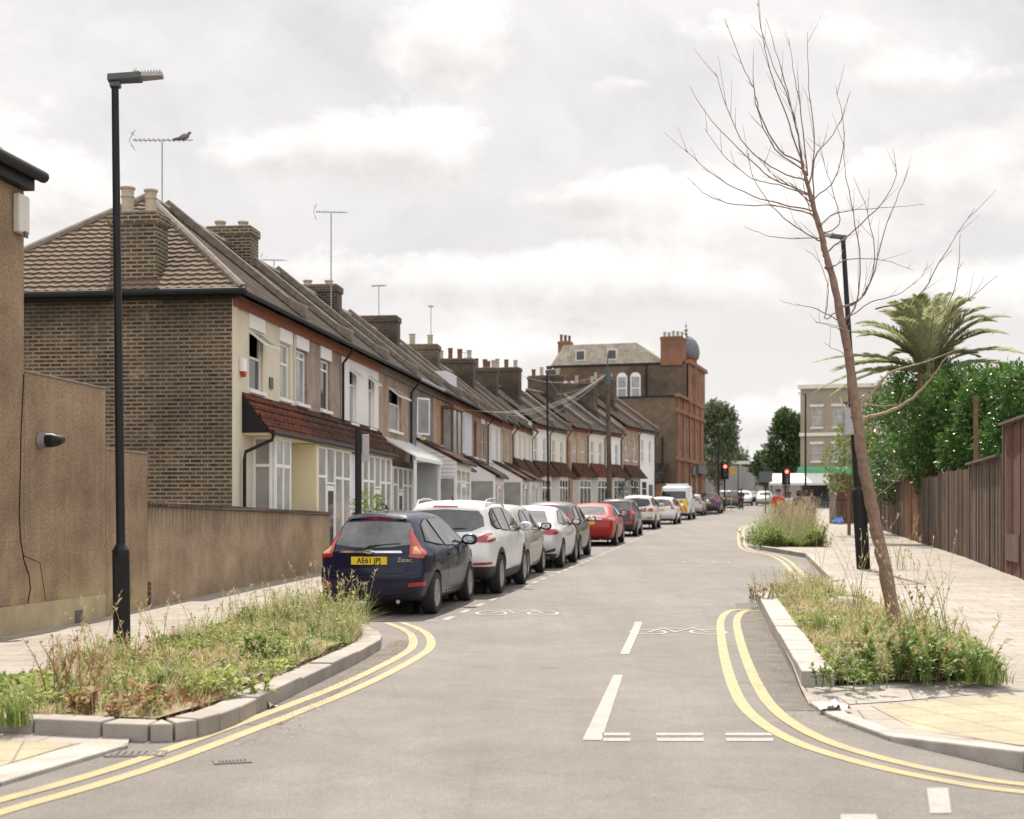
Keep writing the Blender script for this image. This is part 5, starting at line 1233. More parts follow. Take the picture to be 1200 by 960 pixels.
    for x,s_ in wells:
        mb=MB(); yy=s_*(W/2-.325); mb.lathe([(0,0),(AR+.01,0)],24,Matrix.Translation((x,yy,zc))@Matrix.Rotation(PI/2,4,'X')); mb.build('wheel_well',M['seam'],t)
    def feat(nm,mt,items,off=.005,par=None,grid=.04):
        mb=MB()
        for poly,view in items:
            vs,fs=patch(full,poly,view,off,grid); mb.add(vs,fs)
        return mb.build(nm,M[mt],par or t,smooth='all')
    sideg=sp.get('sideglass','carglass')
    for s,v in ((-1,'R'),(1,'L')):
        for poly in sp['sidewin']:
            w=feat('side_window',sideg,[(poly,v)],.013,grid=.05)
        if detail>1:
            mb=MB()
            for poly in sp['sidewin']:
                c=Vector((sum(p[0] for p in poly)/len(poly),sum(p[1] for p in poly)/len(poly)))
                big=[tuple(c+(Vector(p)-c)*1.0+(Vector(p)-c).normalized()*.022) for p in poly]; vs,fs=patch(full,big,v,.003); mb.add(vs,fs)
            mb.build('window_trim',M['seam'],t,smooth='all')
            for ln in sp.get('seams',[]):
                mb=MB()
                for a,b in zip(ln,ln[1:]):
                    a,b=Vector(a),Vector(b); n_=Vector((-(b-a).y,(b-a).x)).normalized()*.004
                    vs,fs=patch(full,[tuple(a+n_),tuple(b+n_),tuple(b-n_),tuple(a-n_)],v,.0035,.08); mb.add(vs,fs)
                mb.build('door_seam',M['seam'],t)
            for hx,hz in sp.get('handles',[]):
                vs,fs=patch(full,[(hx-.09,hz-.018),(hx+.09,hz-.018),(hx+.09,hz+.018),(hx-.09,hz+.018)],v,.022,.05); mb=MB(); mb.add(vs,fs); mb.add([q-Vector((0,.02*s,0)) for q in vs],fs)
                o=mb.build('door_handle',M[sp.get('hmat',sp['paint'])],t)
        # door mirror
        mx,mz=sp['mirror']; h,nn,_,_=full.ray_cast(Vector((mx,3*s,mz)),Vector((0,-s,0))); yb=(abs(h.y) if h else W/2)
        mb=MB(); mb.tube([(mx,s*(yb-.03),mz-.02),(mx-.02,s*(yb+.08),mz)],[.03,.025],6); mb.build('mirror_arm',M['plastic'],t)
        mb=MB(); Mx=Matrix.Translation((mx-.02,s*(yb+.16),mz+.03))@Matrix.Diagonal((.55,1.05,.72,1)); mb.lathe([(0,-.12),(.06,-.115),(.1,-.085),(.12,-.03),(.12,.03),(.1,.085),(.06,.115),(0,.12)],14,Mx); mr=mb.build('mirror',M[sp.get('mirmat',sp['paint'])],t,smooth='all')
        mb=MB(); Mx=Matrix.Translation((mx-.086,s*(yb+.16),mz+.03))@Matrix.Rotation(-PI/2,4,'Y')@Matrix.Diagonal((.55,.9,1,1)); mb.lathe([(0,.004),(.1,.004),(.1,0)],12,Mx); mb.build('mirror_glass',M['mirror'],mr)
    feat('rear_window',sp.get('rearmat','rearglass'),[(sp['rearwin'],'B')],.006)
    if 'frontwin' in sp: feat('windscreen','carglass',[(sp['frontwin'],'F')],.006)
    for s in (-1,1):
        v='R' if s<0 else 'L'
        cv_='CR' if s<0 else 'CL'; items=[(p,cv_) for p in sp['tail']]
        tl=feat('tail_light','lamp_red',items,.012,grid=.03)
        if 'tailinset' in sp:
            o=feat('reversing_lens',sp.get('insmat','lamp_clear'),[(p,cv_) for p in sp['tailinset']],.016,par=tl,grid=.03)
        if 'refl' in sp: feat('rear_reflector','lamp_red',[(sp['refl'],cv_)],.012)
        if 'headS' in sp: feat('headlight','lamp_clear',[(sp['headS'],v),([(s*a,b) for a,b in sp['headF']],'F')],.01)
    for nm,mt,items,of in sp.get('extras',[]): feat(nm,mt,items,of)
    # number plate
    px_,pz=sp['plate']; h,nn,_,_=full.ray_cast(Vector((-5,0,pz)),Vector((1,0,0))); xb=h.x-.018
    mb=MB(); mb.box(xb-.006,xb+.01,-.26,.26,pz-.056,pz+.056); pl_=mb.build('number_plate',M[sp.get('platemat','plate_y')],t,bevel=.004)
    if sp.get('platetext') and detail>1:
        text_mesh('plate_text',sp['platetext'],.112,M['plate_txt'],pl_,Matrix.Translation((xb-.008,0,pz))@Matrix(((0,0,-1,0),(-1,0,0,0),(0,1,0,0),(0,0,0,1))),.001,.9)
    if sp.get('wiper') and detail>1:
        z=sp['wiper']; h,_,_,_=full.ray_cast(Vector((-5,.1,z)),Vector((1,0,0))); h2,_,_,_=full.ray_cast(Vector((-5,-.42,z+.04)),Vector((1,0,0)))
        mb=MB(); mb.tube([h+Vector((-.02,0,-.05)),h+Vector((-.035,-.12,.01)),h2+Vector((-.03,0,0))],[.018,.012,.006],6); mb.build('rear_wiper',M['plastic'],t)
    # high brake light, aerial, exhaust
    if 'hbl' in sp: feat('high_brake_light','lamp_red',[([(-.22,sp['hbl']-.014),(.22,sp['hbl']-.014),(.2,sp['hbl']+.014),(-.2,sp['hbl']+.014)],'B')],.012)
    if detail>1:
        mb=MB(); mb.tube([(-L/2+.02,-W*.24,.22),(-L/2+.3,-W*.24,.24)],.03,8); mb.build('exhaust_pipe',M['chrome'],t)
        if sp.get('fin'):
            x,z=sp['fin']; mb=MB(); mb.prism([(x-.09,z),(x+.09,z-.005),(x-.06,z+.06)],'y',-.012,.012); mb.build('roof_aerial',M['plastic'],t)
    if sp.get('rails'):
        for s in (-1,1):
            pts=[]
            for k,x in enumerate([-1.45,-1.3,-.9,-.4,.1,.5,.75]):
                h,_,_,_=full.ray_cast(Vector((x,s*(W/2-.30),4)),Vector((0,0,-1))); pts.append(h+Vector((0,0,.07 if 0<k<6 else -.01)))
            mb=MB(); mb.tube(pts,.02,8); mb.build('roof_rail',M['greymetal'],t,smooth=True)
    for x in (xa,xf):
        for s in (-1,1): wheel(t,x,s*(W/2-.105),R_,s,spokes=sp.get('spokes',10))
    return t

def hatch(L,W,Hh,wb,R_,paint,roh=.68,**k):
    """generic small hatchback silhouette scaled from measured fractions"""
    xr,xf_=-L/2,L/2; axr=xr+roh; sc=Hh/1.48
    sil=[(xr+.22,.20),(xr+.07,.30),(xr+.015,.46),(xr+.01,.60),(xr+.06,.72),(xr+.08,.90),(xr+.13,1.02*sc),(xr+.30,1.25*sc),(xr+.42,1.40*sc),(xr+.50,1.435*sc),(xr+.8,1.465*sc),(xr+1.3,1.48*sc),(xr+1.9,1.475*sc),(xr+2.35,1.40*sc),(xr+2.95,1.08*sc),(xr+3.1,1.0*sc),(L/2-.45,.90*sc),(L/2-.15,.78*sc),(L/2-.02,.62),(L/2,.46),(L/2-.04,.32),(L/2-.2,.20),(.6,.17),(-.6,.17)]
    sp=dict(L=L,W=W,sil=sil,belt=.95*sc,R=R_,axr=axr,axf=axr+wb,paint=paint,r=.10,tum=.45,
        sidewin=[[(xr+.58,1.07*sc),(xr+.74,1.30*sc),(xr+.98,1.37*sc),(xr+1.10,1.375*sc),(xr+1.34,.995*sc),(xr+1.0,1.02*sc)],
                 [(xr+1.44,.985*sc),(xr+1.2,1.38*sc),(xr+1.75,1.385*sc),(xr+2.1,1.34*sc),(xr+2.75,.965*sc),(xr+2.4,.95*sc)]],
        seams=[[(xr+1.42,.98*sc),(xr+1.46,.6),(xr+1.42,.28)],[(xr+2.76,.95*sc),(xr+2.82,.6),(xr+2.78,.30)],[(xr+1.42,.28),(xr+2.78,.28)],[(xr+.95,.72),(xr+1.4,.76),(xr+2.8,.82)]],
        handles=[(xr+1.62,.84*sc)],mirror=(xr+2.62,1.0*sc),
        rearwin=[(-.60,1.04*sc),(-.3,1.0*sc),(0,.99*sc),(.3,1.0*sc),(.60,1.04*sc),(.54,1.24*sc),(.48,1.34*sc),(0,1.365*sc),(-.48,1.34*sc),(-.54,1.24*sc)],
        tail=[[(.25,.86*sc),(.30,.98*sc),(.36,1.12*sc),(.44,1.25*sc),(.56,1.22*sc),(.70,1.02*sc),(.72,.92*sc),(.55,.84*sc)]],
        plate=(0,.80),headS=[(L/2-.5,.72),(L/2-.1,.66),(L/2-.12,.76),(L/2-.45,.84)],headF=[(.45,.62),(.7,.66),(.7,.78),(.5,.72)],frontwin=[(-.6,1.02*sc),(.6,1.02*sc),(.5,1.33*sc),(-.5,1.33*sc)],hbl=1.405*sc,wiper=1.02*sc)
    sp.update(k); return sp
def place(t,xr_,yr_,hd,sp,rise=None):
    """put the car so its rear-right tyre stands at (xr_,yr_), heading hd (dx per dy)"""
    n=math.hypot(hd,1); f=Vector((hd/n,1/n,0)); l=Vector((-1/n,hd/n,0))
    c=Vector((xr_,yr_,0))-f*sp['axr']+l*(sp['W']/2-.01)
    ya=yr_; yb=yr_+(sp['axf']-sp['axr']); sl=(g(yb)-g(ya))/(yb-ya)
    t.rotation_euler=(0,-math.atan(sl),math.atan2(1,hd)); t.location=(c.x,c.y,g(ya)-sp['axr']*sl)
C=[]
# 1 navy hatchback nearest the camera
sp=hatch(3.95,1.66,1.46,2.49,.305,'p_navy',roh=.70,tum=.56,platetext='AE61 JPJ',refl=[(.22,.43),(.62,.45),(.60,.51),(.24,.49)],trim=.25,
   tailinset=[[(.33,.89),(.50,.89),(.47,.99),(.38,.98)]],insmat='lamp_amber',fin=(-1.0,1.51),spokes=9,
   extras=[('chrome_strip','chrome',[([(-.46,.905),(.46,.905),(.44,.935),(-.44,.935)],'B')],.014),
           ('bumper_line','seam',[([(-.7,.60),(-.4,.57),(.4,.57),(.7,.60),(.7,.61),(.4,.58),(-.4,.58),(-.7,.61)],'B')],.004),
           ('tailgate_seam','seam',[([(-.58,.98),(-.54,.66),(-.48,.62),(.48,.62),(.54,.66),(.58,.98),(.572,.98),(.53,.664),(.47,.628),(-.47,.628),(-.53,.664),(-.572,.98)],'B')],.004),
           ('roof_spoiler','p_navy',[([(-.44,1.36),(0,1.39),(.44,1.36),(.40,1.40),(0,1.43),(-.40,1.40)],'B')],.03)])
c=build_car(sp,'dark navy hatchback with yellow plate AE61 JPJ, parked nearest the camera'); place(c,-1.08,20.45,.165,sp); C.append(c)
mb=MB(); mb.lathe([(0,.004),(.058,.003),(.062,0)],20,Matrix.Translation((-3.95/2-.035,0,.925))@Matrix.Rotation(-PI/2,4,'Y')@Matrix.Diagonal((.5,1.2,1,1))); em=mb.build('badge',M['chrome'],c,smooth=True)
text_mesh('trim_badge','Zetec',.085,M['chrome'],c,Matrix.Translation((-3.95/2-.006,-.50,.81))@Matrix(((0,0,-1,0),(-1,0,0,0),(0,1,0,0),(0,0,0,1))),.003)
for ch in c.children:
    if ch.name.startswith('mirror') : pass
# 2 white SUV
L=4.38; xr=-L/2
suv=dict(L=L,W=1.81,sil=[(xr+.28,.26),(xr+.10,.36),(xr+.02,.52),(xr+.0,.68),(xr+.03,.86),(xr+.06,1.0),(xr+.14,1.12),(xr+.32,1.36),(xr+.38,1.50),(xr+.50,1.56),(xr+.9,1.59),(xr+1.6,1.60),(xr+2.2,1.56),(xr+2.7,1.44),(xr+3.25,1.12),(xr+3.4,1.07),(L/2-.4,.98),(L/2-.08,.84),(L/2,.62),(L/2-.03,.42),(L/2-.22,.25),(.8,.20),(-.8,.20)],
  belt=1.04,R=.345,axr=xr+.84,axf=xr+.84+2.65,paint='p_white',r=.11,tum=.40,trim=.40,trimr=.50,arch=True,rails=True,spokes=10,fin=(xr+.95,1.63),
  sidewin=[[(xr+.62,1.2),(xr+.72,1.38),(xr+.95,1.47),(xr+1.12,1.12),(xr+.8,1.14)],[(xr+1.2,1.11),(xr+1.03,1.48),(xr+1.75,1.49),(xr+1.82,1.08)],[(xr+1.92,1.075),(xr+1.86,1.49),(xr+2.3,1.45),(xr+2.65,1.36),(xr+3.0,1.10),(xr+2.9,1.05)]],
  seams=[[(xr+1.15,1.1),(xr+1.25,.95)],[(xr+1.86,1.08),(xr+1.88,.7),(xr+1.84,.42)],[(xr+2.98,1.06),(xr+3.04,.7),(xr+2.98,.42)],[(xr+1.84,.42),(xr+2.98,.42)]],handles=[(xr+1.68,.93),(xr+2.62,.91)],hmat='p_white',mirror=(xr+2.85,1.10),
  rearwin=[(-.68,1.18),(-.5,1.10),(0,1.07),(.5,1.10),(.68,1.18),(.64,1.34),(.56,1.44),(0,1.47),(-.56,1.44),(-.64,1.34)],rearmat='carglass',
  tail=[[(-.05,.94),(.2,.99),(.5,1.06),(.93,1.06),(.95,.95),(.5,.91),(.15,.92)]],tailinset=[[(.42,.95),(.85,.97),(.84,1.025),(.5,1.01)]],
  plate=(0,.80),platetext='LK15 WNX' if False else None,hbl=1.515,wiper=1.12,refl=[(.1,.53),(.62,.54),(.60,.58),(.12,.57)],sideglass='carglass',headS=[(L/2-.55,.84),(L/2-.1,.76),(L/2-.1,.84),(L/2-.5,.93)],headF=[(.45,.72),(.75,.76),(.75,.86),(.5,.8)],frontwin=[(-.65,1.12),(.65,1.12),(.55,1.45),(-.55,1.45)],
  extras=[('bumper_insert','greymetal',[([(-.5,.30),(.5,.30),(.44,.40),(-.44,.40)],'B')],.01),('fuel_flap','seam',[([(xr+.50+.1*math.cos(a*PI/8),.86+.1*math.sin(a*PI/8)) for a in range(16)]+[(xr+.592,.8605)]+[(xr+.50+.092*math.cos(-a*PI/8),.86+.092*math.sin(-a*PI/8)) for a in range(1,16)],'R')],.004)])
suv['extras']=suv['extras'][:1]
c=build_car(suv,'white SUV with roof rails and black lower cladding, parked in front of the navy hatchback'); place(c,-.17,24.55,.162,suv); C.append(c)
# 3 small silver beige hatchback
sp3=hatch(3.65,1.68,1.50,2.40,.29,'p_beige',roh=.62,mirmat='plastic',trim=.24)
for i,p in enumerate(sp3['sidewin']): pass
c=build_car(sp3,'small silver beige hatchback squeezed between the white SUV and the pearl coupe'); place(c,.33,28.95,.160,sp3); C.append(c)
# 4 pearl white four-door coupe (saloon silhouette)
def saloon(L,W,Hh,wb,R_,paint,roh=1.0,**k):
    xr=-L/2; s=Hh/1.44
    sil=[(xr+.3,.20),(xr+.10,.30),(xr+.02,.50),(xr+.0,.66),(xr+.03,.84),(xr+.05,.95*s),(xr+.14,1.02*s),(xr+.5,1.07*s),(xr+.85,1.20*s),(xr+1.3,1.37*s),(xr+1.8,1.435*s),(xr+2.3,1.44*s),(xr+2.8,1.36*s),(xr+3.35,1.06*s),(xr+3.5,1.0*s),(L/2-.5,.90*s),(L/2-.1,.76*s),(L/2,.58),(L/2-.04,.36),(L/2-.25,.19),(.8,.16),(-.8,.16)]
    sp=dict(L=L,W=W,sil=sil,belt=.94*s,R=R_,axr=xr+roh,axf=xr+roh+wb,paint=paint,r=.12,tum=.52,trim=.25,
      sidewin=[[(xr+1.02,1.06*s),(xr+1.2,1.17*s),(xr+1.55,1.31*s),(xr+1.95,1.36*s),(xr+2.05,1.0*s),(xr+1.4,1.03*s)],[(xr+2.14,1.0*s),(xr+2.06,1.365*s),(xr+2.45,1.355*s),(xr+2.8,1.27*s),(xr+3.15,1.02*s),(xr+3.0,.98*s)]],
      seams=[[(xr+2.1,1.0),(xr+2.1,.6),(xr+2.05,.3)],[(xr+3.14,1.0),(xr+3.2,.6),(xr+3.15,.3)],[(xr+1.2,1.0),(xr+1.3,.7)]],handles=[(xr+1.9,.86),(xr+2.95,.84)],mirror=(xr+3.0,1.03*s),
      rearwin=[(-.60,1.085*s),(0,1.07*s),(.60,1.085*s),(.52,1.22*s),(.44,1.34*s),(0,1.365*s),(-.44,1.34*s),(-.52,1.22*s)],
      tail=[[(-.05,.84),(.3,.80),(.85,.83),(.82,.93),(.35,.93),(-.05,.88)]],plate=(0,.62),headS=[(L/2-.5,.72),(L/2-.12,.64),(L/2-.12,.74),(L/2-.45,.82)],headF=[(.45,.60),(.75,.64),(.75,.74),(.5,.7)],frontwin=[(-.6,1.04*s),(.6,1.04*s),(.5,1.33*s),(-.5,1.33*s)])
    sp.update(k); return sp
sp4=saloon(4.69,1.83,1.44,2.73,.34,'p_silver',trimr=.36,extras=[('bumper_slot','plastic',[([(.45,.36),(.8,.42),(.82,.5),(.7,.46),(.45,.40)],'B'),([(-.45,.36),(-.8,.42),(-.82,.5),(-.7,.46),(-.45,.40)],'B')],.01),('exhaust_trim','chrome',[([(.42,.24),(.7,.25),(.68,.32),(.42,.31)],'B'),([(-.42,.24),(-.7,.25),(-.68,.32),(-.42,.31)],'B')],.02)],mirmat='plastic')
c=build_car(sp4,'pearl white four-door coupe with slim red lamps, fourth car from the camera'); place(c,1.23,33.5,.158,sp4); C.append(c)
# 5 dark grey hatchback
sp5=hatch(3.95,1.74,1.52,2.5,.31,'p_grey',roh=.7,trim=.28)
c=build_car(sp5,'dark grey hatchback half hidden in front of the pearl white coupe'); place(c,1.86,38.2,.16,sp5); C.append(c)
# 6 red saloon
sp6=saloon(4.67,1.86,1.42,2.83,.35,'p_red',extras=[('chrome_strip','chrome',[([(-.5,.90),(.5,.90),(.48,.935),(-.48,.935)],'B')],.02)],plate=(0,.80),tail=[[(.05,.86),(.6,.85),(.85,.88),(.82,.97),(.1,.95)]])
c=build_car(sp6,'bright red saloon with chrome strip, alone after a gap in the parked row'); place(c,3.62,48.5,.162,sp6); C.append(c)
# 7 dark hatchback with tall red lamps
sp7=hatch(4.0,1.75,1.52,2.54,.315,'p_dark',roh=.74,trim=.3,tail=[[(.3,.72),(.32,1.0),(.42,1.3),(.55,1.28),(.62,1.0),(.6,.72)]],refl=[(.0,.5),(.6,.52),(.6,.6),(.0,.6)])
c=build_car(sp7,'near black hatchback with tall red tail lamps, directly after the red saloon'); place(c,5.17,58,.168,sp7); C.append(c)
# 8 white SUV further on
def dup(root,label=None):
    r=root.copy(); COL.objects.link(r)
    if label: r['label']=label
    for ch in list(root.children):
        c_=ch.copy(); COL.objects.link(c_); c_.parent=r
        for g_ in ch.children:
            d=g_.copy(); COL.objects.link(d); d.parent=c_
    return r
def repaint(r,a,b):
    for o in r.children_recursive:
        if o.type=='MESH' and o.name.startswith('body'):
            o.data=o.data.copy(); o.data.materials[0]=M[b]
suv2=dict(suv); suv2['trimr']=.46; suv2['rearmat']='privacy'; suv2['tail']=[[(.1,.86),(.7,.86),(.7,1.04),(.3,1.02)]]; suv2.pop('extras',None); suv2['rails']=False; suv2.pop('tailinset'); suv2['paint']='p_warmwhite'; suv2['arch']=False
c8=build_car(suv2,'white estate car with dark rear window, just beyond the near black hatchback'); place(c8,6.9,67.5,.19,suv2)
sp9=hatch(3.9,1.72,1.46,2.5,.3,'p_white',roh=.7,trim=.3)
c9=build_car(sp9,'small white hatchback parked behind the chevron marked van'); place(c9,8.95,76.5,.21,sp9)
c11=dup(c9,'silver grey hatchback parked in front of the chevron marked van'); repaint(c11,'p_white','p_beige'); place(c11,13.2,97.0,.22,sp9)
c12=dup(C[4],'plum dark hatchback, last of the parked row before the traffic light'); repaint(c12,'p_grey','p_maroon'); place(c12,15.3,103.5,.24,sp5)
# traffic beyond the junction (seen head on)
def far(src,sp,px,d,hd,label,paint,flip=True,grp='cars beyond the junction'):
    r=dup(src,label); repaint(r,None,paint); r['group']=grp; x=(px-600)/F*d
    r.location=(x,d,g(d)+.02); r.rotation_euler=(0,0,math.atan2(-1,-hd) if flip else math.atan2(1,hd)); r.name='car'; return r
far(c9,sp9,872,142,.17,'white oncoming car in the middle of the far road','p_white')
far(c9,sp9,896,140,.17,'pale green oncoming car to the right of the white oncoming one','p_teal')
far(C[5],sp6,882,168,.17,'dark car queueing behind the two oncoming ones','p_dark')
far(C[4],sp5,858,128,.25,'dark grey car crossing between the traffic light and the oncoming white car','p_grey',False)
far(c9,sp9,851,150,.35,'light coloured car glimpsed behind the left traffic light','p_beige',False)
# 10 van with chevrons
t=thing('parked_van','white police style van with yellow and red chevrons on its back doors','van',(0,0,0),0,'cars parked along the left kerb')
vs_=dict(L=5.1,W=1.98,sil=[(-2.45,.25),(-2.53,.4),(-2.55,.9),(-2.54,1.3),(-2.48,1.85),(-2.40,2.0),(-2.2,2.05),(-.5,2.07),(.7,2.06),(1.1,1.98),(1.75,1.35),(2.1,1.2),(2.45,1.0),(2.54,.7),(2.52,.35),(2.3,.22),(.5,.2),(-1,.2)],belt=1.2,R=.34,axr=-1.55,axf=1.5,paint='p_white',r=.12,tum=.16,crown=.02,bow=.02,
  trim=.42,sidewin=[[(.35,1.25),(.35,1.8),(1.0,1.8),(1.5,1.3)]],seams=[[(.28,1.85),(.28,.4)],[(-.9,1.85),(-.9,.45)],[(-2.2,1.1),(-.9,1.1)]],mirror=(1.2,1.35),rearwin=[(-.75,1.3),(.75,1.3),(.72,1.75),(-.72,1.75)],rearmat='privacy',frontwin=[(-.75,1.35),(.75,1.35),(.66,1.85),(-.66,1.85)],tail=[[(.38,.85),(.56,.85),(.55,1.35),(.38,1.35)]],plate=(0,.42))
van=build_car(vs_,'white police style van with yellow and red chevrons on its rear doors','van','parked_van'); bpy.data.objects.remove(t)
place(van,11.0,86.5,.22,vs_)
M['chev_y']=mat('chevron_yellow',(.75,.62,.05),.5,.05,3); M['chev_r']=mat('chevron_red',(.6,.06,.03),.5,.05,3)
mb=MB(); mb.box(-2.572,-2.566,-.86,.86,.50,1.22); bk=mb.build('chevron_panel',M['chev_y'],van)
mb=MB()
for s in (-1,1):
    for k in range(4):
        a=.02+k*.24; 
        mb.prism([(s*a,.52+.0),(s*(a+.11),.52),(s*min(.85,a+.11+.0),1.2-.0) if False else (s*max(0,a-.35+.11),1.2),(s*max(0,a-.35),1.2)],'x',-2.576,-2.573)
mb.build('chevron_stripe',M['chev_r'],bk)
mb=MB(); mb.box(-.3,.1,-.7,.7,2.07,2.2); M['beacon']=mat('pale_light_bar',(.55,.6,.65),.2,.1,5,coat=.5); mb.build('light_bar',M['beacon'],van,bevel=.02)
# ======================= PLANTS =======================
M['leaf_hedge']=leafmat('glossy_hedge_leaf',(.026,.075,.014),(.11,.22,.038),.3,.35,1.2)
M['leaf_dark']=leafmat('dark_tree_leaf',(.045,.085,.028),(.085,.135,.045),.6,.2,.6)
M['leaf_mid']=leafmat('mid_tree_leaf',(.09,.13,.06),(.14,.175,.085),.6,.2,.6)
M['leaf_weed']=leafmat('weed_leaf',(.10,.18,.03),(.24,.30,.07),.6,.3,3)
M['leaf_lime']=leafmat('lime_weed_leaf',(.24,.33,.07),(.40,.42,.13),.6,.35,3)
M['straw']=leafmat('dry_grass',(.44,.37,.19),(.66,.57,.34),.8,.3,4)
M['grass']=leafmat('green_grass_blade',(.13,.21,.045),(.29,.37,.10),.6,.35,4)
M['rust']=leafmat('rusty_dead_leaves',(.24,.12,.05),(.40,.25,.12),.8,.25,5)
M['flower']=leafmat('pale_flower',(.60,.54,.50),(.70,.60,.62),.7,.3,5)
M['bark']=mat('young_tree_bark',(.27,.185,.14),.9,.3,14,bump=.8,bscale=35,col2=(.15,.095,.07))
M['bark_pale']=mat('pale_side_shoot',(.36,.27,.19),.85,.2,12,bump=.4)
M['palm_leaf']=leafmat('palm_leaflet',(.28,.31,.16),(.44,.46,.26),.5,.5,1)
M['palm_trunk']=mat('palm_trunk',(.17,.12,.08),.95,.3,6,bump=1,bscale=8)
WEED=[M['straw'],M['grass'],M['leaf_weed'],M['leaf_lime'],M['rust'],M['flower'],M['soil']]
def blade(mb,x,y,z,h,w,lean,az,segs=3):
    c,s=math.cos(az),math.sin(az); px_,py_=-s*w/2,c*w/2; vs=[]
    for i in range(segs+1):
        t=i/segs; o=lean*h*t*t; ww=1-t*.85
        vs += [(x+c*o-px_*ww,y+s*o-py_*ww,z+h*t*(1-.18*t*lean)),(x+c*o+px_*ww,y+s*o+py_*ww,z+h*t*(1-.18*t*lean))]
    mb.add(vs,[(2*i,2*i+1,2*i+3,2*i+2) for i in range(segs)])
def leaf(mb,p,d,up,l,w):
    """one folded leaf: 2 quads"""
    d=d.normalized(); sd=d.cross(up); sd=sd.normalized() if sd.length>1e-4 else d.orthogonal().normalized(); n=sd.cross(d)
    a,b,c_=p,p+d*l*.5+n*l*.05,p+d*l; mb.add([a,b+sd*w/2+n*w*.15,c_,b-sd*w/2+n*w*.15,b],[(0,1,4),(1,2,4),(2,3,4),(3,0,4)])
def rv(): return Vector((R.gauss(0,1),R.gauss(0,1),R.gauss(0,1))).normalized()
def sprig(mb,x,y,z,h,mi,leaves=14,ls=.05,lean=.3):
    """upright weed: stem with leaves"""
    az=R.uniform(0,2*PI); mb.cur=mi; q=[]
    for i in range(5): t=i/4; q.append(Vector((x+math.cos(az)*lean*h*t*t,y+math.sin(az)*lean*h*t*t,z+h*t)))
    mb.tube(q,[.006,.005,.004,.003,.002],4,cap=False)
    for k in range(leaves):
        t=R.uniform(.15,1); i=min(3,int(t*4)); p=q[i].lerp(q[i+1],t*4-i); d=rv(); d.z=abs(d.z)*.5+.1; leaf(mb,p,d,Vector((0,0,1)),ls*R.uniform(.6,1.3),ls*.5)
def seedstalk(mb,x,y,z,h,mi=0):
    az=R.uniform(0,2*PI); lean=R.uniform(.05,.4); mb.cur=mi
    q=[Vector((x+math.cos(az)*lean*h*t*t,y+math.sin(az)*lean*h*t*t,z+h*t)) for t in (0,.3,.6,.85,1)]
    mb.tube(q,[.004,.003,.0025,.002,.0015],3,cap=False)
    for k in range(9):
        p=q[3].lerp(q[4],R.random()) if k<6 else q[2].lerp(q[3],R.random()); d=rv()*.6+Vector((0,0,.8)); leaf(mb,p,d,rv(),R.uniform(.03,.07),.012)
def patchnoise(x,y,k): return math.sin(x*1.7*k+y*.9+k*5)+math.sin(y*1.9*k-x*.6+k*3)+.6*math.sin(x*4.1+y*3.3*k)
def weeds(name,poly,n,label,hs=1.0,green=.35,tall=.1,spec=None,fy=None):
    xs=[p[0] for p in poly]; ys=[p[1] for p in poly]; mb=MB(); k=0
    while k<n:
        x,y=R.uniform(min(xs),max(xs)),R.uniform(min(ys),max(ys))
        if not inpoly(x,y,poly): continue
        k+=1; z=g(y)+.1; pn=patchnoise(x,y,1.0); pn2=patchnoise(x+7,y-3,1.6); f=fy(x,y) if fy else 1.0
        if f<=0: continue
        h=hs*f; r=R.random()
        if pn>.6 and r<.55:       # leafy ground cover
            mb.cur=2 if pn2>0 else 3
            for _ in range(5):
                d=rv(); d.z=abs(d.z)*.6; leaf(mb,Vector((x,y,z+R.uniform(.01,.16)*h)),d,Vector((0,0,1)),R.uniform(.03,.08),R.uniform(.02,.05))
        elif pn<-1.3 and r<.4:
            mb.cur=4
            for _ in range(4): leaf(mb,Vector((x,y,z+R.uniform(.0,.10)*h)),rv()*.8+Vector((0,0,.2)),rv(),R.uniform(.03,.08),R.uniform(.015,.04))
        elif r<.05: sprig(mb,x,y,z,R.uniform(.2,.45)*h,R.choice((2,3,3,3)),12,.05)
        elif r<.075: seedstalk(mb,x,y,z,R.uniform(.3,.65)*h,0)
        elif r<.093:
            mb.cur=5; p=Vector((x,y,z+R.uniform(.2,.45)*h))
            for _ in range(5): leaf(mb,p,rv(),rv(),.02,.015)
        else:
            mb.cur=1 if (R.random()<green+.2*(pn2>.4)) else 0
            if R.random()<.02: mb.cur=4
            q_=1+.7*(pn2>.5)
            for _ in range(2): blade(mb,x+R.gauss(0,.02),y+R.gauss(0,.02),z-.02,R.uniform(.08,.30)*h*q_,R.uniform(.005,.011),R.uniform(.1,1.5),R.uniform(-1.2,2.2) if R.random()<.7 else R.uniform(0,6.28))
    o=mb.build(name,WEED,fix=False); tag(o,label,'weeds',None,'stuff'); return o
def fyL(x,y):
    f=.55+.55*smooth(14.2,16.5,y)*1.0+.15*math.sin(3*x+y*2); 
    return max(.15,f)
weeds('planter_weeds',BEDL,16000,'dry grass and green weeds covering the left planter',.82,.22,fy=fyL)
weeds('planter_weeds',BEDR,14500,'straw coloured grass and weeds covering the planter round the bare tree',.8,.18,fy=lambda x,y:.75+.25*math.sin(x*3+y))
weeds('planter_weeds',[(7.95,44.1),(9.7,44.2),(12.0,56),(12.4,62),(10.9,60),(9.1,52)],9000,'tall grass and flowers filling the far right planter',3.1,.6,fy=lambda x,y:(.55+.45*min(1,(y-44)/3))*(.75+.3*math.sin(x*5+y*2)+.2*math.sin(x*11)))
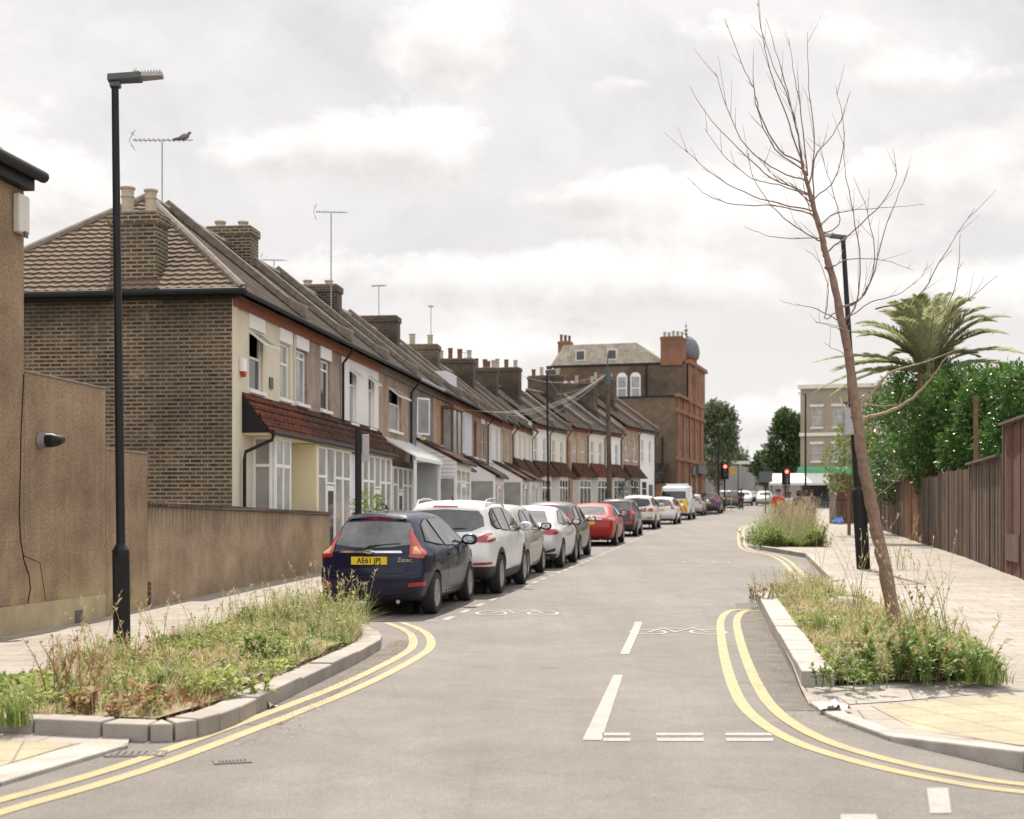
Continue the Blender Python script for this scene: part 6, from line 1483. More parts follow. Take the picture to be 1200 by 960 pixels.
# flower heads and seedheads above the far planter
mb=MB()
for k in range(700):
    y=R.uniform(44.2,60); x=8+ (y-44)*.2+R.uniform(0,1.6); seedstalk(mb,x,y,g(y)+.1,R.uniform(.8,1.55),R.choice((0,0,4,5)))
for k in range(700):
    y=44.1+abs(R.gauss(0,1.6)); x=R.uniform(7.9,9.85)+R.gauss(0,.12); sprig(mb,x,y,g(y)+.1,R.uniform(.15,.8)*(.55+.45*math.sin(x*4)),R.choice((2,3,2)),14,.10,.2)
tag(mb.build('tall_flowering_weeds',WEED,fix=False),'upright green stems with pale seedheads standing above the far right planter','weeds',kind='stuff')
# individual larger plants one can point to
def bushy(px,py,h,n,mi,label,ls=.06,wd=.3,stalk=0,cat='weed',dead=0):
    x,y=G(px,py,.1); t=thing('weed_plant',label,cat,(x,y,g(y)+.1),0,'larger weeds in the planters'); mb=MB()
    for k in range(n):
        a=R.uniform(0,2*PI); r=wd*math.sqrt(R.random()); sprig(mb,r*math.cos(a),r*math.sin(a),-.02,h*R.uniform(.5,1),mi if R.random()>dead else 4,16,ls,.35) if mi!=1 else [mb.__setattr__('cur',1 if R.random()<.75 else 3) or blade(mb,r*math.cos(a)*.6+R.gauss(0,.03),r*math.sin(a)*.6+R.gauss(0,.03),-.02,h*R.uniform(.45,1.1),R.uniform(.008,.014),R.uniform(.1,.9),R.uniform(0,6.28),4) for _ in range(9)]
    for k in range(stalk): a=R.uniform(0,2*PI); seedstalk(mb,wd*.7*math.cos(a),wd*.7*math.sin(a),0,h*R.uniform(1,1.5),0)
    mb.build('foliage',WEED,t,fix=False); return t
bushy(8,846,.30,18,1,'green tuft at the left edge of the picture beside the kerb',.09,.22)
bushy(95,820,.55,16,4,'reddish brown dried weed, nearest stalks of the left planter',.05,.25,6)
bushy(170,785,.42,16,3,'yellow green weed around the foot of the left lamp post',.05,.22,8,dead=.3)
bushy(240,815,.24,40,3,'low spreading yellow green leaves by the left kerb',.07,.5)
bushy(335,735,.5,14,1,'tall bright green grassy clump near the back of the left planter',.12,.22)
bushy(385,735,.58,30,3,'leafy clump with pale flowers behind the navy car bumper',.06,.38,8)
bushy(418,730,.46,12,1,'upright lime stalks at the far tip of the left planter',.08,.2,6)
bushy(300,775,.25,20,2,'dark green low leaves in the middle of the left planter',.09,.25)
bushy(140,835,.2,26,4,'rust coloured dead leaves at the near corner of the left planter',.07,.35)
bushy(910,705,.34,40,3,'olive clump at the front left tip of the tree planter',.06,.45,20,dead=.35)
bushy(960,745,.36,26,1,'green tuft in the middle of the tree planter',.09,.25,4)
bushy(1050,790,.42,46,2,'dark green leafy weed at the foot of the bare tree',.08,.40,6,dead=.15)
bushy(1110,795,.36,50,2,'dense green weed along the front edge of the tree planter',.08,.45,4)
bushy(1150,797,.26,34,1,'low green weed at the right end of the tree planter',.08,.3)
bushy(1085,760,.85,16,3,'tall leggy weed with reddish tops right of the bare tree',.06,.28,10,dead=.5)
bushy(1000,735,1.0,6,0,'tall thin dried stalk left of the bare tree',.03,.15,6)
bushy(958,700,1.25,2,0,'tallest pale dried stalk behind the tree planter',.03,.08,3)
bushy(1000,800,.20,30,2,'low bluish green leaves at the near left of the tree planter',.06,.35)
bushy(1060,668,.9,8,3,'straggly yellow weed at the foot of the right fence',.06,.3,4)
# litter
M['litter']=mat('white_litter',(.6,.6,.58),.7,.1,20)
def litter(px,py,s,label,dz=0):
    x,y=G(px,py,dz); t=thing('litter',label,'litter',(x,y,g(y)+dz+.004),R.random()*3,'bits of litter'); mb=MB()
    n=8; vs=[]; 
    for i in range(n+1):
        for j in range(5): vs.append((s*(i/n-.5)+R.uniform(-.01,.01),s*.6*(j/4-.5),abs(R.gauss(0,s*.18))*(.4+.6*math.sin(PI*i/n))))
    mb.add(vs,[(i*5+j,i*5+j+1,(i+1)*5+j+1,(i+1)*5+j) for i in range(n) for j in range(4)]); mb.build('paper',M['litter'],t,smooth='all')
litter(311,830,.17,'crumpled white wrapper in the gutter by the left kerb'); litter(978,832,.22,'flattened white plastic in the broken kerb by the tree planter',.03)
litter(1085,776,.16,'pale plastic scrap caught in the weeds right of the tree',.16); litter(978,728,.2,'whitish rubbish among the weeds behind the kerb blocks',.2)
x,y=G(1020,762,.14); t=thing('timber_offcut','short pale wooden offcut lying in the weeds left of the trunk','timber',(x,y,g(y)+.16),-.35); mb=MB(); mb.box(-.28,.28,-.04,.04,0,.05); mb.build('plank',M['bark_pale'],t,bevel=.006)
x,y=G(990,715,.1); t=thing('rock','rounded pale stone in the tree planter','stone',(x,y,g(y)+.1),.2); mb=MB(); mb.lathe([(.02,.0),(.2,.02),(.24,.08),(.18,.15),(.06,.19),(0,.195)],10); o=mb.build('stone',M['granite_light'],t,smooth='all')
for v in o.data.vertices: v.co.x*=1.3
# leaves and grit along the gutters
mb=MB()
for k in range(1500):
    if k%2: y=R.uniform(9,18); x={True:-1.75+(y-9)*.05}[True]+abs(R.gauss(0,.12)); 
    else:
        y=R.uniform(9.6,22); i=max(0,min(1,(y-11.7)/10.7)); x=2.36+(1.54*i)-abs(R.gauss(0,.15)); 
    if k%2 and y>15: x=-1.35+abs(R.gauss(0,.12))
    z=g(y)+.008; s=R.uniform(.008,.028); a=R.random()*6.3; mb.cur=R.choice((0,4,4,6)); leaf(mb,Vector((x,y,z)),Vector((math.cos(a),math.sin(a),R.uniform(0,.3))),Vector((0,0,1)),s,s*.6)
tag(mb.build('gutter_debris',WEED,fix=False),'dry leaves and grit blown along the kerbs','debris',kind='stuff')

# ---------- the bare young tree ----------
x0,y0=G(1050,743,.1); D0=y0
tr=thing('bare_tree','leaning leafless young street tree standing in the right planter','tree',(x0,y0,.1))
org=Vector((x0,y0,.1))
def c5(l): return [(800+a/2.4,b/2.4) for a,b in l]
def c6(l): return [(940+a/2.742,330+b/2.742) for a,b in l]
def spline(p,sub=4):
    out=[]; n=len(p)
    for i in range(n-1):
        a,b,c_,d=p[max(0,i-1)],p[i],p[i+1],p[min(n-1,i+2)]
        for k in range(sub):
            t=k/sub; out.append(.5*((2*b)+(c_-a)*t+(2*a-5*b+4*c_-d)*t*t+(3*b-a-3*c_+d)*t**3))
    out.append(p[-1]); return out
tp=[(1050,748),(1046,715),(1037,665),(1029,630),(1021,590),(1011,540),(1004,490),(999,450),(993,410),(985,370),(977,330),(968,300),(960,265),(950,230),(943,205),(939,190)]
pts=spline([P(a,b,D0)-org for a,b in tp]); n=len(pts)
def trad(i): t=i/(n-1); return .078*(1-t)**.55*(.35+.65*(1-t*.5))+.007 if t>.02 else .095
mb=MB(); mb.tube([p+Vector((R.uniform(-.006,.006),R.uniform(-.006,.006),0)) for p in pts],[trad(i)*(1+.08*math.sin(i*2.1)) for i in range(n)],12)
# knots and pruning scars
for k in range(14):
    i=R.randint(4,n-6); p=pts[i]; a=R.uniform(0,2*PI); r=trad(i); q=p+Vector((math.cos(a)*r*.7,math.sin(a)*r*.7,0)); mb.tube([q,q+Vector((math.cos(a)*.035,math.sin(a)*.035,.02))],[.022,.012],6)
trunk=mb.build('trunk',M['bark'],tr,smooth='all')
BR=[c5(l) for l in (
 [(335,455),(300,350),(255,230),(225,110),(210,0)],[(335,460),(270,420),(220,330),(200,250),(165,180),(120,55)],[(345,480),(260,420),(205,290),(200,140)],
 [(350,510),(270,480),(180,415),(125,300),(90,200)],[(355,545),(250,500),(180,440),(80,340),(20,240)],[(355,550),(270,520),(190,500),(110,430),(60,360)],
 [(350,590),(240,565),(150,530),(60,470),(5,420)],[(355,600),(260,580),(150,575),(70,550),(30,515)],[(380,675),(320,640),(250,580),(200,500),(185,430)],
 [(340,470),(325,380),(300,280),(270,170),(235,50)],[(350,480),(335,330),(315,220),(300,110)],[(360,500),(370,400),(355,250),(350,90)],
 [(370,550),(370,450),(420,380),(450,330),(470,260)],[(375,555),(430,500),(455,380),(430,240)],[(385,640),(430,600),(560,585),(680,575)],
 [(395,660),(440,630),(430,560),(400,470),(380,400)],[(415,700),(480,650),(560,570),(600,490),(590,420)],[(455,900),(490,850),(500,740),(480,600),(455,470),(455,370)],
 [(490,850),(530,790),(565,660),(610,540),(640,465)],[(500,840),(540,740),(520,600),(480,500)],[(460,900),(530,850),(600,830),(660,790),(690,740)],
 [(440,925),(400,912),(375,908)],[(430,880),(400,895),(410,820),(385,740),(345,700)],[(540,870),(660,835),(720,740),(820,585)],[(700,900),(745,860),(775,760),(780,660)],
 [(700,960),(760,880),(820,830),(885,775)],[(380,670),(290,670),(230,660),(180,640)],[(440,905),(380,870),(330,860),(275,845)],[(350,560),(300,520),(240,480),(230,450)],[(420,750),(470,730),(560,730),(650,760)],
 [(335,450),(320,360),(290,260),(245,160),(215,60)],[(390,640),(360,600),(340,520),(330,480)],[(375,600),(330,540),(310,520),(240,500)])]
BR+= [c6(l) for l in ([(205,440),(270,420),(340,385),(400,330),(430,290),(470,235)],[(200,395),(260,400),(330,395)],[(195,390),(240,340),(290,290),(400,255),(480,225)],[(160,430),(135,400),(122,370)],[(150,160),(100,140),(45,130)],[(130,230),(90,210),(70,195)],[(240,690),(290,650),(330,600)])]
for bi,b in enumerate(BR):
    off=R.uniform(-1.0,1.0); m_=len(b); q=[P(a,c_,D0+off*(i/(m_-1))**1.1)-org for i,(a,c_) in enumerate(b)]
    near=min(pts,key=lambda t_:(t_-q[0]-Vector((0,0,-.05))).length)
    if (near-q[0]).length<.34: q=[near]+q
    q=spline(q,4); Lb=sum((q[i+1]-q[i]).length for i in range(len(q)-1)); r0=.0048+.0034*Lb if bi not in (33,35) else .024
    q=[p+rv()*.008 for p in q]; k=len(q); mb=MB(); mb.tube(q,[max(.0026,r0*(1-.8*i/(k-1))) for i in range(k)],6)
    for s_ in range(int(Lb*3.2)):   # twigs
        i=R.randint(k//4,k-2); d=(q[i+1]-q[i]).normalized()+rv()*.55; d.z=abs(d.z)+.15; l=R.uniform(.06,.38); a=q[i]
        mb.tube([a,a+d*l*.5,a+d*l+Vector((0,0,.05*l))],[.0032,.0025,.0016],4)
    mb.build('branch',M['bark_pale' if bi>=33 else 'bark'],tr,smooth='all')
# ---------- leafy crowns ----------
def crown(name,par,blobs,size,mt,flat=.6,out=.75,clump=1):
    mb=MB()
    for (c_,rad,n_) in blobs:
        c_=Vector(c_); rad=Vector(rad)
        for k in range(n_):
            d=rv(); rr=(out+(1-out)*R.random())*(1+.16*math.sin(d.x*7+c_.x)*math.sin(d.z*6+c_.y)+.1*math.sin(d.y*13+d.z*9)) if R.random()<.75 else R.random()**.5
            p=c_+Vector((d.x*rad.x,d.y*rad.y,d.z*rad.z))*rr
            ld=(d*.6+rv()*.8+Vector((0,0,-.1))); leaf(mb,p,ld,rv(),size*R.uniform(.6,1.3),size*flat*R.uniform(.5,.9))
    return mb.build(name,mt,par,fix=False)
hx,hy=P(1110,500,46).x,46.5
hd=thing('evergreen_hedge','big glossy bright green evergreen bush billowing over the right fence','hedge',(hx,hy,g(46)))
def HB(px,py,d,rpx,rpy,n_): p=P(px,py,d)-Vector((hx,hy,g(46))); k=d/F; return (p,(rpx*k,rpx*k*.8,rpy*k),n_)
mb=MB()
for a,b,h_ in ((0,1.5,3.8),): mb.tube([(a,b,0),(a+.2,b,h_*.5),(a-.1,b-.3,h_)],[.14,.11,.06],8)
mb.build('trunk',M['bark'],hd,smooth='all')
crown('foliage',hd,[HB(1030,545,66,34,38,1500),HB(1045,505,60,40,42,2000),HB(1080,485,54,45,40,2300),HB(1125,478,46,48,40,2600),HB(1170,474,41,48,42,2600),HB(1215,474,38,48,44,2200),HB(1262,470,36,50,50,900),
 HB(1060,548,57,40,44,2000),HB(1100,535,48,44,44,2600),HB(1145,528,42,44,42,2600),HB(1195,520,38,48,40,2200),HB(1150,500,50,85,52,4200),HB(1120,510,47,60,42,2600),HB(1180,500,41,55,42,2600),HB(1088,452,51,44,34,2300),HB(1130,452,47,44,26,1500),HB(1185,452,43,44,24,1500),HB(1050,470,60,30,30,900)],.21,M['leaf_hedge'],.55)
sh=thing('shrub','loose yellow green shrub behind the lamp post, left of the hedge','shrub',(P(995,560,56).x,56,g(56)))
o_=Vector((P(995,560,56).x,56,g(56)))
mb=MB(); mb.tube([(0,0,0),(0,0,2.5)],.07,6); mb.build('stem',M['bark'],sh)
crown('foliage',sh,[(P(985,545,56)-o_,(.7,.8,1.1),450),(P(1003,515,56)-o_,(.8,.8,1.1),600)],.2,M['leaf_weed'],.5)
# ---------- palm ----------
pc=P(1088,440,50); pm=thing('palm_tree','date palm with arching grey green fronds rising behind the hedge','palm tree',(pc.x,50,g(50)))
mb=MB(); hgt=pc.z-g(50)
prof=[]
for i in range(24): z=hgt*i/23; prof.append((.26+.03*(i%2)+(.12 if i>20 else 0),z))
mb.lathe(prof,14); mb.build('trunk',M['palm_trunk'],pm,smooth=True)
tips=[(950,462),(952,425),(985,392),(1003,395),(1030,365),(1058,352),(1075,347),(1100,352),(1128,350),(1143,350),(1160,372),(1186,372),(1183,392),(1204,416),(1206,436),(965,470),(1000,380),(1110,345),(1040,420),(1150,420)]
for k in range(36):
    if k<len(tips): tpv=P(*tips[k],50+R.uniform(-1.5,1.5))-Vector((pc.x,50,g(50)))
    else:
        a=R.uniform(0,2*PI); e=R.uniform(-.1,1.2); tpv=Vector((math.cos(a)*math.cos(e)*3.6,math.sin(a)*math.cos(e)*3.6,hgt+math.sin(e)*2.8))
    a_=Vector((0,0,hgt)); dv=tpv-a_; hor=Vector((dv.x,dv.y,0)); mid=a_+hor*.42+Vector((0,0,max(dv.z,0)*.75+.75)); q=[]
    for i in range(15): t=i/14; q.append(a_*(1-t)**2+mid*2*t*(1-t)+tpv*t*t)
    mb=MB(); mb.tube(q,[.035*(1-.8*i/14) for i in range(15)],5)
    for i in range(2,60):
        t=i/60; j=min(13,int(t*14)); p=q[j].lerp(q[j+1],t*14-j); tn=(q[j+1]-q[j]).normalized(); sd=tn.cross(Vector((0,0,1))); sd=sd.normalized() if sd.length>.05 else Vector((1,0,0)); up=sd.cross(tn)
        l=.60*math.sin(PI*min(1,t*.9+.12))**.6
        for s_ in (-1,1):
            d=(sd*s_*.75+tn*.75+up*R.uniform(.05,.35)).normalized(); e_=p+d*l+Vector((0,0,-.14*l)); w_=.045; m2=p+d*l*.5
            mb.add([p-tn*w_*.5,p+tn*w_*.5,m2+tn*w_,e_,m2-tn*w_],[(0,1,2,3,4)])
    mb.build('frond',M['palm_leaf'],pm,fix=False)
# ---------- trees at the far end ----------
def tree(px0,px1,py0,py1,d,label,mt,n_=3200,sz=.45,blobs=9,seed=1):
    rr=random.Random(seed); cx=(px0+px1)/2; t=thing('tree',label,'tree',((cx-600)/F*d,d,g(d)),0,'trees at the end of the street')
    o_=Vector(t.location); zt=P(0,py0,d).z-o_.z; zb_=max(1.5,P(0,py1,d).z-o_.z); w=(px1-px0)/F*d
    mb=MB(); mb.tube([(0,0,-.2),(.1,0,zb_),(0,0,zb_+(zt-zb_)*.6)],[.35,.28,.12],8)
    for k in range(6): a=rr.uniform(0,6.3); mb.tube([(0,0,zb_+.5*k),(math.cos(a)*w*.25,math.sin(a)*w*.25,zb_+1.5+.6*k)],[.12,.04],6)
    mb.build('trunk',M['bark'],t)
    bl=[((0,0,(zt+zb_)/2),(w*.36,w*.33,(zt-zb_)*.4),n_//3)]
    for k in range(blobs):
        a=rr.uniform(0,2*PI); e=rr.uniform(-.8,1.3); r=rr.uniform(.20,.30)
        bl.append(((math.cos(a)*math.cos(e)*w*.30,math.sin(a)*math.cos(e)*w*.28,(zt+zb_)/2+math.sin(e)*(zt-zb_)*.30),(w*r*.75,w*r*.7,(zt-zb_)*r*.62),n_//blobs))
    crown('crown',t,bl,sz,M[mt]); return t
tree(806,872,463,590,172,'broad grey green tree left of the far wall, behind the brick building','leaf_mid',4200,.6,10,3)
tree(893,948,474,588,140,'tall dense dark tree right of the far wall','leaf_dark',5200,.5,11,5)
tree(878,915,525,590,150,'lower bushy tree under the tall dark one','leaf_dark',1600,.45,6,8)
tree(840,884,520,560,190,'low tree line showing above the grey wall','leaf_mid',1400,.6,6,9)
x=(735-600)/F*88; 
t=thing('shrub','small dark shrub in front of the white end house','shrub',(x,87.0,g(87))); mb=MB(); mb.tube([(0,0,0),(0,0,1.2)],.05,6); mb.build('stem',M['bark'],t); crown('foliage',t,[((0,0,1.7),(.6,.6,.9),500)],.16,M['leaf_dark'])
for px_,py_,lab in ((432,603,'small green plant in the front garden behind the sign post'),):
    p=P(px_,py_,27.5); t=thing('shrub',lab,'shrub',(p.x,27.5,g(27)+.1)); mb=MB(); mb.tube([(0,0,0),(0,0,1.0)],.03,6); mb.build('stem',M['bark'],t); crown('foliage',t,[((0,0,1.35),(.35,.3,.35),350)],.10,M['leaf_weed'])
# ======================= PEOPLE =======================
M['skin']=mat('skin',(.42,.25,.18),.6,.08,8); M['skin_dark']=mat('dark_skin',(.12,.065,.045),.6,.08,8)
def cloth(k,c): M[k]=mat(k,c,.85,.15,6)
cloth('red_shirt',(.55,.035,.02)); cloth('white_shirt',(.6,.6,.6)); cloth('navy_shirt',(.04,.04,.07)); cloth('dark_trousers',(.03,.03,.035)); cloth('sand_top',(.4,.3,.2)); cloth('denim',(.08,.11,.18)); cloth('hair_dark',(.02,.015,.012)); cloth('hair_brown',(.09,.05,.03)); cloth('shirt_print',(.75,.5,.05))
def skinned(name,joints,edges,mt,par,sub=2):
    me=bpy.data.meshes.new(name); me.from_pydata([j[0] for j in joints],edges,[])
    o=bpy.data.objects.new(name,me); COL.objects.link(o); sm=o.modifiers.new('s','SKIN'); sm.use_smooth_shade=True
    bpy.context.view_layer.update()
    for i,(p,r) in enumerate(joints): 
        sv=me.skin_vertices[0].data[i]; sv.radius=(r,r) if not hasattr(r,'__len__') else r; sv.use_root=(i==0)
    ss=o.modifiers.new('u','SUBSURF'); ss.levels=sub; ss.render_levels=sub
    dg=bpy.context.evaluated_depsgraph_get(); m2=bpy.data.meshes.new_from_object(o.evaluated_get(dg)); bpy.data.objects.remove(o)
    m2.materials.clear(); m2.materials.append(M[mt]); m2.polygons.foreach_set('use_smooth',[True]*len(m2.polygons))
    q=bpy.data.objects.new(name,m2); COL.objects.link(q); q.parent=par; return q
def person(x,y,rot,h,label,shirt,trou,hair='hair_dark',skin='skin',stride=.18,arm=.12,z=None,longhair=False):
    t=thing('person',label,'person',(x,y,(g(y)+.1) if z is None else z),rot,'people on the pavement'); s=h/1.75
    V_=lambda a,b,c: (a*s,b*s,c*s)   # x sideways, y = forward is -y
    st=stride
    J=[(V_(0,0,.98),.13*s),(V_(0,0,1.15),.12*s),(V_(0,0,1.34),.14*s),(V_(0,0,1.46),.06*s),(V_(0,-.01,1.55),.06*s),(V_(0,-.02,1.63),(.082*s,.095*s)),(V_(0,-.01,1.71),.06*s)]
    E=[(0,1),(1,2),(2,3),(3,4),(4,5),(5,6)]
    for sd in (-1,1):
        k=len(J); f=st*sd
        J+=[(V_(.10*sd,0,.90),.095*s),(V_(.10*sd,-f*.5-.02,.50),.06*s),(V_(.10*sd,-f+.03,.10),.042*s),(V_(.10*sd,-f+.0,.035),.038*s),(V_(.11*sd,-f-.14,.03),.032*s)]
        E+=[(0,k),(k,k+1),(k+1,k+2),(k+2,k+3),(k+3,k+4)]
        k=len(J); a=-arm*sd
        J+=[(V_(.19*sd,0,1.39),.062*s),(V_(.25*sd,-a*.5,1.12),.043*s),(V_(.24*sd,-a-.05,.88),.03*s),(V_(.235*sd,-a-.07,.80),(.022*s,.035*s)),(V_(.23*sd,-a-.085,.73),(.014*s,.03*s))]
        E+=[(2,k),(k,k+1),(k+1,k+2),(k+2,k+3),(k+3,k+4)]
        for fi,(dx,dz) in enumerate(((-.02,.0),(-.005,-.01),(.01,-.005),(.022,.01))):
            kk=len(J); J.append((V_(.23*sd+dx,-a-.09+dx*.8,.66+dz),.009*s)); E.append((k+4,kk))
        kk=len(J); J.append((V_(.20*sd,-a-.12,.76),.011*s)); E.append((k+3,kk))
    b=skinned('body',J,E,skin,t,2)
    # clothes: slightly larger skins
    T=[(V_(0,0,.93),(.165*s,.13*s)),(V_(0,0,1.1),(.145*s,.115*s)),(V_(0,0,1.32),(.165*s,.13*s)),(V_(0,0,1.43),.085*s)]; Te=[(0,1),(1,2),(2,3)]
    for sd in (-1,1):
        k=len(T); a=-arm*sd; T+=[(V_(.19*sd,0,1.38),.085*s),(V_(.235*sd,-a*.35,1.18),.072*s)]; Te+=[(2,k),(k,k+1)]
    sh_=skinned('shirt',T,Te,shirt,t,2)
    Q=[(V_(0,0,.97),(.155*s,.13*s))]; Qe=[]
    for sd in (-1,1):
        k=len(Q); f=st*sd; Q+=[(V_(.095*sd,0,.86),.115*s),(V_(.10*sd,-f*.5-.02,.50),.083*s),(V_(.10*sd,-f+.03,.10),.066*s)]; Qe+=[(0,k),(k,k+1),(k+1,k+2)]
    skinned('trousers',Q,Qe,trou,t,2)
    hr=MB(); Mx=Matrix.Translation(V_(0,.012,1.665))@Matrix.Diagonal((.095*s,.108*s,.10*s,1)); hr.lathe([(1.0,-.25 if not longhair else -1.6),(1.06,.1),(.95,.5),(.65,.85),(.3,1.0),(0,1.04)],14,Mx); hr.build('hair',M[hair],t,smooth='all')
    for sd in (-1,1):
        e=MB(); e.lathe([(0,-.012),(.01,-.008),(.012,0),(.01,.008),(0,.012)],8,Matrix.Translation(V_(.032*sd,-.112,1.645))); e.build('eye',M['hair_dark'],t)
    e=MB(); e.tube([V_(0,-.112,1.64),V_(0,-.135,1.60),V_(0,-.115,1.595)],[.008*s,.014*s,.008*s],6); e.build('nose',M[skin],t)
    e=MB(); e.tube([V_(-.025,-.108,1.565),V_(0,-.115,1.562),V_(.025,-.108,1.565)],.006*s,5); e.build('mouth',M['red_shirt'],t)
    return t,sh_
def px_at(px,d): return (px-600)/F*d
pr1,shr=person(px_at(912,57),57,.12,1.86,'person in a red t-shirt with a yellow print walking towards the camera','red_shirt','dark_trousers')
mb=MB(); mb.box(-.09,.09,-.185,-.175,1.22,1.38); mb.build('shirt_print',M['shirt_print'],pr1)
person(px_at(925,64),64,-.1,1.72,'person in a white t-shirt just right of the one in red','white_shirt','denim','hair_dark','skin_dark')
person(px_at(936,61),61,.15,1.80,'person in a dark top with brown hair, walking in the middle of the group','navy_shirt','sand_top','hair_brown',longhair=True)
person(px_at(945,67),67,.3,1.74,'person in a sand coloured top at the right of the group by the fence','sand_top','dark_trousers','hair_brown','skin',longhair=True)
person(px_at(951,70),70,0,1.75,'person dressed in black half hidden beside the pale fence post','navy_shirt','dark_trousers')
person(px_at(868.5,118),118,PI,1.8,'distant person in dark clothes crossing the road past the left traffic light','navy_shirt','dark_trousers','hair_dark','skin_dark',.25,z=g(118))

# bicycle leaning in the front garden of the tan house
M['bike_frame']=mat('dark_bicycle_paint',(.02,.02,.025),.4,.1,6)
bp=P(507,596,40.5); t=thing('bicycle','dark bicycle leaning in front of the tan house, behind the white SUV','bicycle',(bp.x,40.5,g(40.5)+.1),1.35)
for xx in (-.52,.52):
    mb=MB(); mb.tube([(xx+.33*math.cos(a*PI/12),0,.34+.33*math.sin(a*PI/12)) for a in range(25)],.018,6,cap=False); w_=mb.build('wheel',M['rubber'],t,smooth=True)
    mb=MB()
    for k in range(12): mb.tube([(xx,0,.34),(xx+.32*math.cos(k*PI/6),0,.34+.32*math.sin(k*PI/6))],.002,3)
    mb.build('spokes',M['greymetal'],w_)
mb=MB()
for a,b in (((-.52,.34),(-.08,.30)),((-.08,.30),(-.2,.88)),((-.2,.80),(-.52,.34)),((-.08,.30),(.36,.82)),((-.18,.76),(.34,.86)),((.52,.34),(.33,.98))): mb.tube([(a[0],0,a[1]),(b[0],0,b[1])],.016,6)
mb.build('frame',M['bike_frame'],t,smooth=True)
mb=MB(); mb.tube([(.33,-.27,1.02),(.30,-.1,1.0),(.33,0,.98),(.30,.1,1.0),(.33,.27,1.02)],.013,6); mb.build('handlebar',M['bike_frame'],t,smooth=True)
mb=MB(); mb.tube([(-.33,0,.92),(-.2,0,.93),(-.06,0,.92)],[.07,.06,.02],8); mb.build('saddle',M['plastic'],t,smooth=True)
# ======================= SKY, SUN, CAMERA =======================
SUN_EL,SUN_AZ=math.radians(54),math.radians(-2)      # azimuth from +Y towards +X
w=bpy.data.worlds.new('World'); SC.world=w; w.use_nodes=True
nt=NT(w); bg=nt.n['Background']
sky=nt.new('ShaderNodeTexSky'); sky.sky_type='NISHITA'; sky.sun_disc=False; sky.sun_elevation=SUN_EL; sky.sun_rotation=SUN_AZ; sky.air_density=1.4; sky.dust_density=3.5
tc=nt.new('ShaderNodeTexCoord').outputs['Generated']; s=nt.new('ShaderNodeSeparateXYZ'); nt.link(tc,s.inputs[0])
ya=nt.math('MAXIMUM',nt.math('ABSOLUTE',s.outputs[1]),.15)
U=nt.math('DIVIDE',s.outputs[0],ya); V=nt.math('DIVIDE',s.outputs[2],ya)     # slope coordinates of the direction
cv=nt.new('ShaderNodeCombineXYZ'); nt.link(U,cv.inputs[0]); nt.link(nt.math('MULTIPLY',V,1.25),cv.inputs[1]); nt.link(nt.math('MULTIPLY',s.outputs[1],.35),cv.inputs[2])
n1=nt.noise(cv.outputs[0],9.0,12,.60,.35); n2=nt.noise(cv.outputs[0],3.2,8,.6,.5); n3=nt.noise(cv.outputs[0],30,8,.65,.2)
pf=nt.math('ADD',nt.math('MULTIPLY',nt.math('SUBTRACT',n1,.5),3.0),nt.math('MULTIPLY',nt.math('SUBTRACT',n3,.5),.75))
dens=None; low=None
for (px,py,rx,ry,k) in ((420,178,120,46,.2),(340,180,80,32,.2),(500,175,70,36,.2),(520,45,80,50,.1),(560,70,60,34,.0),(60,225,100,72,.1),(715,228,85,30,.2),(640,235,60,22,.0),(745,98,60,20,-.15),(900,45,150,30,-.1),(1080,90,160,40,-.1),(950,250,200,50,.0),(1120,200,160,50,.0),(560,330,170,34,.15),(760,335,170,40,.2),(900,490,70,34,.2),(1100,340,180,40,.0),(650,410,110,40,.2),(330,320,120,34,.0),(700,-80,160,50,.1),(1300,150,200,80,.1),(-160,80,120,50,.0)):
    u,v=(px-HX)/F,(HY-py)/F
    a=nt.math('DIVIDE',nt.math('SUBTRACT',U,u),rx*1.15/F); b=nt.math('DIVIDE',nt.math('SUBTRACT',V,v),ry*1.15/F)
    r=nt.math('SUBTRACT',1.0+k,nt.math('SQRT',nt.math('ADD',nt.math('MULTIPLY',a,a),nt.math('MULTIPLY',b,b))))
    r=nt.math('MAXIMUM',r,-2.0); lw=nt.math('MULTIPLY',nt.math('MAXIMUM',nt.math('ADD',r,.5),0.0),nt.math('SUBTRACT',.30,b))
    dens=r if dens is None else nt.math('MAXIMUM',dens,r); low=lw if low is None else nt.math('MAXIMUM',low,lw)
D=nt.math('ADD',dens,pf)
mask=nt.ramp(nt.math('SUBTRACT',D,.06),.0,.42)
thick=nt.ramp(nt.math('ADD',nt.math('ADD',nt.math('MULTIPLY',low,.9),nt.math('MULTIPLY',nt.math('SUBTRACT',n1,.5),-1.5)),nt.math('MULTIPLY',nt.math('SUBTRACT',n3,.5),1.3)),.0,.95)
hz=nt.ramp(V,.0,.30,(1,)*3,(0,)*3)                   # paler towards the horizon
veil=nt.ramp(nt.math('ADD',n2,nt.math('MULTIPLY',nt.math('SUBTRACT',n1,.5),.35)),.38,.66)
base=nt.mix(.9,sky.outputs[0],(5.3,5.2,5.4))
base=nt.mix(nt.math('MULTIPLY',veil,.75),base,(8.0,7.7,7.55))
base=nt.mix(nt.math('MULTIPLY',hz,.85),base,(7.8,7.5,7.25))
cl=nt.mix(nt.math('MULTIPLY',thick,.85),(8.6,8.45,8.2),(6.0,5.65,5.55))
col=nt.mix(nt.math('MULTIPLY',mask,.93),base,cl)
col=nt.mix(nt.ramp(s.outputs[2],-.12,-.02,(1,)*3,(0,)*3),col,(3.2,3.0,2.7))
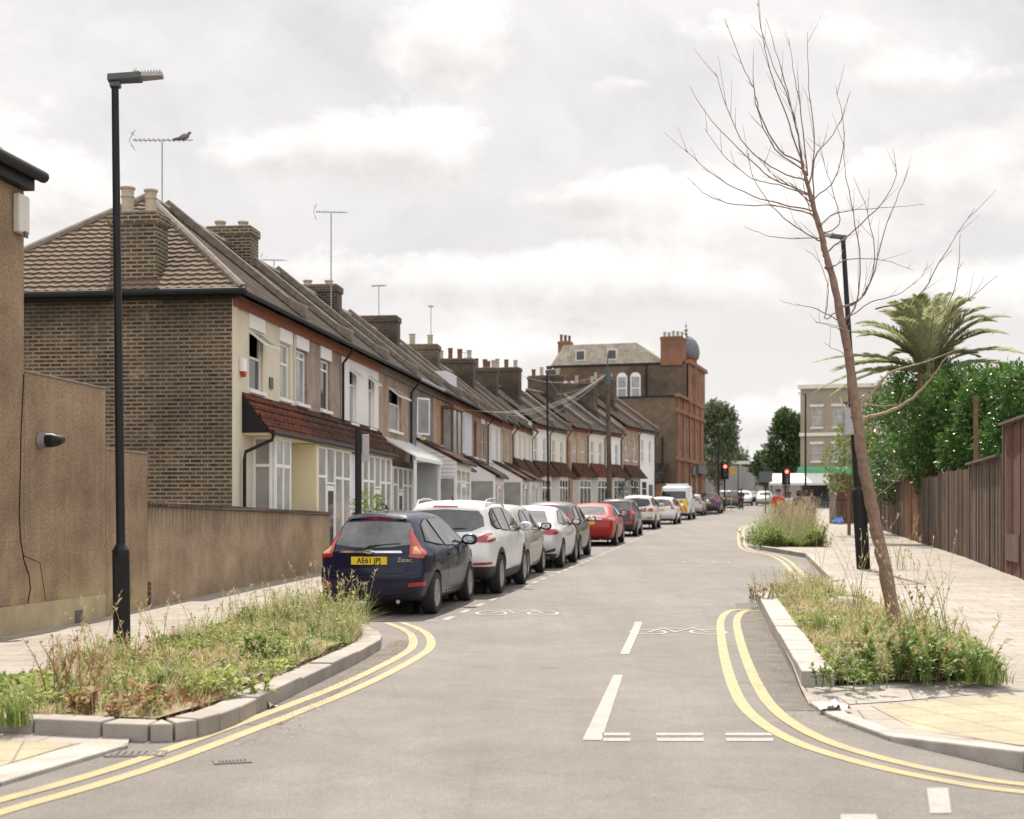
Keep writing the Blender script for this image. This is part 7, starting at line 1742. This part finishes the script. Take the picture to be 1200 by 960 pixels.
# added sky boost above and behind the camera, out of view, lifts house fronts
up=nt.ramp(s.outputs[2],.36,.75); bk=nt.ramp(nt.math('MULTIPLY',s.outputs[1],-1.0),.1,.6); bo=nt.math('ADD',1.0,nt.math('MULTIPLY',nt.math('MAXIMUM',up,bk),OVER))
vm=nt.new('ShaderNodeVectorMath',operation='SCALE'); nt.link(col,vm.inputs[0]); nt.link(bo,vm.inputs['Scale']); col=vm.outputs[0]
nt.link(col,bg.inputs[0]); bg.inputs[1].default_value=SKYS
sd=bpy.data.lights.new('sun','SUN'); sd.energy=SUNE; sd.angle=math.radians(.5); sd.color=(1,.91,.79)
so=bpy.data.objects.new('sun',sd); COL.objects.link(so)
dirv=Vector((math.sin(SUN_AZ)*math.cos(SUN_EL),math.cos(SUN_AZ)*math.cos(SUN_EL),math.sin(SUN_EL)))
so.rotation_euler=dirv.to_track_quat('Z','Y').to_euler()
cam=bpy.data.cameras.new('camera'); co=bpy.data.objects.new('camera',cam); COL.objects.link(co); SC.camera=co
co.location=(0,0,EYE); co.rotation_euler=(PI/2,0,0); cam.sensor_width=36; cam.lens=F/1200*36; cam.shift_y=(HY-480)/1200; cam.clip_end=6000; cam.clip_start=.1
cam.dof.use_dof=True; cam.dof.focus_distance=17; cam.dof.aperture_fstop=2.4
vs=SC.view_settings; vs.view_transform='Standard'; vs.look='None'; vs.exposure=EXPO; vs.gamma=1
SC.cycles.use_denoising=True; SC.cycles.max_bounces=6; SC.cycles.caustics_reflective=False; SC.cycles.caustics_refractive=False

if HAZE>0:
    hm=bpy.data.materials.new('haze_air'); hm.use_nodes=True; h=NT(hm); h.n.remove(h.n['Principled BSDF'])
    pv=h.new('ShaderNodeVolumePrincipled',i_Density=HAZE,i_Anisotropy=.35); pv.inputs['Color'].default_value=(.93,.91,.88,1); h.link(pv.outputs[0],h.n['Material Output'].inputs['Volume'])
    mb=MB(); mb.box(-1000,1000,-80,2700,-1.2,26); o=mb.build('haze',hm); o['kind']='stuff'; o['label']='thin pale haze in the air along the street'
    SC.cycles.volume_bounces=0
